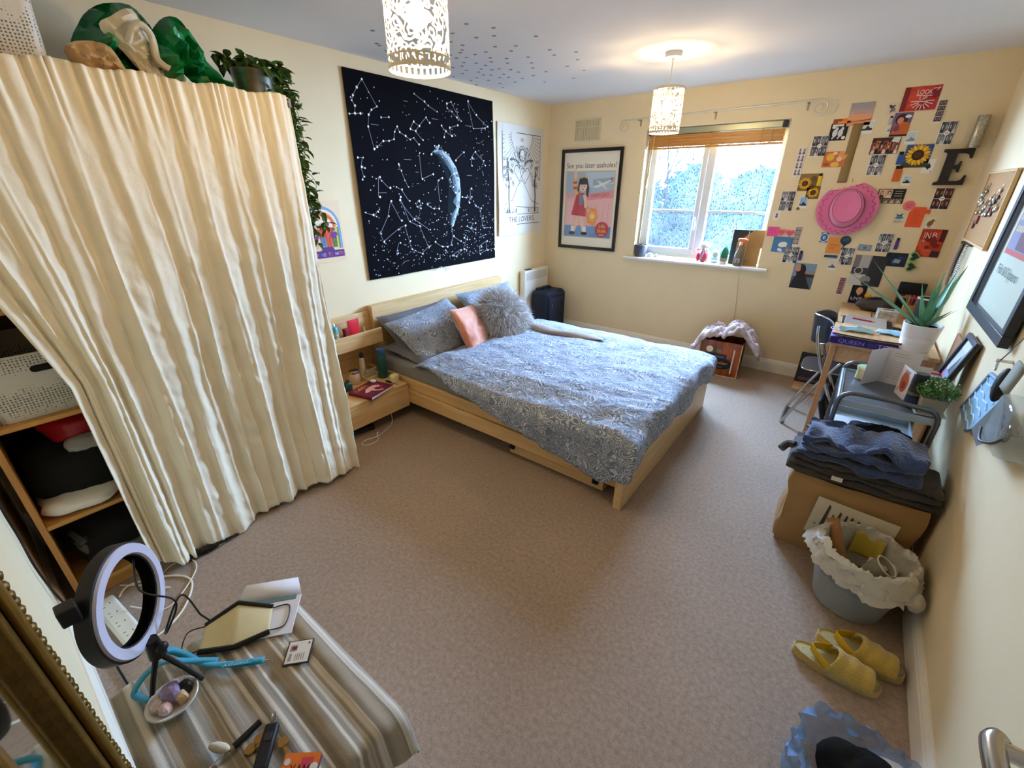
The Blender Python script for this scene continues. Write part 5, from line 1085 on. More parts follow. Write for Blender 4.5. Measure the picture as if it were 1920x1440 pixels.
for b, sd, c_, lab in (((-.444, 1.308, -.395, 1.152), 42, ('#b5a49c', '#d2c0b4', '#4a4444', '#5a5254'), 'grey photo-booth strip above the blue dog card'), ((-.038, .932, .005, .783), 43, ('#8a4a56', '#d0a8a0', '#5a2c38', '#7a3a48'), 'dark red photo-booth strip low beside the desk'), ((.200, 2.150, .246, 2.009), 44, ('#6a5a56', '#b09a90', '#2c2628', '#4a4042'), 'brownish photo-booth strip right of the red neon poster')):
    w_, h_ = WH_(b); P_('photo_strip', strip(w_, h_, sd, c_), b, lab)
a = Art(.148, .132, '#4a7fae'); a.disc(.078, .070, .034, '#ece8e0', .022, rot=.2); a.rect(.05, .052, .108, .062, '#ece8e0'); a.disc(.062, .025, .018, '#efece6', .013, rot=-.4); a.disc(.075, .018, .010, '#efece6'); a.rect(0, 0, .148, .004, '#e6e2da'); P_('blue_card', a, (-.588, 1.218, -.440, 1.086), 'blue card showing a white cap, below the pink note', 'card')
b = (-.383, 1.016, -.221, .802); a = Art(.162, .214, '#7f98ac'); a.rect(0, 0, .162, .10, '#54636e'); a.rect(.07, .11, .162, .15, '#a08a74'); a.rect(.08, .10, .162, .125, '#2c3036')
a.poly([(0, 0), (.155, 0), (.125, .06), (.095, .125), (.04, .13), (.02, .09)], '#24242a'); a.disc(.058, .155, .036, '#2c1e1c', .052); a.disc(.036, .172, .022, '#c8907a', .030); a.poly([(.05, .19), (.09, .18), (.095, .09), (.06, .10)], '#2c1e1c'); P_('portrait_photo', a, b, 'large photo of a dark-haired person in black by the sea')
a = Art(.052, .076, '#2f5f9e'); a.ring(.026, .038, .024, .030, '#d9dde0', asp=1.2); a.disc(.026, .038, .010, '#e6e6e2', .014); a.disc(.027, .036, .004, '#2f5f9e', .008); P_('blue_card', a, (-.253, 1.268, -.200, 1.192), 'small blue card with white oval at the hat brim', 'card')
a = Art(.098, .127, '#e2934a'); a.lines_of_text(.02, .03, .078, .075, 4, '#b06a30', .003, 2); P_('orange_sheet', a, (-.194, 1.238, -.096, 1.111), 'plain light orange sheet below the pink hat', 'note')
a = Art(.004, .004, '#24344c', .003); a.disc(.042, .046, .036, '#22344e', .034); a.disc(.042, .052, .024, '#3a5068', .020); a.poly([(.022, .022), (.060, .022), (.044, 0), (.038, 0)], '#22344e'); a.line([(.041, .003), (.028, -.028)], .007, '#22344e'); P_('balloon_cutout', a, (-.120, 1.250, -.04, 1.172), 'dark blue balloon-shaped cutout by the orange sheet', 'cutout')
a = Art(.084, .046, '#8593ab'); a.rect(.012, .010, .072, .036, '#98a5b8'); a.disc(.042, .023, .013, '#5d6c88', .010); P_('banknote_card', a, (.016, 1.194, .100, 1.148), 'blue-grey banknote-like card above the street picture', 'card')
b = (.019, 1.116, .174, .880); w_, h_ = WH_(b); a = Art(w_+.05, h_, '#8c8a88'); a.rect(0, .13, .10, h_, '#b5b2ac'); a.rect(.0, .14, .04, h_, '#77757a'); a.poly([(.11, h_), (w_+.05, h_), (w_+.05, 0), (.12, 0), (.10, .09)], '#2e2d30'); a.rect(0, .09, .11, .14, '#3e3d40'); a.ring(.045, .115, .022, .028, '#d0cec8'); a.rect(0, 0, .10, .085, '#cfccc4'); a.disc(.105, .05, .034, '#8f8d8c', .030); a.disc(.115, .02, .03, '#4a484a', .018); P_('street_picture', a, b, 'large black and white street picture above the LIVE poster')
a = Art(.130, .102, '#131a2a'); blot(a, 0, 0, .13, .102, ['#1f2c44', '#2c4468', '#1a2234'], 14, .01, .03, 5); a.poly([(.05, .03), (.09, .025), (.095, .05), (.06, .058)], '#9aa4b0'); P_('night_photo', a, (.205, 1.149, .335, 1.047), 'dark blue night photo left of the green sunglasses')
b = (.060, .885, .160, .732); a = Art(.100, .153, '#14141a'); a.disc(.055, .105, .036, '#1c1618', .044); a.disc(.055, .105, .022, '#e0a884', .029); a.rect(.047, .068, .063, .082, '#d8a080'); a.poly([(.0, 0), (.1, 0), (.08, .07), (.03, .07)], '#1a2440'); a.text('LIVE', .05, .030, .024, '#e6e4e0', .075, True); a.line([(.058, .095), (.066, .092)], .003, '#b05a50'); P_('live_poster', a, b, 'dark poster lettered LIVE with a smiling face, above the desk', 'poster')
b = (-.002, 2.239, .192, 2.095); w_, h_ = WH_(b); a = Art(w_, h_, '#c23a2a'); blot(a, 0, 0, w_, h_, ['#a92c2c', '#d04a30', '#b5304a', '#8a2430'], 16, .015, .045, 8); a.rect(.0, 0, .03, h_, '#7a1f26')
for k in range(9): t_ = PI*(.98+.13*k); a.line([(.112+.02*math.cos(t_), .055+.02*math.sin(t_)), (.112+.062*math.cos(t_), .052+.05*math.sin(t_))], .0045, '#f0d8cc', layer=False)
a.lay(); a.text('LOOK', .112, .095, .030, '#f2ddd2', .08, True); a.text('UP', .112, .062, .022, '#f2ddd2', .04, True); a.line([(.07, .09), (.155, .085)], .004, '#f0d8cc'); a.line([(.085, .055), (.14, .05)], .004, '#f0d8cc'); a.line([(.15, .125), (.185, .13), (.17, .115)], .004, '#f0d8cc'); P_('neon_poster', a, b, 'red print with white neon scribble at the very top of the collage', 'poster')
b = (.361, 1.328, .500, 1.133); w_, h_ = WH_(b); a = Art(w_, h_, '#b0341f'); blot(a, 0, 0, w_, h_, ['#c8432a', '#94281a', '#7a2018', '#d0502e'], 18, .012, .04, 9); a.rect(w_-.03, .11, w_, h_, '#4a1c16'); a.rect(w_-.05, 0, w_, .05, '#3a1a28'); a.text('IN', .02, .13, .045, '#f0d0c0', .035); a.text('R', .066, .14, .035, '#f0d0c0', .03); a.line([(.02, .12), (.03, .105)], .005, '#f0d0c0'); a.rect(0, .045, w_, .048, '#d86a40'); P_('neon_poster', a, b, 'red neon sign print under the kiwi card at the wall corner', 'poster')
a = Art(.054, .075, '#d9ccb8'); blot(a, .006, .006, .048, .069, ['#6a5a50', '#8f7c6c', '#4a4040'], 9, .006, .014, 3); P_('drawn_card', a, (-.071, 2.155, -.018, 2.080), 'small pencil-drawn card left of the red scribble print', 'card')
b = (-.015, 2.090, .085, 1.942); a = Art(.100, .148, '#8a6a74'); a.rect(0, .08, .1, .148, '#6d5f80'); a.disc(.045, .105, .034, '#3a1f28', .034); a.disc(.04, .098, .018, '#d98a70', .022); a.poly([(.0, 0), (.1, 0), (.1, .08), (.06, .09), (.02, .06)], '#c0622e'); a.disc(.03, .05, .018, '#8a3a5a', .02); a.disc(.078, .122, .018, '#f0ede6', .010); a.rect(0, 0, .1, .012, '#2a2226'); P_('comic_photo', a, b, 'photo with a white speech bubble beneath the red scribble print')
b = (-.100, 1.938, .063, 1.831); a = Art(.163, .107, '#3a2a28')
for k in range(7): portrait(a, .004+k*.022, .002+.01*(k % 3), .030+k*.022, .075+.012*(k % 2), ['#8a4a48', '#c0703a', '#2a2224'][k % 3], SK[k % 4], '#241a18', ['#a84a50', '#e0d8cc', '#1c1a1c'][(k+1) % 3], k)
a.poly([(.11, .08), (.155, .07), (.16, .105), (.12, .107)], '#e4e0d8'); P_('party_photo', a, b, 'crowded party photo above the black and white booth photo')
b = (.110, 1.883, .257, 1.737); a = Art(.147, .147, '#3c5688'); a.rect(0, 0, .147, .03, '#4a4030'); sunflower(a, .075, .080, .068, '#f0c22a', '#3a2214', 21); P_('sunflower_photo', a, b, 'big yellow sunflower photo on blue beside the ace of spades')
b = (.030, 1.597, .191, 1.496); a = Art(.161, .101, '#1c1818'); a.rect(.004, .038, .085, .097, '#b08a6a'); portrait(a, .008, .04, .045, .095, '#d8c0a8', '#d9a888', '#8a4a34', '#5a4038', 1); portrait(a, .045, .04, .085, .095, '#c8a890', '#e0b898', '#2a2020', '#d8d0c4', 2)
for k in range(3): a.line([(.10, .084-.016*k), (.145, .085-.016*k)], .003, '#cfc8bc')
for k in range(4): portrait(a, .004+k*.038, .003, .038+k*.038, .033, '#8a7a6a', SK[k % 3], '#2c2420', '#c8c0b0', k+5)
P_('ticket', a, b, 'dark ticket with small faces right of the pink hat', 'ticket')
a = Art(.004, .004, '#e8707a'); a.v = []; a.f = []; a.c = []; a.w = 0; a.col = C('#e8707a'); 
a.prism([(.036+.036*math.cos(2*PI*k/20), .034+.034*math.sin(2*PI*k/20)) for k in range(20)], 0, .002); a.w = .002; a.line([(.018, .045), (.056, .047)], .004, '#b84a58'); a.line([(.016, .033), (.058, .034)], .004, '#b84a58'); a.line([(.022, .022), (.05, .023)], .004, '#b84a58'); P_('round_sticker', a, (.200, 1.52, .272, 1.450), 'round coral sticker above the orange shirt-shaped note', 'sticker')
a = Art(.004, .004, '#e2592e'); a.v = []; a.f = []; a.c = []; a.col = C('#e2592e'); a.prism([(0, 0), (.092, 0), (.092, .095), (.118, .092), (.118, .125), (.092, .125), (.088, .139), (.022, .139), (0, .10)], 0, .002); a.w = .002; a.lines_of_text(.025, .02, .075, .12, 7, '#b53f20', .0025, 4); P_('shirt_note', a, (.249, 1.475, .365, 1.336), 'orange note cut like a T-shirt near the kiwi card', 'note')
a = Art(.070, .084, '#ddd0b0', .001); a.poly([(.010, .066), (.030, .058), (.055, .070), (.045, .052), (.022, .050)], '#3a4048'); a.poly([(.008, .035), (.02, .05), (.045, .052), (.062, .040), (.05, .032), (.035, .028), (.018, .032)], '#4a88b0'); a.text('IBIZA', .035, .006, .014, '#4a5058', .045, True); P_('bird_card', a, (.168, 1.444, .246, 1.360), 'blue bird drawing left of the orange shirt note', 'card')
a = Art(.055, .076, '#e6dcc6'); a.disc(.026, .036, .016, '#8a5a30', .022, rot=-.4); a.disc(.036, .056, .009, '#8a5a30'); a.line([(.042, .058), (.054, .050)], .003, '#5a3a20'); a.line([(.024, .016), (.022, .004)], .003, '#5a3a20'); a.line([(.032, .016), (.034, .004)], .003, '#5a3a20'); P_('kiwi_card', a, (.362, 1.407, .417, 1.331), 'brown kiwi bird card above the red neon sign print', 'card')
def lighter(x, z, rotz, col, label, w=.024, h=.080):
    t = thing('lighter', label, 'lighter', (0, 0, 0), group=GRP)
    bx('lighter_body', mat(col, .3, spec=.6), -w/2, 0, 0, w/2, h*.80, .010, t, .004); bx('lighter_top', mat('#20201f', .4, .5), -w/2+.002, h*.80, .001, w/2-.002, h, .009, t, .003)
    t.matrix_world = Matrix.Translation((x, D-.001, z)) @ M_BACK @ Matrix.Rotation(rotz, 4, 'Z'); return t
lighter(-.366, 1.616, 0, '#e0c01c', 'yellow lighter stuck beside the brown sunflower card', .027, .092)
lighter(-.356, 1.037, 0, '#3a2f7a', 'purple lighter beside the photo over the blue cap card', .024, .078)
lighter(-.102, 1.088, PI/2, '#1f4a80', 'dark blue lighter lying flat below the orange sheet', .022, .088)
lighter(.092, 1.760, 0, '#2255a0', 'blue lighter left of the big sunflower', .030, .082); lighter(.106, 1.646, 0, '#d2622a', 'orange lighter below the big sunflower', .044, .105)
lighter(.243, 1.171, 0, '#4a2a88', 'violet lighter right of the four-frame photo above the night photo', .022, .086); lighter(-.031, 2.020, 0, '#b9bcbe', 'silver lighter under the pencil-drawn card', .020, .052)
tag(MB().cyl((0, 0, 0), (0, -.004, 0), .012, n=14).build('pin_badge', mat('#6a5c48', .5), loc=(-.465, D-.001, 1.446)), 'small dark pin badge left of the hat', 'badge')
# brown ribbon, hat, letter, sunglasses, glitter tube
rbn = MB().grid(2, 24, lambda u, v: Vector((-.247+.060*u, -.004-.003*math.sin(v*7+u), 2.040-.40*v))).build('ribbon', mat('#8d7346', .8, bump=.1, bscale=150), loc=(0, D, 0), solid=.002, smooth=80)
tag(rbn, 'wide brown ribbon hanging from the sunset postcard to the pink hat', 'ribbon')
ht = thing('cowboy_hat', 'pink felt cowboy hat with zigzag stitching hung on the collage wall', 'hat', (-.135, D-.012, 1.452), rot=(PI/2-.10, -.10, -.06)); PINK = mat('#e47aa4', .8, noise_amt=.08, scale=9, sheen=.5)
def hat_r(th): return .193+.006*math.cos(2*th)
def brim(u, v):
    th = 2*PI*u; r = .075+(hat_r(th)-.075)*v; return Vector((r*math.cos(th)*1.0, r*math.sin(th)*1.04, .012*v*v*math.cos(2*th)*1.2+.010))
MB().grid(64, 10, brim, wrap=True).build('brim', PINK, ht, smooth=80, solid=.005)
def crown(u, v):
    th = 2*PI*u; f = 1-v; r = (.128-.030*v)*(1 if v < .82 else max(0, 1-((v-.82)/.18)**2*.999)); x, y = r*math.cos(th)*.86, r*math.sin(th)*1.1; z = .010+.105*min(1, v/.82)
    if v >= .82: z -= .030*max(0, 1-(r/.103))
    return Vector((x+.012*v, y+.010*v, z))
MB().grid(48, 22, crown, wrap=True).build('crown', PINK, ht, smooth=70)
ZZ = mat('#8f2f5c', .8); zz = []
for k in range(48): th = 2*PI*k/48; r = .168+(.011 if k % 2 else -.011); v = (r-.075)/(hat_r(th)-.075); p_ = brim(k/48, v); zz.append((p_.x, p_.y, p_.z+.004))
MB().tube(zz, .0017, n=5, closed=True).build('zigzag_stitching', ZZ, ht); MB().tube([(.127*math.cos(2*PI*k/40)*.87, .127*math.sin(2*PI*k/40)*1.11, .020+.003*math.sin(k*.8)) for k in range(40)], .0022, n=5, closed=True).build('hat_band', ZZ, ht)
MB().tube([(.1035*math.cos(2*PI*k/36)*.86+.010, .1035*math.sin(2*PI*k/36)*1.10+.008, .115) for k in range(36)], .0018, n=5, closed=True).build('crown_stitching', ZZ, ht)
MB().tube([(-.13, .13, .012), (-.003, .405, -.004)], .0022, n=5).tube([(-.003, .405, -.004), (.005, .19, .012)], .0022, n=5).build('hanging_cord', mat('#b3a27c', .8), ht)
le = MB(); sxs = [(0, 0), (.150, 0), (.150, .058), (.140, .058), (.130, .030), (.112, .024), (.072, .024), (.072, .092), (.088, .094), (.096, .075), (.106, .075), (.106, .140), (.096, .140), (.090, .120), (.072, .118), (.072, .186), (.108, .186), (.126, .178), (.136, .155), (.147, .155), (.147, .212), (0, .212), (0, .196), (.018, .190), (.022, .180), (.022, .030), (.018, .020), (0, .015)]
tg = bpy.data.meshes.new('letter'); tri = tessellate_polygon([[Vector((x, y, 0)) for x, y in sxs]]); n_ = len(sxs); tg.from_pydata([(x, y, z) for z in (0, .02) for x, y in sxs], [], [tuple(q) for q in tri]+[tuple(i+n_ for i in q) for q in tri]+[(i, (i+1) % n_, n_+(i+1) % n_, n_+i) for i in range(n_)]); b_ = bmesh.new(); b_.from_mesh(tg); bmesh.ops.recalc_face_normals(b_, faces=b_.faces); b_.to_mesh(tg); b_.free()
tg.materials.append(mat('#221e19', .5)); lo_ = bpy.data.objects.new('letter', tg); COL.objects.link(lo_); lo_.matrix_world = Matrix.Translation((.318, D-.012, 1.622)) @ M_BACK @ Matrix.Scale(1.06, 4); tag(lo_, 'black wooden letter E standing out from the collage wall', 'letter')
gt = thing('glitter_tube', 'silver glitter tube standing above the letter E', 'tube', (.452, D-.055, 1.848)); GLIT = mat('#cfc8b4', .3, .7, noise_amt=.6, scale=120)
MB().lathe([(.030, 0), (.032, .004), (.032, .185), (.030, .188)], 24).build('tube_body', GLIT, gt); MB().lathe([(.0325, .0), (.0325, .010)], 24, closed=True).build('tube_rim', mat('#8d8a86', .3, .8), gt)
def heart_glasses(loc, vert, fr, ln, label, s, m_fr=None):
    t = thing('heart_sunglasses', label, 'sunglasses', (0, 0, 0), group=GRP); F = mat(fr, .35, spec=.5); Lm = mat(ln, .15, spec=.6)
    for i in (0, 1):
        cx = (i-.5)*.070*s; hp = [(x, y) for x, y in heart(cx, 0, .036*s)][:-1]; hi = [(cx+(x-cx)*.74, y*.74-.001) for x, y in hp]
        n_ = len(hp); mb = MB(); vs = [(x, y, z) for z in (0, .006) for x, y in hp]+[(x, y, z) for z in (0, .006) for x, y in hi]
        fs = [(k, (k+1) % n_, n_+(k+1) % n_, n_+k) for k in range(n_)]+[(2*n_+k, 3*n_+k, 3*n_+(k+1) % n_, 2*n_+(k+1) % n_) for k in range(n_)]+[(n_+k, n_+(k+1) % n_, 3*n_+(k+1) % n_, 3*n_+k) for k in range(n_)]
        mb.add(vs, fs).build('lens_rim', F, t, smooth=30); MB().prism(hi, .002, .004).build('lens', Lm, t, smooth=30)
    MB().tube([(-.012*s, .012*s, .003), (0, .017*s, .004), (.012*s, .012*s, .003)], .0028, n=6).build('bridge', F, t)
    for sx in (-1, 1): MB().tube([(sx*.066*s, .012*s, .002), (sx*.050*s, .016*s, -.003), (-sx*.01*s, .014*s, -.004)], .0025, n=6).build('temple', F, t)
    t.matrix_world = Matrix.Translation((loc[0], D-.007, loc[1])) @ M_BACK @ Matrix.Rotation(vert, 4, 'Z'); return t
heart_glasses((.372, 1.092), PI/2, '#7fb04a', '#101a10', 'green heart-shaped sunglasses hung upright beside the red neon sign print', 1.05)
heart_glasses((-.507, 1.254), -.05, '#e8707e', '#d8606e', 'pink heart-shaped sunglasses between the pink note and grey strip', .92)
# ------------------------------------------------------------------ desk in the far right corner
dk = thing('desk', 'narrow light wood desk along the wall under the photo collage', 'desk', (.025, 3.22, 0))
DW = wood('desk_wood', '#d6b083', '#c2976a', 1); DWZ = wood('desk_wood_z', '#d0a57a', '#bd8f63', 2)
def Dk(n, m, x0, y0, z0, x1, y1, z1, b=.003): return bx(n, m, x0-.025, y0-3.22, z0, x1-.025, y1-3.22, z1, dk, b)
Dk('desk_top', DW, .025, 3.22, .712, .532, 4.505, .735)
for x, y in ((.03, 3.25), (.495, 3.25), (.03, 4.44), (.495, 4.44)):
    MB().prism([(-.0, -.0), (.034, 0), (.034, .034), (0, .034)], 0, .712).build('leg', DWZ, dk, loc=(x-.025, y-3.22, 0), bevel=.003)
Dk('apron', DW, .064, 3.27, .60, .50, 3.29, .712); Dk('apron', DW, .045, 3.29, .62, .06, 4.44, .712)
Dk('stretcher', DWZ, .06, 4.45, .10, .50, 4.468, .16)
DT = .7352
bk = thing('book', 'thick purple book lettered QUEEN BITCH along its spine, at the desk front', 'book', (.015, 3.20, DT)); bw, bd_, bh = .40, .26, .042
bx('pages', mat('#e9e3da', .8), .004, .006, .003, bw-.006, bd_-.006, bh-.003, bk, 0)
PUR = mat('#8a78d8', .4); bx('cover', PUR, 0, 0, 0, bw, bd_, .003, bk, .001); bx('cover', PUR, 0, 0, bh-.003, bw, bd_, bh, bk, .001)
a = Art(bw, bh, '#33236a', .002); a.text('QUEEN', .045, .010, .023, '#9a8ae0', .125); a.text('BI', .190, .010, .023, '#54489a', .035); a.text('TCH', .232, .010, .023, '#e8a8c8', .085)
a.v = [(x, -z, y) for x, y, z in a.v]; a.build('spine', print_mat(.4), bk, smooth=0, colors=True)
ty = thing('lap_tray', 'bow-fronted wooden tray with a black wire rim resting on the purple book', 'tray', (.02, 3.19, DT+.0425)); tp = []
for k in range(15): f = k/14; tp.append((f*.42, -.03*math.sin(PI*f)+.012))
BLK = mat('#17151a', .4)
MB().prism(tp+[(.42, .30), (0, .30)], .010, .020).build('tray_board', DW, ty, bevel=.002); MB().tube([(x, y-.003, .019) for x, y in tp], .0042, n=6).build('wire_rim', BLK, ty)
for x in (.06, .36): MB().cyl((x, .012, 0), (x, .012, .012), .005, n=8).cyl((x, .27, 0), (x, .27, .012), .005, n=8).build('tray_foot', BLK, ty)
TZ = DT+.0425+.0203
def mask_obj(loc, rz, label, col, seed):
    t = thing('face_mask', label, 'face mask', loc, rz); mb = MB().grid(16, 10, lambda u, v: Vector((-.085+.17*u, -.042+.084*v, .010+.014*math.sin(PI*u)*math.sin(PI*v)+.004*math.sin(v*PI*6)+.012*fbm((u, v, seed), 3, seed)))); mb.build('mask_panel', mat(col, .7, noise_amt=.08, scale=30), t, smooth=70, solid=.0015)
    for sx in (-1, 1): MB().tube(catmull([(sx*.083, -.036, .010), (sx*.115, -.02, .004), (sx*.118, .02, .004), (sx*.083, .036, .010)], 5), .0013, n=5).build('ear_loop', WHITE, t)
    return t
mask_obj((.125, 3.315, TZ), .15, 'pale blue face mask on the tray nearer the chair', '#a9d3e2', 3); mask_obj((.315, 3.36, TZ), -.2, 'crumpled blue face mask on the tray beside the aloe pot', '#9fcade', 7)
lp = thing('laptop', 'closed silver laptop on a dark notebook in the middle of the desk', 'laptop', (.065, 3.60, DT+.012), rz=-.02)
bx('laptop_base', mat('#b9aca0', .35, .5), 0, 0, 0, .23, .33, .010, lp, .003); bx('laptop_lid', mat('#c9bcae', .35, .5), 0, 0, .0108, .23, .33, .018, lp, .003)
tag(bx('notebook', mat('#2a2230', .6), .055, 3.585, DT, .335, 3.95, DT+.0115, None, .002), 'dark notebook underneath the silver laptop', 'notebook')
t = thing('pen', 'red pen lying on the silver laptop', 'pen', (.11, 3.80, DT+.035), rz=-.3); MB().cyl((0, 0, 0), (.11, 0, 0), .005, n=10).build('pen_barrel', mat('#c23a44', .4), t); MB().cyl((.11, 0, 0), (.135, 0, 0), .005, .001, n=10).build('pen_tip', mat('#d9b89a', .4), t)
tag(bx('kraft_folder', mat('#c79d6a', .7), .04, 3.98, DT, .22, 4.22, DT+.006, None, .001), 'flat kraft paper folder behind the laptop', 'folder')
pc = thing('phone', 'black phone lying right of the silver laptop', 'phone', (.355, 3.74, DT), rz=.2); bx('phone_body', mat('#141318', .3), -.035, -.075, 0, .035, .075, .009, pc, .003); bx('phone_screen', mat('#08080c', .1), -.032, -.07, .009, .032, .07, .0096, pc, 0)
tb = thing('tissue_box', 'white printed tissue box standing behind the laptop', 'box', (.25, 4.00, DT), rz=.1); bx('carton', mat('#d9d2c6', .6, noise_amt=.35, scale=35, dark='#8f887c'), 0, 0, 0, .115, .10, .07, tb, .002); bx('opening', mat('#6b655c', .7), .025, .03, .07, .09, .07, .0706, tb, 0)
bb = thing('cosmetic_bag', 'dark see-through pouch slumped on the desk under the LIVE poster', 'pouch', (.225, 4.32, DT)); cloth_lump('pouch_body', (0, 0, .045), (.115, .075, .045), mat('#4a4640', .3, noise_amt=.4, scale=12, spec=.5), None, None, 8, .02, 9, par=bb); MB().tube(catmull([(-.10, 0, .06), (-.03, -.02, .092), (.05, .0, .095), (.11, .01, .06)], 5), .006, n=6).build('zip', mat('#1d1b1a', .4), bb)
MB().ell((-.055, .03, .10), (.022, .016, .018), 8, 6).jitter(.006, 60, 4).build('bow', mat('#d8a62c', .6), bb)
cup = thing('pencil_cup', 'wooden cup of coloured pencils and brushes beside the black case', 'pencil cup', (.425, 4.20, DT)); MB().lathe([(.042, 0), (.045, .003), (.047, .10), (.042, .10), (.040, .01)], 20).build('cup', mat('#b98a4a', .6), cup)
rr = random.Random(5)
for k, c in enumerate(('#d8b02c', '#d84a2a', '#c8385a', '#8a3a7a', '#5a8a3a', '#c0703a', '#2c2a3a', '#e08a3a')):
    a_ = 2*PI*k/8; MB().cyl((.018*math.cos(a_), .018*math.sin(a_), .012), (.036*math.cos(a_), .036*math.sin(a_), .145+.02*rr.random()), .006, n=8).build('pencil', mat(c, .5), cup)
cs = thing('make_up_case', 'open black make-up case with a coral edge at the back of the desk', 'case', (.345, 4.36, DT)); bx('case_body', BLK, 0, 0, 0, .15, .11, .12, cs, .006); bx('case_lid', BLK, -.005, .085, .12, .155, .115, .215, cs, .006); bx('coral_edge', mat('#c8705e', .5), .0, -.003, .112, .15, .004, .124, cs, .002)
for k in range(4): bx('palette', mat(['#7a3a3a', '#a86a58', '#4a2a30', '#8f5a4a'][k], .5), .01+k*.034, .01, .12, .038+k*.034, .07, .128, cs, .001)
lm = thing('container', 'dark cylindrical container with pale rim at the desk corner by the wall', 'container', (.480, 3.98, DT)); MB().lathe([(.048, 0), (.050, .004), (.058, .19), (.056, .192), (.046, .01)], 28).build('container_body', mat('#2e3034', .5), lm); MB().lathe([(.0585, .186), (.060, .192), (.057, .196), (.054, .192)], 28, closed=True).build('rim', mat('#c9d0d2', .4), lm)
# aloe
al = thing('aloe_plant', 'spiky aloe in a white ribbed pot at the near end of the desk', 'plant', (.408, 3.23, DT)); prof = [(.060, 0), (.064, .004)]
prof = [(.056, 0), (.060, .004)]
for k in range(7): z = .008+k*.009; prof += [(.0605+.0035*k/3.5+.0018, z+.003), (.0605+.0035*k/3.5, z+.008)]
prof += [(.069, .08), (.076, .150), (.077, .153), (.073, .154), (.070, .145), (.06, .03)]
M_AL = mat('#6fa383', .4, noise_amt=.25, scale=8, dark='#4c8460')
al.location = (.405, 3.215, DT+.030)
al['label'] = 'spiky aloe in a white ribbed pot at the desk front, above the greeting card'
MB().lathe(prof, 40, sx=1.12, sy=1.12).build('pot', mat('#ece8e4', .45), al); MB().lathe([(0, .135), (.077, .135)], 24).build('soil', mat('#2b2118', .95), al)
st = MB().box(-.07, -.07, -.0298, .07, .07, -.001).build('pot_stand', mat('#d8c8b0', .6), al, bevel=.004)
def aloe_leaf(d, ln, w, bend, seed):
    d = Vector(d).normalized(); side = Vector((0, 0, 1)).cross(d).normalized(); side = Vector((1, 0, 0)) if side.length < .1 else side; up = d.cross(side).normalized(); n = 12; vs = []; fs = []
    for i in range(n+1):
        f = i/n; c = d*ln*f+Vector((0, 0, -bend*f*f)); wd = w*(1-f**1.6)*(.85+.5*math.sin(PI*min(1, f*1.4)))+.0008; th = wd*.30
        for a_, b_ in ((-1, .55), (-.5, .05), (0, -.12), (.5, .05), (1, .55), (.5, -.75), (0, -1.0), (-.5, -.75)): vs.append(c+side*wd*a_+up*th*b_*1.0)
    for i in range(n):
        for k in range(8): l = (k+1) % 8; fs.append((i*8+k, i*8+l, (i+1)*8+l, (i+1)*8+k))
    o = MB().add(vs, fs).build('leaf', M_AL, al, smooth=50); o.location = (d.x*.012, d.y*.012, .130); return o
for d, ln, w_, bd in (((-.86, .12, .62), .50, .022, .03), ((-.68, .1, .80), .47, .020, .02), ((-.05, .05, 1), .28, .020, 0), ((.02, -.15, 1), .24, .018, -.01), ((.16, .10, .95), .34, .024, 0), ((.22, .45, .66), .40, .020, .0), ((.12, .9, .75), .42, .014, .0), ((.26, -.35, .55), .19, .018, .02), ((.3, -.1, .42), .17, .018, .01), ((-.3, -.5, .5), .12, .014, .0), ((-.2, .4, .8), .25, .014, 0)): aloe_leaf(d, ln, w_, bd, 1)
# ------------------------------------------------------------------ folding chair
ch = thing('folding_chair', 'black and chrome folding chair drawn up to the desk', 'chair', (0, 3.63, 0)); CHR = mat('#c2c4c6', .18, 1.0); SEATM = mat('#1b1c20', .35, spec=.5)
def tubed(name, pts, r=.0105, closed=False): return MB().tube(catmull(pts, 6) if not closed else pts, r, n=10, closed=closed).build(name, CHR, ch)
hwid = .165
for sy in (-1, 1):
    y = sy*hwid
    tubed('rear_leg', [(-.115, y, .012), (-.02, y, .25), (.085, y, .47), (.12, y, .53)]); tubed('front_leg', [(.235, y*.96, .012), (.13, y*.96, .24), (.02, y*.96, .48), (-.045, y*.96, .66), (-.062, y*.96, .76)])
tubed('foot_bar', [(-.115, -hwid, .012), (-.118, 0, .012), (-.115, hwid, .012)]); tubed('foot_bar', [(.235, -hwid*.96, .012), (.236, 0, .012), (.235, hwid*.96, .012)])
def plate(name, w, h, c, tilt, curve, th, axis):
    def f(u, v, s_):
        a, b = 2*u-1, 2*v-1; k = (abs(a)**5+abs(b)**5); sc2 = 1/(max(1e-6, k)**.2)*max(abs(a), abs(b)) if k > 0 else 1
        y, x = a*w/2*sc2, b*h/2*sc2; return Vector((x, y, curve*(y/(w/2))**2+s_*th/2))
    mb = MB(); mb.grid(18, 12, lambda u, v: f(u, v, 1)); mb.grid(18, 12, lambda u, v: f(1-u, v, -1)); n_ = len(mb.v)//2
    rim = [(i/18, 0) for i in range(18)]+[(1, j/12) for j in range(12)]+[(1-i/18, 1) for i in range(18)]+[(0, 1-j/12) for j in range(12)]
    vs = [f(u, v, 1) for u, v in rim]+[f(u, v, -1) for u, v in rim]; m_ = len(rim); mb.add(vs, [(i, (i+1) % m_, m_+(i+1) % m_, m_+i) for i in range(m_)])
    M = Matrix.Translation(c) @ Matrix.Rotation(tilt, 4, 'Y'); mb.xf(M).build(name, SEATM, ch, smooth=50)
    MB().tube([M @ (f(u, v, 0)) for u, v in rim], .005, n=7, closed=True).build(name+'_trim', CHR, ch)
plate('seat', .33, .34, (.075, 0, .445), -.05, .006, .012, 0); plate('backrest', .33, .19, (-.095, 0, .715), PI/2-.12, .12, .012, 1)
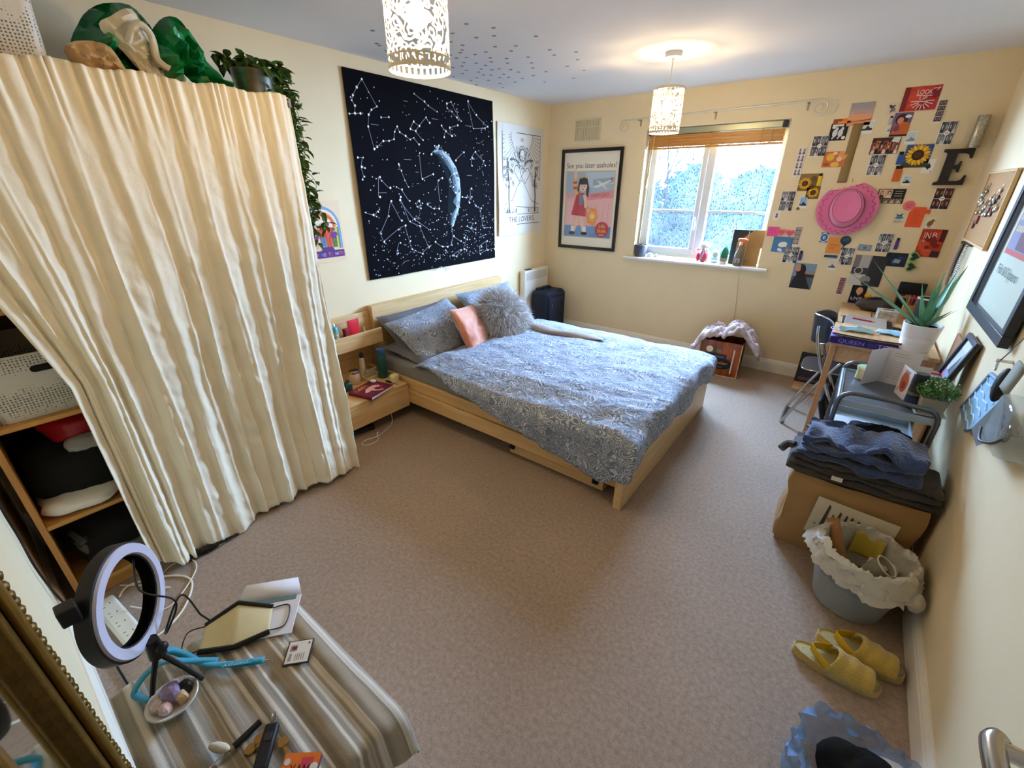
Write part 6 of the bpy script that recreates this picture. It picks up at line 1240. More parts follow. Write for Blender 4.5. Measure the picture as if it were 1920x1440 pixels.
# ------------------------------------------------------------------ under and beside the desk
tag(bx('plank', mat('#c9a273', .6), -.135, 4.17, 0.0, .46, 4.435, .024, None, .002), 'light wooden plank on the carpet under the desk', 'plank')
pb = thing('picture_box', 'dark picture box standing on the plank behind the folding chair', 'box', (-.14, 4.36, .0242)); bx('box_body', mat('#1b1a1e', .5), 0, 0, 0, .21, .045, .265, pb, .003)
a = Art(.20, .255, '#2c2a30', .0006); a.rect(.02, .18, .09, .235, '#45424a'); a.rect(.0, .155, .2, .165, '#6a4a4a'); a.rect(.01, .01, .19, .05, '#3a3036'); a.lines_of_text(.02, .015, .18, .045, 3, '#8a8488', .003); a.v = [(x+.005, -z, y+.005) for x, y, z in a.v]; a.build('print', print_mat(.4), pb, smooth=0, colors=True)
cloth_lump('handbag', (.23, 4.28, .165), (.125, .105, .14), mat('#141315', .6, bump=.15, bscale=40), 'rounded black bag on the plank under the desk', 'bag', 15, .02, 5)
lb = thing('laptop_sleeve', 'black laptop sleeve leaning against the desk leg on the carpet', 'sleeve', (.17, 3.62, .002), rot=(0, -.32, -.05)); MB().box(-.018, -.19, 0, .018, .19, .27).build('sleeve_body', mat('#141316', .5, bump=.1), lb, bevel=.014); MB().tube([(-.019, -.16, .05), (-.020, -.16, .24), (-.020, .16, .24)], .003, n=5).build('zip', mat('#8a5a62', .4), lb)
# ------------------------------------------------------------------ trolley
tr = thing('trolley', 'grey metal trolley with tubular end rails beside the wall', 'trolley', (.29, 2.61, 0)); TM = mat('#6f7276', .35, .7); TRAY = mat('#737a82', .35, .4, noise_amt=.2, scale=6, stretch=(1, 6, 1))
hx, hy = .175, .245
for sy in (-1, 1):
    y = sy*hy; pts = [(-hx, y, .03), (-hx, y, .40), (-hx, y, .69)]+[(-hx+.055-.055*math.cos(a_), y, .69+.055*math.sin(a_)) for a_ in (PI/8, PI/4, 3*PI/8, PI/2)]+[(0, y, .747)]+[(hx-.055+.055*math.sin(a_), y, .69+.055*math.cos(a_)) for a_ in (PI/8, PI/4, 3*PI/8, PI/2)]+[(hx, y, .40), (hx, y, .03)]
    MB().tube(pts, .010, n=10).build('end_rail', TM, tr)
    for x in (-hx, hx): MB().cyl((x-.008, y, .018), (x+.008, y, .018), .018, n=14).build('caster', BLK, tr)
for z, nm in ((.70, 'top_tray'), (.48, 'middle_tray'), (.14, 'bottom_tray')):
    MB().box(-hx+.008, -hy+.008, z-.028, hx-.008, hy-.008, z-.024).box(-hx+.006, -hy+.006, z-.028, -hx+.009, hy-.006, z+.004).box(hx-.009, -hy+.006, z-.028, hx-.006, hy-.006, z+.004).box(-hx+.006, -hy+.006, z-.028, hx-.006, -hy+.009, z+.004).box(-hx+.006, hy-.009, z-.028, hx-.006, hy-.006, z+.004).build(nm, mat('#aebfca', .4, .3), tr)
    if z == .70: bx('tray_top', TRAY, -hx+.010, -hy+.010, z-.0238, hx-.010, hy-.010, z-.001, tr, .001)
MB().box(-hx-.004, -hy+.01, .668, -hx+.004, hy-.01, .704).build('side_band', mat('#b9ccd6', .35, .3), tr, bevel=.003); MB().box(-hx-.003, -hy+.02, .64, -hx+.003, hy-.02, .648).box(-hx-.003, -hy+.02, .60, -hx+.003, hy-.02, .606).build('side_wire', TM, tr)
TT = .7002
gc = thing('greeting_card', 'large white greeting card standing open on the trolley', 'card', (.262, 2.745, TT), rz=.10); PAP = mat('#ded9d6', .7)
def card_leaf(nm, w, h, ang, art=None):
    M = Matrix.Rotation(ang, 4, 'Z'); MB().box(0, -.0006, 0, w, .0006, h).xf(M).build(nm, PAP, gc_)
    if art: art.v = [(x, -.0008-z, y) for x, y, z in art.v]; art.xf(M).build('writing', print_mat(.7), gc_, smooth=0, colors=True)
gc_ = gc; a = Art(.15, .21, '#ded9d6', .0002); a.lines_of_text(.03, .16, .12, .19, 2, '#8a8690', .002, 3); a.lines_of_text(.025, .03, .125, .14, 8, '#8f8b94', .0018, 5); a.v = [(x*.87, y*.87, z) for x, y, z in a.v]; card_leaf('card_leaf', .13, .182, -.30, a); card_leaf('card_leaf', .13, .182, -2.25)
g2 = thing('greeting_card', 'smaller pink-fronted greeting card standing in front of the large one', 'card', (.325, 2.625, TT), rz=-.1); gc_ = g2; card_leaf('card_leaf', .10, .145, .22, None); a = Art(.105, .145, '#f0e6e0', .0002); a.disc(.05, .075, .034, '#c8705c', .05, 18); a.disc(.052, .06, .018, '#b0503e', .02); a.rect(.012, .02, .022, .04, '#e0a050'); a.rect(.03, .12, .075, .132, '#a8a4b4'); card_leaf('card_leaf', .105, .145, -1.15, a)
cn = thing('candle_jar', 'cream candle jar with green lid lying at the card on the trolley', 'candle', (.20, 2.73, TT)); MB().lathe([(.030, 0), (.034, .004), (.034, .055), (.030, .058)], 22).build('jar_body', mat('#c8bf8c', .3), cn); MB().lathe([(.035, .058), (.035, .068), (0, .069)], 22).build('lid', mat('#9dbf98', .5), cn); MB().lathe([(.036, .054), (.038, .060), (.036, .068), (.034, .06)], 22, closed=True).build('lid_ring', mat('#d8cfa0', .4), cn)
bt = thing('aerosol', 'black aerosol can standing at the trolley rail', 'spray can', (.375, 2.475, TT)); MB().lathe([(.026, 0), (.027, .004), (.027, .105), (.024, .112)], 22).build('can_body', mat('#16161a', .3, .3, spec=.6), bt); MB().lathe([(.0272, .02), (.0272, .05)], 22, closed=True).build('label_band', mat('#2c3a5a', .4), bt); MB().lathe([(.0275, .112), (.0275, .155), (.024, .16), (0, .16)], 22).build('cap', BLK, bt); MB().lathe([(.0274, .06), (.0274, .075)], 22, closed=True).build('gold_band', mat('#8a7a4a', .3, .8), bt)
gp = thing('potted_greenery', 'bushy small-leaved plant in a square stone pot on the trolley corner', 'plant', (.435, 2.455, TT), rz=.1); STN = mat('#b3a890', .8, noise_amt=.12, scale=20)
MB().add([(-.038, -.038, 0), (.038, -.038, 0), (.038, .038, 0), (-.038, .038, 0), (-.046, -.046, .075), (.046, -.046, .075), (.046, .046, .075), (-.046, .046, .075)], [(3, 2, 1, 0), (0, 1, 5, 4), (1, 2, 6, 5), (2, 3, 7, 6), (3, 0, 4, 7), (4, 5, 6, 7)]).build('pot', STN, gp, bevel=.003); MB().box(-.052, -.052, -.0, -.046, .052, .006).box(.046, -.052, 0, .052, .052, .006).box(-.046, -.052, 0, .046, -.046, .006).box(-.046, .046, 0, .046, .052, .006).build('pot_saucer', mat('#e0ddd4', .5), gp)
fo_ = MB(); r_ = random.Random(4)
for k in range(1500):
    a_ = r_.uniform(0, 2*PI); rad = math.sqrt(r_.random())*.072; z = .078+.075*r_.random()*(1-(rad/.085)**2)+.01; q = Vector((rad*math.cos(a_), rad*math.sin(a_), z)); d = Vector((r_.gauss(0, 1), r_.gauss(0, 1), r_.gauss(.4, .7))).normalized(); s_ = d.orthogonal().normalized()*.0035; fo_.add([q-d*.002, q+d*.006+s_, q+d*.014, q+d*.006-s_], [(0, 1, 2, 3)])
stuff(fo_.build('foliage', mat('#6f9a4e', .6, noise_amt=.5, scale=60, dark='#3f6a3a'), gp, smooth=0))
stuff((lambda m_: m_.build('blossom', mat('#dfe6d4', .7), gp, smooth=0))((lambda m_: [m_.ell((.066*math.cos(k*2.4)*math.sqrt((k % 17)/17), .066*math.sin(k*2.4)*math.sqrt((k % 17)/17), .13+.025*((k*7) % 5)/5), (.003, .003, .003), 5, 3) for k in range(60)] and m_)(MB())))
pg = thing('gift_box', 'clear gift box with pink ribbon at the wall side of the trolley', 'box', (.435, 2.785, TT), rz=.05); bx('box_body', mat('#e8c8d8', .1, trans=.6, ior=1.2), -.05, -.05, 0, .045, .06, .075, pg, .003); cloth_lump('pink_filling', (0, 0, .035), (.040, .045, .030), mat('#e0529a', .5), None, None, 3, .015, 14, par=pg); bx('red_ribbon', mat('#c84a3a', .5), -.051, .0, .076, .046, .03, .081, pg, .002)
pf = thing('framed_photo', 'black framed photograph leaning on the wall behind the trolley', 'picture', (0, 0, 0)); FRB = mat('#24222a', .4)
for nm, q in (('frame_bar', (0, 0, .21, .022)), ('frame_bar', (0, .268, .21, .29)), ('frame_bar', (0, .022, .022, .268)), ('frame_bar', (.188, .022, .21, .268))): bx(nm, FRB, q[0], q[1], 0, q[2], q[3], .016, pf, .002)
a = Art(.166, .246, '#c9d3d6', .002); a.rect(0, 0, .166, .09, '#7fb0cc'); a.poly([(0, .02), (.08, .0), (.166, .05), (.166, .09), (.09, .06), (0, .10)], '#c08aa0'); a.poly([(.05, .09), (.12, .09), (.10, .19)], '#5a6470'); a.poly([(.10, .10), (.15, .09), (.14, .15)], '#8a949a'); a.rect(.0, .20, .166, .246, '#dfe4e2'); a.xf(Matrix.Translation((.022, .022, .002))); a.build('photo', print_mat(.3), pf, smooth=0, colors=True)
bx('backing', mat('#6a6258', .7), .004, .004, -.004, .206, .286, 0, pf, 0)
pf.matrix_world = Matrix.Translation((W-.075, 2.845, TT)) @ M_RIGHT @ Matrix.Rotation(-.22, 4, 'X')
tag(bx('wood_board', mat('#b98a5c', .6, noise_amt=.15, scale=6), W-.028, 2.87, 0, W-.018, 3.05, .93, None, .001), 'tall plain wooden board leaning on the wall beside the framed photograph', 'board')
cloth_lump('black_gloves', (.30, 2.44, .535), (.10, .07, .048), mat('#0f0f11', .8, bump=.5, bscale=60), 'tangled black gloves on the trolley middle shelf', 'gloves', 16, .035, 12)
tag(bx('papers', mat('#dfe4ea', .6), .14, 2.40, .482, .34, 2.70, .487, None, .0), 'white papers on the trolley middle shelf under the gloves', 'papers')
# ------------------------------------------------------------------ paper bag, towels, bin, slippers, plastic bag
pb_ = thing('paper_sack', 'big brown paper bag with a white label, holding up the folded towels', 'paper bag', (.275, 2.24, 0)); KR = mat('#a98455', .7, noise_amt=.10, scale=5, bump=.12, bscale=9)
def sack(u, v):
    a_ = (u*4) % 4; k = int(a_); f = a_-k; wb, db = .235-.0*v, .125; c = [(-wb, -db), (wb, -db), (wb, db), (-wb, db)]; p0, p1 = c[k], c[(k+1) % 4]; x, y = p0[0]+(p1[0]-p0[0])*f, p0[1]+(p1[1]-p0[1])*f
    n_ = ((0, -1), (1, 0), (0, 1), (-1, 0))[k]; b = math.sin(PI*f)*math.sin(PI*min(1, v*1.05))*(.035 if k % 2 == 0 else .025); w_ = fbm((x*4, y*4, v*2), 1.9, 6)*.016*math.sin(PI*v)+.01*math.sin(v*9)*(k % 2)
    if k == 1: b -= .05*v*f
    return Vector((x+n_[0]*(b+w_), y+n_[1]*(b+w_), .405*v+.012*fbm((x, y, 0), 5, 3)*v))
MB().grid(80, 24, sack, wrap=True).add([(-.235, -.125, .002), (.235, -.125, .002), (.235, .125, .002), (-.235, .125, .002)], [(3, 2, 1, 0)]).build('sack_body', KR, pb_, smooth=45)
MB().grid(10, 6, lambda u, v: Vector((-.235+.47*u, -.125+.25*v, .402+.006*fbm((u, v, 0), 4, 2)))).build('sack_top', KR, pb_, smooth=60)
MB().tube([(-.245, -.128, .03), (-.252, -.0, .035), (-.242, .128, .03)], .004, n=5).build('base_fold', mat('#9c7240', .7), pb_)
a = Art(.29, .20, '#d3c9b2', .0006)
for x, y0, y1, w_ in ((.05, .05, .17, .016), (.075, .06, .13, .012), (.095, .07, .155, .014), (.12, .095, .15, .012), (.14, .11, .15, .014), (.165, .115, .145, .012), (.195, .12, .14, .010), (.225, .12, .14, .012)): a.poly([(x-w_/2, y0), (x+w_/2, y0+.006), (x+w_*.45, y1), (x-.002, y1+.008)], '#4a463e')
a.line([(.03, .03), (.05, .035)], .006, '#4a463e'); a.rect(.02, .055, .03, .06, '#5a564c')
a.v = [(x-.145, -z, y) for x, y, z in a.v]; a.xf(Matrix.Translation((.01, -.171, .135)) @ Matrix.Rotation(.06, 4, 'Y')); a.build('label_sheet', print_mat(.6), pb_, smooth=0, colors=True)
def folded(name, x0, x1, y0, y1, z0, layers, th, m, label, seed, amp=.02, hump=0, cat='towel'):
    t = thing(name, label, cat, ((x0+x1)/2, (y0+y1)/2, z0)); w_, d_ = x1-x0, y1-y0
    for k in range(layers):
        zz = k*th; sx_ = w_/2*(1-.02*k+.015*math.sin(k*2+seed)); sy_ = d_/2*(1-.03*k+.02*math.cos(k*3+seed)); mb = MB(); n_ = 44
        def f(u, v, k=k, zz=zz, sx_=sx_, sy_=sy_):
            a_ = 2*PI*v; e = .35; ca, sa = math.cos(a_), math.sin(a_); y = math.copysign(abs(ca)**e, ca)*sy_; z = math.copysign(abs(sa)**.8, sa)*th*.52+zz+th/2; x = (-1+2*u)*sx_; en = max(0, abs(2*u-1)-.93)/.07; z = zz+th/2+(z-zz-th/2)*(1-.75*en*en)
            top = k/max(1, layers-1) if layers > 1 else 1; h_ = hump*math.exp(-((x-.11)/.09)**2-((y-.02)/.10)**2)*(.35+.65*top)
            if z > zz+th*.3 or k == layers-1: z += h_
            return Vector((x+fbm((y, z, k), 8, seed)*amp*.5, y+fbm((x, k, z), 7, seed+1)*amp*.8, z+fbm((x, y, k*.7), 8, seed+2)*amp*(.4+.6*top)+abs(fbm((x*.7+y*.5, y*1.6, k), 12, seed))*amp*.8*top))
        mb.grid(n_, 26, f); mb.build('fold', m, t, smooth=70)
    return t
DKT = mat('#3d3834', .95, noise_amt=.15, scale=30, bump=.5, bscale=120, sheen=.3); BLT = mat('#33466f', .95, noise_amt=.3, scale=26, bump=.7, bscale=90, sheen=.4)
dt_ = folded('dark_towel', -.005, .535, 2.09, 2.345, .412, 3, .030, DKT, 'charcoal towel folded flat on top of the brown paper bag', 3, .016)
MB().box(-.02, 0, 0, .02, .003, .020).build('care_label', mat('#d9d4c4', .6), dt_, loc=(-.075, -.145, .028)); MB().tube(catmull([(-.255, -.03, .085), (-.285, -.02, .075), (-.305, -.045, .055)], 5), [.018]*11, n=8).build('towel_corner', DKT, dt_)
folded('blue_towel', .025, .455, 2.085, 2.335, .502, 3, .030, BLT, 'rumpled denim-blue towel heaped on the charcoal towel', 9, .042, .060)
bn = thing('waste_bin', 'grey knitted-look waste bin with a white liner by the wall', 'bin', (.345, 1.895, 0)); prof = [(.112, 0), (.116, .004)]
for k in range(24): z = .008+k*.0102; prof += [(.118+.042*z/.25+.0022, z), (.118+.042*z/.25-.0012, z+.0051)]
prof += [(.161, .256), (.163, .262), (.157, .262), (.152, .25), (.112, .012), (0, .010)]
MB().lathe(prof, 56).build('bin_body', mat('#8f9496', .6, bump=.3, bscale=70), bn, smooth=60)
LIN = mat('#d8d2c2', .35, alpha=.80, spec=.5, bump=.25, bscale=22)
def liner(u, v):
    a_ = 2*PI*u; cr_ = fbm((math.cos(a_)*1.5, math.sin(a_)*1.5, v*2), 2.2, 4)
    if v < .45: f = v/.45; r = .150*(.82+.17*f); z = .10+.185*f
    elif v < .6: f = (v-.45)/.15; r = .150+.020*f; z = .285-.004*f
    else: f = (v-.6)/.4; r = .168+.012*f+.03*f*max(0, math.cos(a_-2.9))**3+.025*f*max(0, math.cos(a_+.9))**2; z = .281-(.055+.035*max(0, math.cos(a_+1.2)))*f
    k_ = .2 if v < .4 else 1; c2 = abs(fbm((math.cos(a_)*3, math.sin(a_)*3, v*3), 2.5, 9))
    return Vector((r*math.cos(a_)*(1-.10*c2*k_)+cr_*.016*k_, r*math.sin(a_)*(1-.10*c2*k_)+cr_*.010*k_, z+cr_*.016*k_+c2*.014*k_))
MB().grid(110, 30, liner, wrap=True).build('bin_liner', LIN, bn, smooth=40)
MB().ell((.165, -.10, .20), (.026, .024, .040), 18, 14).jitter(.010, 40, 3).build('liner_knot', LIN, bn, smooth=80)
t = thing('cardboard_tube', 'torn brown cardboard roll sticking up in the waste bin', 'tube', (.30, 1.93, .12), rot=(-.32, -.42, 0)); MB().grid(16, 6, lambda u, v: Vector((.022*math.cos(2*PI*u), .022*math.sin(2*PI*u)*.75, .21*v+.006*math.sin(u*30)*(v > .9))), wrap=True).build('tube_body', mat('#a9784a', .75, noise_amt=.15, scale=20), t, solid=.002)
t = thing('plastic_cup', 'clear plastic cup tipped in the waste bin', 'cup', (.365, 1.86, .205), rot=(.25, .55, .3)); MB().lathe([(.026, 0), (.030, .002), (.040, .075), (.0385, .075), (.028, .005)], 24).build('cup_body', mat('#c9c2ac', .15, trans=.5, ior=1.2), t); MB().lathe([(.040, .074), (.043, .077), (.040, .080), (.037, .077)], 24, closed=True).build('cup_rim', mat('#e0d8bc', .3), t)
tag(MB().grid(8, 8, lambda u, v: Vector((-.05+.10*u, .03*math.sin(u*3), .10*v))).build('yellow_paper', mat('#b09a3a', .7), loc=(.355, 1.985, .17), rot=(-.3, 0, -.2), solid=.001), 'olive yellow paper standing at the back of the waste bin', 'paper')
cloth_lump('tissue', (.41, 1.90, .215), (.040, .036, .028), mat('#d8c4b0', .8), 'crumpled pinkish tissue inside the waste bin', 'tissue', 18, .016, 20)
SLP = mat('#cfae4e', .95, noise_amt=.18, scale=45, bump=.6, bscale=150, sheen=.6); INS = mat('#bdb58a', .95, bump=.4, bscale=120); ELA = mat('#d8ae18', .5)
def slipper(x, y, rz, label):
    t = thing('slipper', label, 'slipper', (x, y, 0), rz, 'yellow slippers by the skirting board'); n = 40
    def outline(k, s_=1.0): a_ = 2*PI*k/n; c, s2 = math.cos(a_), math.sin(a_); w_ = .046+.008*c; return (.133*math.copysign(abs(c)**.85, c)*(1 if s_ == 1 else (1-.012/.133)), w_*math.copysign(abs(s2)**.8, s2)*(1 if s_ == 1 else .80))
    vs = []; rings = [(1.0, 0), (1.0, .024), (.97, .031), (.80, .026)]
    for sc3, z in rings: vs += [(outline(k)[0]*(sc3 if sc3 > .9 else .92), outline(k)[1]*sc3, z+.006*max(0, -outline(k)[0]/.133)*(z > 0)) for k in range(n)]
    fs = [(i*n+k, i*n+(k+1) % n, (i+1)*n+(k+1) % n, (i+1)*n+k) for i in range(3) for k in range(n)]+[tuple(reversed(range(n)))]
    MB().add(vs, fs).build('sole', SLP, t, smooth=50)
    MB().add([(outline(k)[0]*.925, outline(k)[1]*.81, .027+.006*max(0, -outline(k)[0]/.133)) for k in range(n)], [tuple(range(n))]).build('insole', INS, t)
    def up(u, v):                                            # padded band over the foot, open at the toe
        x_ = -.005+.108*v; w_ = .050*(1-.25*max(0, v-.55)); a_ = PI*u; h_ = .068-.026*v; pf_ = .004*math.sin(v*PI*5); return Vector((x_-.03*(1-math.sin(a_))*(1-v), -w_*math.cos(a_)*(1.0), .020+(h_+pf_)*math.sin(a_)**.7))
    MB().grid(22, 16, up).build('upper', SLP, t, smooth=70, solid=.010)
    MB().grid(16, 3, lambda u, v: Vector((-.052-.030*math.sin(PI*u)+.03*(abs(2*u-1)), -.050+.10*u, .030+.034*v+.012*math.sin(PI*u)))).build('elastic_strap', ELA, t, solid=.002, smooth=60)
    return t
slipper(.325, 1.505, -.02, 'yellow fluffy slipper farther from the skirting board'); slipper(.392, 1.617, -.03, 'yellow fluffy slipper close against the skirting board')
pbg = thing('carrier_bag', 'translucent blue plastic bag holding black and white things, by the door', 'plastic bag', (.385, 1.085, 0)); BLUEP = mat('#7fb0e6', .15, alpha=.6, spec=.9, noise_amt=.3, scale=14, bump=.8, bscale=16)
def pbag(u, v):
    a_ = 2*PI*u; rx_, ry_ = .170, .125; top = .135+.05*max(0, math.cos(a_-2.5))**3+.05*max(0, math.cos(a_-.8)); k = fbm((math.cos(a_)*2, math.sin(a_)*2, v*2.5), 1.9, 5); r = 1-.12*v+.22*k*v; ext = .35*max(0, math.cos(a_-2.5))**6*v
    return Vector((rx_*math.cos(a_)*(r+ext*.3), ry_*math.sin(a_)*(r+ext), top*v+.01*k))
MB().grid(64, 14, pbag, wrap=True).build('bag_body', BLUEP, pbg, smooth=35)
cloth_lump('black_cloth', (.375, 1.125, .075), (.085, .06, .072), mat('#0e0e12', .9, bump=.5, bscale=40), 'black fluffy cloth inside the blue plastic bag', 'cloth', 12, .02, 9)
cloth_lump('white_bundle', (.475, 1.13, .075), (.085, .075, .07), mat('#ddd8cc', .35, spec=.5), 'white plastic-wrapped bundle inside the blue plastic bag', 'bundle', 13, .018, 9)
# ------------------------------------------------------------------ right wall hangings
FR2 = mat('#2a2a2e', .4)
t = frame_thing('large black framed illustrated poster hung on the wall above the trolley', .745, 1.01, .042, .030, col=FR2)
t.matrix_world = Matrix.Translation((W-.012, 3.035, 1.062)) @ M_RIGHT @ Matrix.Rotation(-.018, 4, 'X')
p = Art(.661, .926, '#d5dcc4', .004); X0, Y0, X1, Y1 = .055, .235, .60, .90
p.rect(X0, Y0, X1, Y1, '#cf5648'); p.rect(X0+.012, Y0+.02, X1-.012, Y1-.012, '#8f93b0'); p.rect(X0+.012, .45, X1-.012, Y1-.012, '#c9542e')
p.poly([(X0+.012, .56), (.26, .50), (.30, .62), (.16, .70), (X0+.012, .68)], '#d9c23c'); p.poly([(.12, .40), (.34, .44), (.36, .52), (.16, .50)], '#2f5aa0'); p.poly([(.20, .26), (.42, .26), (.44, .46), (.30, .56), (.18, .40)], '#6a3a52'); p.poly([(.30, .30), (.58, .30), (.58, .74), (.40, .80), (.30, .56)], '#d9713e'); p.disc(.46, .50, .055, '#ece6da'); p.ring(.46, .50, .03, .036, '#b04a4a')
for k in range(12): x, y = .10+.035*(k % 4), .34+.045*(k//4); p.disc(x, y, .014, '#e8e2b0', n=8); p.disc(x, y, .005, '#b08a2c', n=6)
p.poly([(.10, .72), (.30, .66), (.34, .86), (.12, .86)], '#a83236'); p.poly([(.20, .50), (.30, .54), (.27, .64), (.17, .62)], '#9a2a44'); p.poly([(.36, .80), (.56, .76), (.56, .86), (.38, .87)], '#e8b44a')
p.text('Fish & Slippers', .10, .155, .040, '#4a4c4a', .34, rot=0)
p.xf(Matrix.Translation((.042, .042, .004))); p.build('poster_print', print_mat(.35), t, smooth=0, colors=True); MB().add([(.042, .042, .024), (.703, .042, .024), (.703, .968, .024), (.042, .968, .024)], [(0, 1, 2, 3)]).build('glazing', mat('#ffffff', .08, alpha=.06, spec=.5), t, smooth=0)
cb_ = thing('cork_board', 'wood-edged cork board of pinned jewellery in the far wall corner', 'cork board', (0, 0, 0)); CBW = mat('#d0ab74', .5)
bx('cork', mat('#b98d5c', .9, noise_amt=.25, scale=90), .012, .012, 0, .688, .378, .012, cb_, 0)
for q in ((0, 0, .70, .014), (0, .376, .70, .39), (0, .014, .014, .376), (.686, .014, .70, .376)): bx('frame_bar', CBW, q[0], q[1], 0, q[2], q[3], .018, cb_, .002)
cb_.matrix_world = Matrix.Translation((W-.003, 4.06, 1.302)) @ M_RIGHT
rr = random.Random(14); JEW = [mat('#b9b4a8', .25, .9), mat('#8f8876', .3, .8), mat('#d6cfc0', .3, .6), mat('#6f6a66', .4, .6)]
for k in range(26):
    u, v = rr.uniform(.06, .62), rr.uniform(.20, .33); h_ = rr.uniform(.03, .07); mb = MB().tube([(u, v, .016), (u+.004, v-h_*.6, .018), (u, v-h_, .018)], .0022, n=5)
    mb.ell((u, v-h_, .020), (.010, .014, .007), 8, 6); j = mb.build('earring', JEW[k % 4]); j.matrix_world = cb_.matrix_world.copy(); tag(j, 'dangling silver-toned earring pinned on the upper part of the cork board', 'earring', 'earrings pinned to the cork board')
for k, (u, v, c, lab) in enumerate(((.50, .18, '#b8281e', 'red triangular earring on the cork board edge'), (.22, .13, '#8a4a48', 'maroon square charm low on the cork board'), (.16, .10, '#6a5a52', 'brown round charm below the earrings on the cork board'))):
    mb = MB().prism([(u-.022, v-.02), (u+.022, v-.02), (u, v+.026)] if k == 0 else rrect(.04, .045, .006 if k == 1 else .019), .013, .020) if k == 0 else MB().prism([(x+u, y+v) for x, y in rrect(.045, .045, .006 if k == 1 else .021)], .013, .022); j = mb.build('charm', mat(c, .5)); j.matrix_world = cb_.matrix_world.copy(); tag(j, lab, 'earring')
nr = thing('necklace_rack', 'slim dark rail under the cork board carrying necklaces', 'rail', (0, 0, 0)); MB().box(.02, -.016, 0, .30, -.006, .014).build('rail', mat('#4a4238', .5), nr, bevel=.002); nr.matrix_world = cb_.matrix_world.copy()
for k in range(5): bx('hook', mat('#8a8276', .3, .8), .045+k*.055, -.020, .012, .049+k*.055, -.006, .024, nr, 0)
for k, (u, ln, c, r_, lab) in enumerate(((.05, .27, '#8a8276', .0030, 'long thin chain necklace nearest the window wall'), (.10, .30, '#7a7466', .0028, 'long grey chain necklace second on the rail'), (.155, .20, '#17140f', .0055, 'short black cord necklace hanging from the rail'), (.21, .31, '#b9b0a0', .0040, 'chain with a dark round pendant hanging from the rail'), (.265, .27, '#e3e6e6', .0065, 'sparkling silver bead necklace at the near end of the rail'))):
    t = thing('necklace', lab, 'necklace', (0, 0, 0)); pts = [(u-.012*math.sin(PI*min(1, f))+(.0), -.012-ln*(1-abs(1-2*f)), .018+.003*math.sin(f*9)) for f in [i/24 for i in range(25)]]; pts = [(u+(.014 if i > 12 else -.014)*(1-abs(1-i/12)**3), q[1], q[2]) for i, q in enumerate(pts)]
    if k == 4:
        mb = MB()
        for q in catmull(pts, 2): mb.ell(q, (.0065, .0065, .0065), 6, 4)
        mb.build('beads', mat(c, .2, .8), t, smooth=60); stuff(t.children[0])
    else: MB().tube(pts, r_, n=5).build('chain', mat(c, .35, .5), t)
    if k == 3: MB().cyl((u, -.012-ln, .016), (u, -.012-ln, .026), .018, n=16).build('pendant', mat('#2c2420', .3, .4), t)
    t.matrix_world = cb_.matrix_world.copy()
# grey pouch with wave-lined flap, clear pouch with sunglasses, hung from a chain of hooks
wp = thing('wall_pouch', 'grey felt pouch with a blue wavy-lined inside hanging from the right wall', 'pouch', (W-.015, 2.20, .85)); FELT = mat('#6d716c', .8, noise_amt=.1, scale=40)
def wq(y, z, d): return (-d, y-2.20, z-.85)                # d = how far it stands out from the wall
back = [wq(2.447, .754, .004), wq(2.30, .958, .004), wq(2.177, .971, .004), wq(2.084, .952, .004), wq(2.10, .80, .004), wq(2.262, .729, .004)]
MB().add(back, [tuple(range(6))]).build('wave_lined_back', mat('#8fc0de', .5), wp, solid=.004, smooth=0)
wl = MB()
for k in range(5):
    f = (k+.5)/5; a0 = Vector(back[0]).lerp(Vector(back[1]), f); a1 = Vector(back[5]).lerp(Vector(back[3]), f*.9); n_ = 12
    wl.tube([a0.lerp(a1, i/n_)+Vector((-.004, .006*math.sin(i*1.5+k), .006*math.cos(i*1.3))) for i in range(n_+1)], .0028, n=5)
stuff(wl.build('wavy_lines', mat('#e6f2f6', .5), wp))
MB().tube([Vector(back[5]), Vector(back[0]), Vector(back[1]), Vector(back[2])], .009, n=8).build('padded_rim', mat('#7d97b4', .6), wp)
fp = [wq(1.95, .862, .068), wq(1.80, 1.035, .072), wq(1.775, 1.03, .072), wq(1.70, .942, .070), wq(1.86, .84, .062)]
MB().add(fp, [tuple(range(5))]).add([fp[0], back[5], back[4], fp[4]], [(0, 1, 2, 3)]).add([fp[4], back[4], back[3], fp[3]], [(0, 1, 2, 3)]).build('front_panel', FELT, wp, solid=.004, smooth=0)
MB().ell((-.045, -.215, .165), (.018, .028, .060), 14, 10).build('black_tab', mat('#1d211f', .6), wp)
MB().grid(12, 2, lambda u, v: Vector((-.070+.006*math.sin(PI*u), -.40+.085*v-.02*math.sin(PI*u), .19+.095*math.sin(PI*min(1, u*1.0))))).build('strap', mat('#8f9284', .7), wp, solid=.005, smooth=60)
MB().tube([(-.02+.002*math.cos(2*PI*k/16), .02+.018*math.cos(2*PI*k/16), .165+.018*math.sin(2*PI*k/16)) for k in range(16)], .0022, n=5, closed=True).build('ring', CHR, wp); MB().tube(catmull([(-.02, .02, .18), (-.012, -.05, .27), (-.006, -.10, .36)], 6), .0022, n=5).build('hanging_chain', CHR, wp); MB().cyl((.014, .02, .185), (-.03, .02, .185), .006, n=8).build('hook', WHITE, wp)
cp = thing('clear_pouch', 'clear pouch of dark sunglasses hanging beside the grey pouch', 'pouch', (W-.015, 1.72, .91)); CLR = mat('#cfdfe4', .08, alpha=.28, spec=.8)
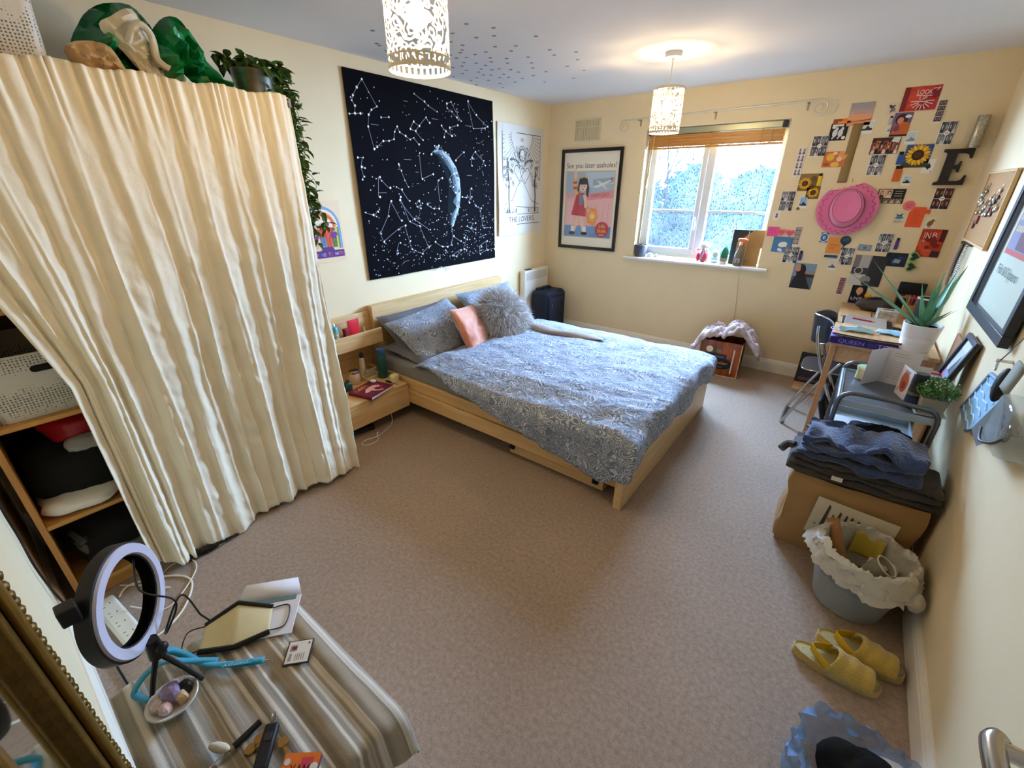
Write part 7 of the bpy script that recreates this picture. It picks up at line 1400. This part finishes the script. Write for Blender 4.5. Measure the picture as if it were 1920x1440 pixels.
MB().box(-.085, -.10, .0, -.012, .075, .145).build('pouch_body', CLR, cp, bevel=.015); MB().tube(catmull([(-.088, .075, .02), (-.092, .02, .0), (-.088, -.06, .03), (-.085, -.10, .06)], 6), .004, n=6).build('piping', mat('#3c3836', .5), cp); MB().tube([(-.04, 0, .14), (-.03, -.03, .26), (-.01, -.06, .40)], .002, n=5).build('hanging_chain', CHR, cp)
t = thing('sunglasses', 'dark brown sunglasses tucked inside the clear hanging pouch', 'sunglasses', (W-.075, 1.72, .97)); SGL = mat('#2a1a16', .15, spec=.7)
for y in (-.04, .035): MB().ell((-.004, y, 0), (.006, .030, .026), 16, 10).build('lens', SGL, t)
MB().tube([(-.006, -.012, .008), (-.008, 0, .012), (-.006, .008, .008)], .003, n=6).build('bridge', SGL, t); MB().tube([(-.002, -.07, .01), (.02, -.05, .005), (.028, .03, 0)], .003, n=6).build('temple', mat('#7a4a2c', .3), t)
# ------------------------------------------------------------------ near corner: chest of drawers with a striped towel
DZT = .545
cd_ = thing('chest_of_drawers', 'low white chest of drawers under the striped towel', 'chest of drawers', (-1.065, -.085, 0)); CW = mat('#d9d8d0', .5)
bx('carcass', CW, 0, 0, .03, .50, .345, DZT, cd_, .002); bx('plinth', CW, .01, .01, 0, .49, .33, .03, cd_, .0)
for z in (.045, .295): bx('drawer_front', CW, .006, .345, z, .494, .363, z+.235, cd_, .003); bx('drawer_gap', mat('#8c8a82', .7), .004, .344, z+.236, .496, .352, z+.243, cd_, 0)
def towel_mat():
    m, t_, b = nt('striped_towel'); tc = t_.nodes.new('ShaderNodeTexCoord'); sp = t_.nodes.new('ShaderNodeSeparateXYZ'); t_.links.new(tc.outputs['Object'], sp.inputs[0]); n0 = t_.nodes.new('ShaderNodeTexNoise'); n0.inputs['Scale'].default_value = 4; t_.links.new(tc.outputs['Object'], n0.inputs['Vector'])
    ma = t_.nodes.new('ShaderNodeMath'); ma.operation = 'MULTIPLY_ADD'; ma.inputs[1].default_value = .012; t_.links.new(n0.outputs['Fac'], ma.inputs[0]); t_.links.new(sp.outputs['Y'], ma.inputs[2])
    def band(s_, seed, lo, hi):
        cx_ = t_.nodes.new('ShaderNodeCombineXYZ'); t_.links.new(ma.outputs[0], cx_.inputs[1]); cx_.inputs[0].default_value = seed; n = t_.nodes.new('ShaderNodeTexNoise'); n.inputs['Scale'].default_value = s_; n.inputs['Detail'].default_value = 2; t_.links.new(cx_.outputs[0], n.inputs['Vector']); r = t_.nodes.new('ShaderNodeValToRGB'); r.color_ramp.elements[0].position = lo; r.color_ramp.elements[1].position = hi; t_.links.new(n.outputs['Fac'], r.inputs[0]); return r
    r1, r2 = band(34, 0, .42, .56), band(55, 7, .50, .60); 
    def mix(a, b_, f):
        m_ = t_.nodes.new('ShaderNodeMix'); m_.data_type = 'RGBA'
        for s_, v in ((6, a), (7, b_)):
            if isinstance(v, str): m_.inputs[s_].default_value = C(v)+(1,)
            else: t_.links.new(v, m_.inputs[s_])
        t_.links.new(f, m_.inputs[0]); return m_.outputs[2]
    c = mix(mix('#8a8272', '#a79b84', r1.outputs[0]), '#dcd5c4', r2.outputs[0]); t_.links.new(c, b.inputs['Base Color']); b.inputs['Roughness'].default_value = .95; b.inputs['Sheen Weight'].default_value = .3
    n2 = t_.nodes.new('ShaderNodeTexNoise'); n2.inputs['Scale'].default_value = 600; t_.links.new(tc.outputs['Object'], n2.inputs['Vector']); bp = t_.nodes.new('ShaderNodeBump'); bp.inputs['Strength'].default_value = .35; bp.inputs['Distance'].default_value = .003; t_.links.new(n2.outputs['Fac'], bp.inputs['Height']); t_.links.new(bp.outputs[0], b.inputs['Normal']); return m
def towel_pt(u, v):
    X, Y = -1.075+.64*u, -.085+.40*v; z = DZT+.006+.0035*math.sin(Y*95+X*6)+.003*fbm((X, Y, 0), 12, 3); ex, ey = -.558, .290
    dx, dy = max(0, X-ex), max(0, Y-ey); x, y = X, Y
    if dx > 0: x = ex+min(dx, .022)+.25*max(0, dx-.02)*(.3+.7*max(0, (Y-.12)/.2))+.012*math.sin(Y*26)*min(1, dx/.05); z -= dx*dx/.044 if dx < .022 else .011+(dx-.022)*.95
    if dy > 0: y = ey+min(dy, .015); z -= dy*.8
    return Vector((x, y, z))
tw_ = MB().grid(70, 60, towel_pt).build('striped_towel', towel_mat(), smooth=80, solid=.006); tag(tw_, 'taupe and cream striped towel spread over the white chest of drawers', 'towel')
K = DZT+.0135
mr = thing('mirror', 'tall gilt-framed mirror leaning on the wall behind the chest of drawers', 'mirror', (-.89, -.135, .02)); GOLD = mat('#7a5a1e', .4, .55, noise_amt=.35, scale=40, bump=.3, bscale=60); GOLD2 = mat('#8d6c2c', .35, .6, noise_amt=.2, scale=30)
fw_, fh_, bar = .50, 1.50, .085
def mould(name, x0, z0, x1, z1):
    horiz = (x1-x0) > (z1-z0); mb = MB(); mb.box(x0, 0, z0, x1, .028, z1)
    o = mb.build(name, GOLD, mr, bevel=.004)
    if horiz: MB().box(x0+.02, .028, z0+.022, x1-.02, .042, z0+.05).build('moulding', GOLD2, o, bevel=.006)
    else:
        far = x0 < .2; a0 = x0+(.024 if far else .035); MB().box(a0, .028, z0, a0+.026, .042, z1).build('moulding', GOLD2, o, bevel=.006)
        e = x0+.006 if far else x1-.006; bm = MB()
        for k in range(int((z1-z0)/.018)): bm.ell((e+.004*math.sin(k*1.7), .036, z0+.009+k*.018), (.011, .010, .0105), 6, 4)
        stuff(bm.build('beading', GOLD, o, smooth=60))
    return o
mould('frame_bar', 0, 0, bar, fh_); mould('frame_bar', fw_-bar, 0, fw_, fh_); mould('frame_bar', bar, 0, fw_-bar, bar); mould('frame_bar', bar, fh_-bar, fw_-bar, fh_)
MB().box(bar-.004, .006, bar-.004, fw_-bar+.004, .012, fh_-bar+.004).build('mirror_glass', mat('#c9ccc4', .04, 1.0), mr)
rl = thing('ring_light', 'white LED ring light on a small black tripod upon the striped towel', 'ring light', (-1.0, .016, K)); n_ = Vector((.584, .810, .05)).normalized(); BK2 = mat('#1a1816', .45)
zc = Vector((-.033, -.001, .803-K)); up_ = (Vector((0, 0, 1))-n_*n_.z).normalized(); sd = up_.cross(n_).normalized(); MR = Matrix(((sd.x, up_.x, n_.x, zc.x), (sd.y, up_.y, n_.y, zc.y), (sd.z, up_.z, n_.z, zc.z), (0, 0, 0, 1)))
ro, ri = .120, .090
MB().lathe([(ri, -.022), (ro, -.022), (ro, .004), (ro-.006, .006), (ri+.004, .006), (ri, .004)], 64, M=MR, closed=True).add([], []).build('ring_body', BK2, rl, smooth=50)
MB().lathe([(ri, -.022), (ro, -.022)], 64, M=MR, closed=True).build('ring_back', BK2, rl)
MB().lathe([(ri+.003, .0055), (ri+.005, .011), (ro-.006, .011), (ro-.004, .0055)], 64, M=MR, closed=True).build('diffuser', mat('#d3d2e4', .35), rl, smooth=50)
def mrp(a_, r, z): return MR @ Vector((r*math.cos(a_), r*math.sin(a_), z))
MB().box(-.016, -.014, -.018, .016, .014, .018).xf(Matrix.Translation(mrp(PI*.76, .134, -.02))).build('phone_clip', BK2, rl, bevel=.003)
hub = Vector((0, 0, .685-K)); MB().cyl(hub-Vector((0, 0, .03)), hub+Vector((0, 0, .020)), .017, .013, n=14).build('tripod_hub', BK2, rl); MB().cyl(hub+Vector((0, 0, .015)), mrp(-PI/2, ro-.004, -.01), .007, n=10).build('neck', BK2, rl); MB().ell(hub+Vector((.018, .01, .0)), (.012, .012, .012), 10, 8).build('clamp_knob', BK2, rl)
for x, y in ((.012, -.040), (.055, .045), (-.060, .012)): MB().tube([hub-Vector((0, 0, .02)), (x*.6, y*.6, .05), (x, y, .006)], [.0065, .0055, .005], n=8).build('leg', BK2, rl)
wire = catmull([mrp(PI*.15, ri, -.01), (-.01, .02, .27), (.03, .06, .23), (.03, .03, .17), (-.02, .03, .13), (-.05, .08, .17), (-.08, .10, .06)], 6); MB().tube(wire, .0022, n=6).tube(catmull([(-.08, .10, .06), (-.10, .12, -.05), (-.12, .10, -.30), (-.16, .04, -.545)], 6), .0022, n=6).build('power_cord', BK2, rl)
ly = thing('lanyard', 'turquoise lanyard trailing over the striped towel from the tripod', 'lanyard', (0, 0, 0)); TUR = mat('#2f9fbe', .45, noise_amt=.15, scale=20, sheen=.3)
def band_path(pts, w_, name='ribbon'):
    P = catmull(pts, 7); vs = []; fs = []
    for i, q in enumerate(P):
        a_ = (P[min(i+1, len(P)-1)]-P[max(0, i-1)]); a_.normalize(); tw2 = .5*math.sin(i*.35); s_ = a_.cross(Vector((math.sin(tw2)*.6, .2*math.sin(i*.2), 1))).normalized()*w_/2; vs += [q-s_, q+s_]
    for i in range(len(P)-1): fs.append((2*i, 2*i+1, 2*i+3, 2*i+2))
    MB().add(vs, fs).build(name, TUR, ly, smooth=60, solid=.0015)
band_path([(-.880, .168, K+.004), (-.93, .115, K+.006), (-.98, .075, K+.012), (-1.03, .055, K+.022), (-1.05, .03, K+.05), (-1.02, .01, K+.07)], .016)
band_path([(-.965, .10, K+.006), (-1.0, .06, K+.020), (-1.02, .03, K+.04), (-1.04, -.01, K+.03), (-1.035, -.045, K+.004), (-.99, -.03, K+.004)], .015)
MB().tube([(-.880, .168, K+.003), (-.870, .178, K+.003), (-.858, .180, K+.004)], .0018, n=5).build('clip', CHR, ly)
a = Art(.07, .011, '#2f9fbe', .0003); a.text('A STUDENT', .006, .002, .007, '#bfe0ea', .055)
a.v = [(x, y, z) for x, y, z in a.v]; a.xf(Matrix.Translation((-.942, .098, K+.0085)) @ Matrix.Rotation(.82, 4, 'Z') @ Matrix.Translation((0, -.004, 0))); a.build('lettering', print_mat(.5), ly, smooth=0, colors=True)
idc = thing('id_card', 'white photo identity card in a black-edged holder on the striped towel', 'identity card', (-.832, .187, K), rz=math.radians(137)); bx('card_holder', mat('#2a2826', .4), 0, -.060, 0, .062, 0, .003, idc, .001)
a = Art(.055, .085, '#e6e2d6', .0004, step=.0002); a.v = []; a.f = []; a.c = []; a.rect(0, 0, .056, .053, '#e8e4d8'); a.rect(.030, .032, .046, .048, '#b98a94'); a.rect(.034, .032, .042, .044, '#5a3a48'); a.lines_of_text(.006, .010, .028, .034, 5, '#6a6a72', .0013, 3); a.rect(.046, .004, .050, .008, '#33323a'); a.rect(.006, .040, .024, .046, '#9a968c')
a.xf(Matrix.Translation((.003, -.0565, .003))); a.build('card_face', print_mat(.35), idc, smooth=0, colors=True)
fm = thing('face_mask', 'cream cloth mask with black binding and loops on the striped towel', 'face mask', (-1.015, .165, K+.003), rz=math.radians(58)); CRM = mat('#ded3a4', .8, noise_amt=.08, scale=25)
def fmp(u, v): return Vector((-.078+.156*u, -.038+.076*v+.016*(1-abs(2*u-1))*(v-.5)*2, .004+.030*(1-abs(2*u-1))*v))
MB().grid(20, 10, fmp).build('mask_panel', CRM, fm, smooth=40, solid=.002)
for v in (0, 1): MB().tube([fmp(i/12, v) for i in range(13)], .0065, n=7).build('binding', BK2, fm)
for u, s_ in ((0, -1), (1, 1)): MB().tube(catmull([fmp(u, .05), fmp(u, .1)+Vector((s_*.035, 0, 0)), fmp(u, .9)+Vector((s_*.04, .0, -.002)), fmp(u, .95)], 6), .0016, n=6).build('ear_loop', BK2, fm)
ev = thing('envelope', 'opened white envelope under the cloth mask at the towel edge', 'envelope', (-1.095, .195, K), rz=math.radians(50)); EW = mat('#e3e2e6', .6)
bx('envelope_body', EW, 0, -.12, 0, .165, 0, .003, ev, .001); MB().add([(0, 0, .003), (.165, 0, .003), (.150, .045, .020), (.015, .045, .020)], [(0, 1, 2, 3)]).build('flap', EW, ev, solid=.001); bx('inner_lining', mat('#5f7f86', .6), .012, -.014, .0031, .153, -.001, .0042, ev, 0)
ds = thing('crystal_dish', 'round white dish of crystals on the striped towel by the tripod', 'dish', (-.945, .003, K)); MB().lathe([(.030, 0), (.034, .002), (.049, .014), (.047, .016), (.033, .005), (0, .005)], 36).build('dish_body', mat('#d9d8d0', .25, spec=.5), ds)
def crystal(name, x, y, r, c, label, seed, met=0, e=.8): o = MB().ell((0, 0, r[2]*.9), [q*1.2 for q in r], 9, 6, e=e).jitter(min(r)*.30, 1/max(r)*.9, seed).build(name, mat(c, .25, spec=.6, noise_amt=.15, scale=60), loc=(-.945+x, .003+y, K+.006), smooth=0); return tag(o, label, 'crystal', 'crystals in the white dish')
crystal('crystal', -.010, .002, (.020, .017, .015), '#9a86a8', 'violet amethyst at the centre of the crystal dish', 3); crystal('crystal', .014, -.016, (.013, .011, .010), '#e8c6c2', 'pale pink polished stone at the near edge of the dish', 5, e=1); crystal('crystal', -.006, -.024, (.014, .012, .009), '#d8c4c0', 'cloudy rose stone left of the pink one in the dish', 7); crystal('crystal', .014, .014, (.012, .010, .010), '#dcb98a', 'cream and tan stone at the far rim of the dish', 9); crystal('crystal', -.004, .028, (.014, .010, .010), '#16130f', 'black stone at the dish rim below the tripod leg', 11); crystal('crystal', -.028, .012, (.012, .010, .009), '#c8b0a8', 'dusty pink stone tucked behind the amethyst', 13)
cmb = thing('lash_curler', 'black-handled metal lash tool lying on the striped towel', 'tool', (-.748, .073, K+.006), rz=math.radians(-86)); MB().tube([(-.028, 0, 0), (.026, 0, 0)], .0065, n=10).build('handle', BK2, cmb); MB().tube([(.026, 0, 0), (.05, -.004, 0), (.07, -.002, 0)], .0018, n=6).tube([(.07, -.002, 0), (.085, .012, 0), (.10, -.006, 0), (.085, -.014, 0)], .0028, n=6).build('metal_loop', CHR, cmb)
kf = thing('key_fob', 'black car-key fob on the striped towel among the keys', 'key fob', (-.690, .085, K+.008), rz=math.radians(-42)); MB().box(-.045, -.014, -.007, .04, .014, .007).build('fob_body', mat('#17181d', .5), kf, bevel=.005); MB().tube([(-.052+.012*math.cos(2*PI*k/14), .0, .004+.012*math.sin(2*PI*k/14)) for k in range(14)], .0014, n=5, closed=True).build('key_ring', CHR, kf); bx('button', mat('#2b2c33', .5), -.025, -.007, .007, -.01, .007, .0082, kf, .001)
BRASS = mat('#a8834a', .3, .8)
for k, (x, y, r_, lab) in enumerate(((-.722, .085, .6, 'brass key between the lash tool and the key fob'), (-.715, .065, 1.1, 'bronze key under the brass one beside the key fob'), (-.672, .112, -.2, 'small copper key right of the key fob'))):
    t = thing('key', lab, 'key', (x, y, K+.003+.003*k), rz=r_); MB().lathe([(.010, -.001), (.010, .001)], 14).build('bow', BRASS, t); MB().box(.008, -.003, -.001, .04, .003, .001).box(.026, -.006, -.001, .030, -.003, .001).box(.034, -.007, -.001, .038, -.003, .001).build('blade', BRASS, t)
hc = thing('hair_clip', 'gold and white hair clip at the front edge of the striped towel', 'hair clip', (-.765, .028, K+.006), rz=.5); MB().ell((0, 0, .004), (.024, .010, .006), 12, 6).build('clip_body', mat('#d8d0b8', .4), hc); MB().tube([(-.024, 0, .0), (0, .012, .002), (.024, 0, 0)], .0025, n=6).build('clip_arm', BRASS, hc)
cpk = thing('sweet_packet', 'bright orange and pink packet at the front of the striped towel', 'packet', (-.60, .105, K), rz=math.radians(40)); bx('packet_body', mat('#6a2a5a', .4), -.035, -.045, 0, .035, .03, .012, cpk, .003)
a = Art(.07, .075, '#e87a2c', .0003); a.rect(.012, .008, .058, .067, '#ea7a30'); a.rect(.035, .02, .058, .067, '#d8485a'); a.text('YAM', .016, .035, .022, '#2a1a18', .038); a.disc(.062, .05, .008, '#e8e4d0'); a.disc(.008, .06, .006, '#e0d8c8'); a.xf(Matrix.Translation((-.035, -.045, .012))); a.build('print', print_mat(.35), cpk, smooth=0, colors=True)
# ------------------------------------------------------------------ cables and things on the carpet by the wardrobe
es = thing('power_strip', 'white extension socket lying on the carpet behind the ring light', 'extension socket', (-1.96, -.02, 0), rz=.10); MB().box(-.17, -.035, 0, .17, .035, .032).build('socket_body', mat('#e6e1cf', .45), es, bevel=.010)
for k in range(4):
    for dx, dy, w_, h_ in ((-.012, -.012, .003, .007), (.012, -.012, .003, .007), (0, .010, .008, .003)): bx('socket_hole', mat('#3a3630', .7), -.12+k*.075+dx-w_/2, dy-h_/2, .0315, -.12+k*.075+dx+w_/2, dy+h_/2, .0325, es, 0)
WC = mat('#e9e2cd', .5)
c1 = MB().tube(catmull([(-1.80, .0, .012), (-1.78, .06, .006), (-1.84, .16, .005), (-1.97, .23, .005), (-2.08, .18, .005), (-2.16, .06, .005), (-2.12, .01, .005)], 7), .0042, n=7).build('white_cable', WC); tag(c1, 'thick white cable looping from the extension socket over the carpet', 'cable')
c2 = MB().tube(catmull([(-1.98, .025, .040), (-1.90, .10, .007), (-1.92, .17, .006), (-2.03, .27, .006), (-2.12, .27, .006), (-2.14, .20, .006), (-2.06, .12, .008), (-2.0, .16, .010), (-2.10, .10, .006), (-2.19, .03, .006)], 7), .0026, n=6).build('white_cable', WC); tag(c2, 'thin white charger cable tangled over the thick one on the carpet', 'cable')
bc = MB().tube(catmull([(-2.10, NEAR+.012, .74), (-2.045, NEAR+.010, .61), (-2.04, NEAR+.010, .50), (-1.98, NEAR+.010, .40), (-2.03, NEAR+.014, .22), (-2.06, NEAR+.026, .10), (-2.05, NEAR+.045, .008), (-1.85, -.085, .006), (-1.55, -.07, .006)], 8), .0035, n=6).build('black_cable', BK2); tag(bc, 'thin black cable running down the near wall to the floor', 'cable')
hb = thing('hair_brush', 'black bristled round brush on the carpet under the curtain hem', 'brush', (-2.105, .33, .022), rz=math.radians(84)); bm = MB().cyl((-.10, 0, 0), (.06, 0, 0), .013, n=12); r_ = random.Random(7)
bm.build('brush_core', BK2, hb); br_ = MB()
for k in range(260): a_ = r_.uniform(0, 2*PI); x = r_.uniform(-.10, .055); d = Vector((0, math.cos(a_), math.sin(a_))); br_.cyl(Vector((x, 0, 0))+d*.012, Vector((x, 0, 0))+d*.021, .0012, n=4, cap=False)
stuff(br_.build('bristles', BK2, hb, smooth=0)); MB().tube([(.06, 0, 0), (.12, .004, -.004), (.15, .006, -.008)], [.009, .007, .006], n=8).build('handle', BK2, hb); MB().ell((.085, .0, .008), (.006, .006, .004), 8, 6).build('stud', CHR, hb)
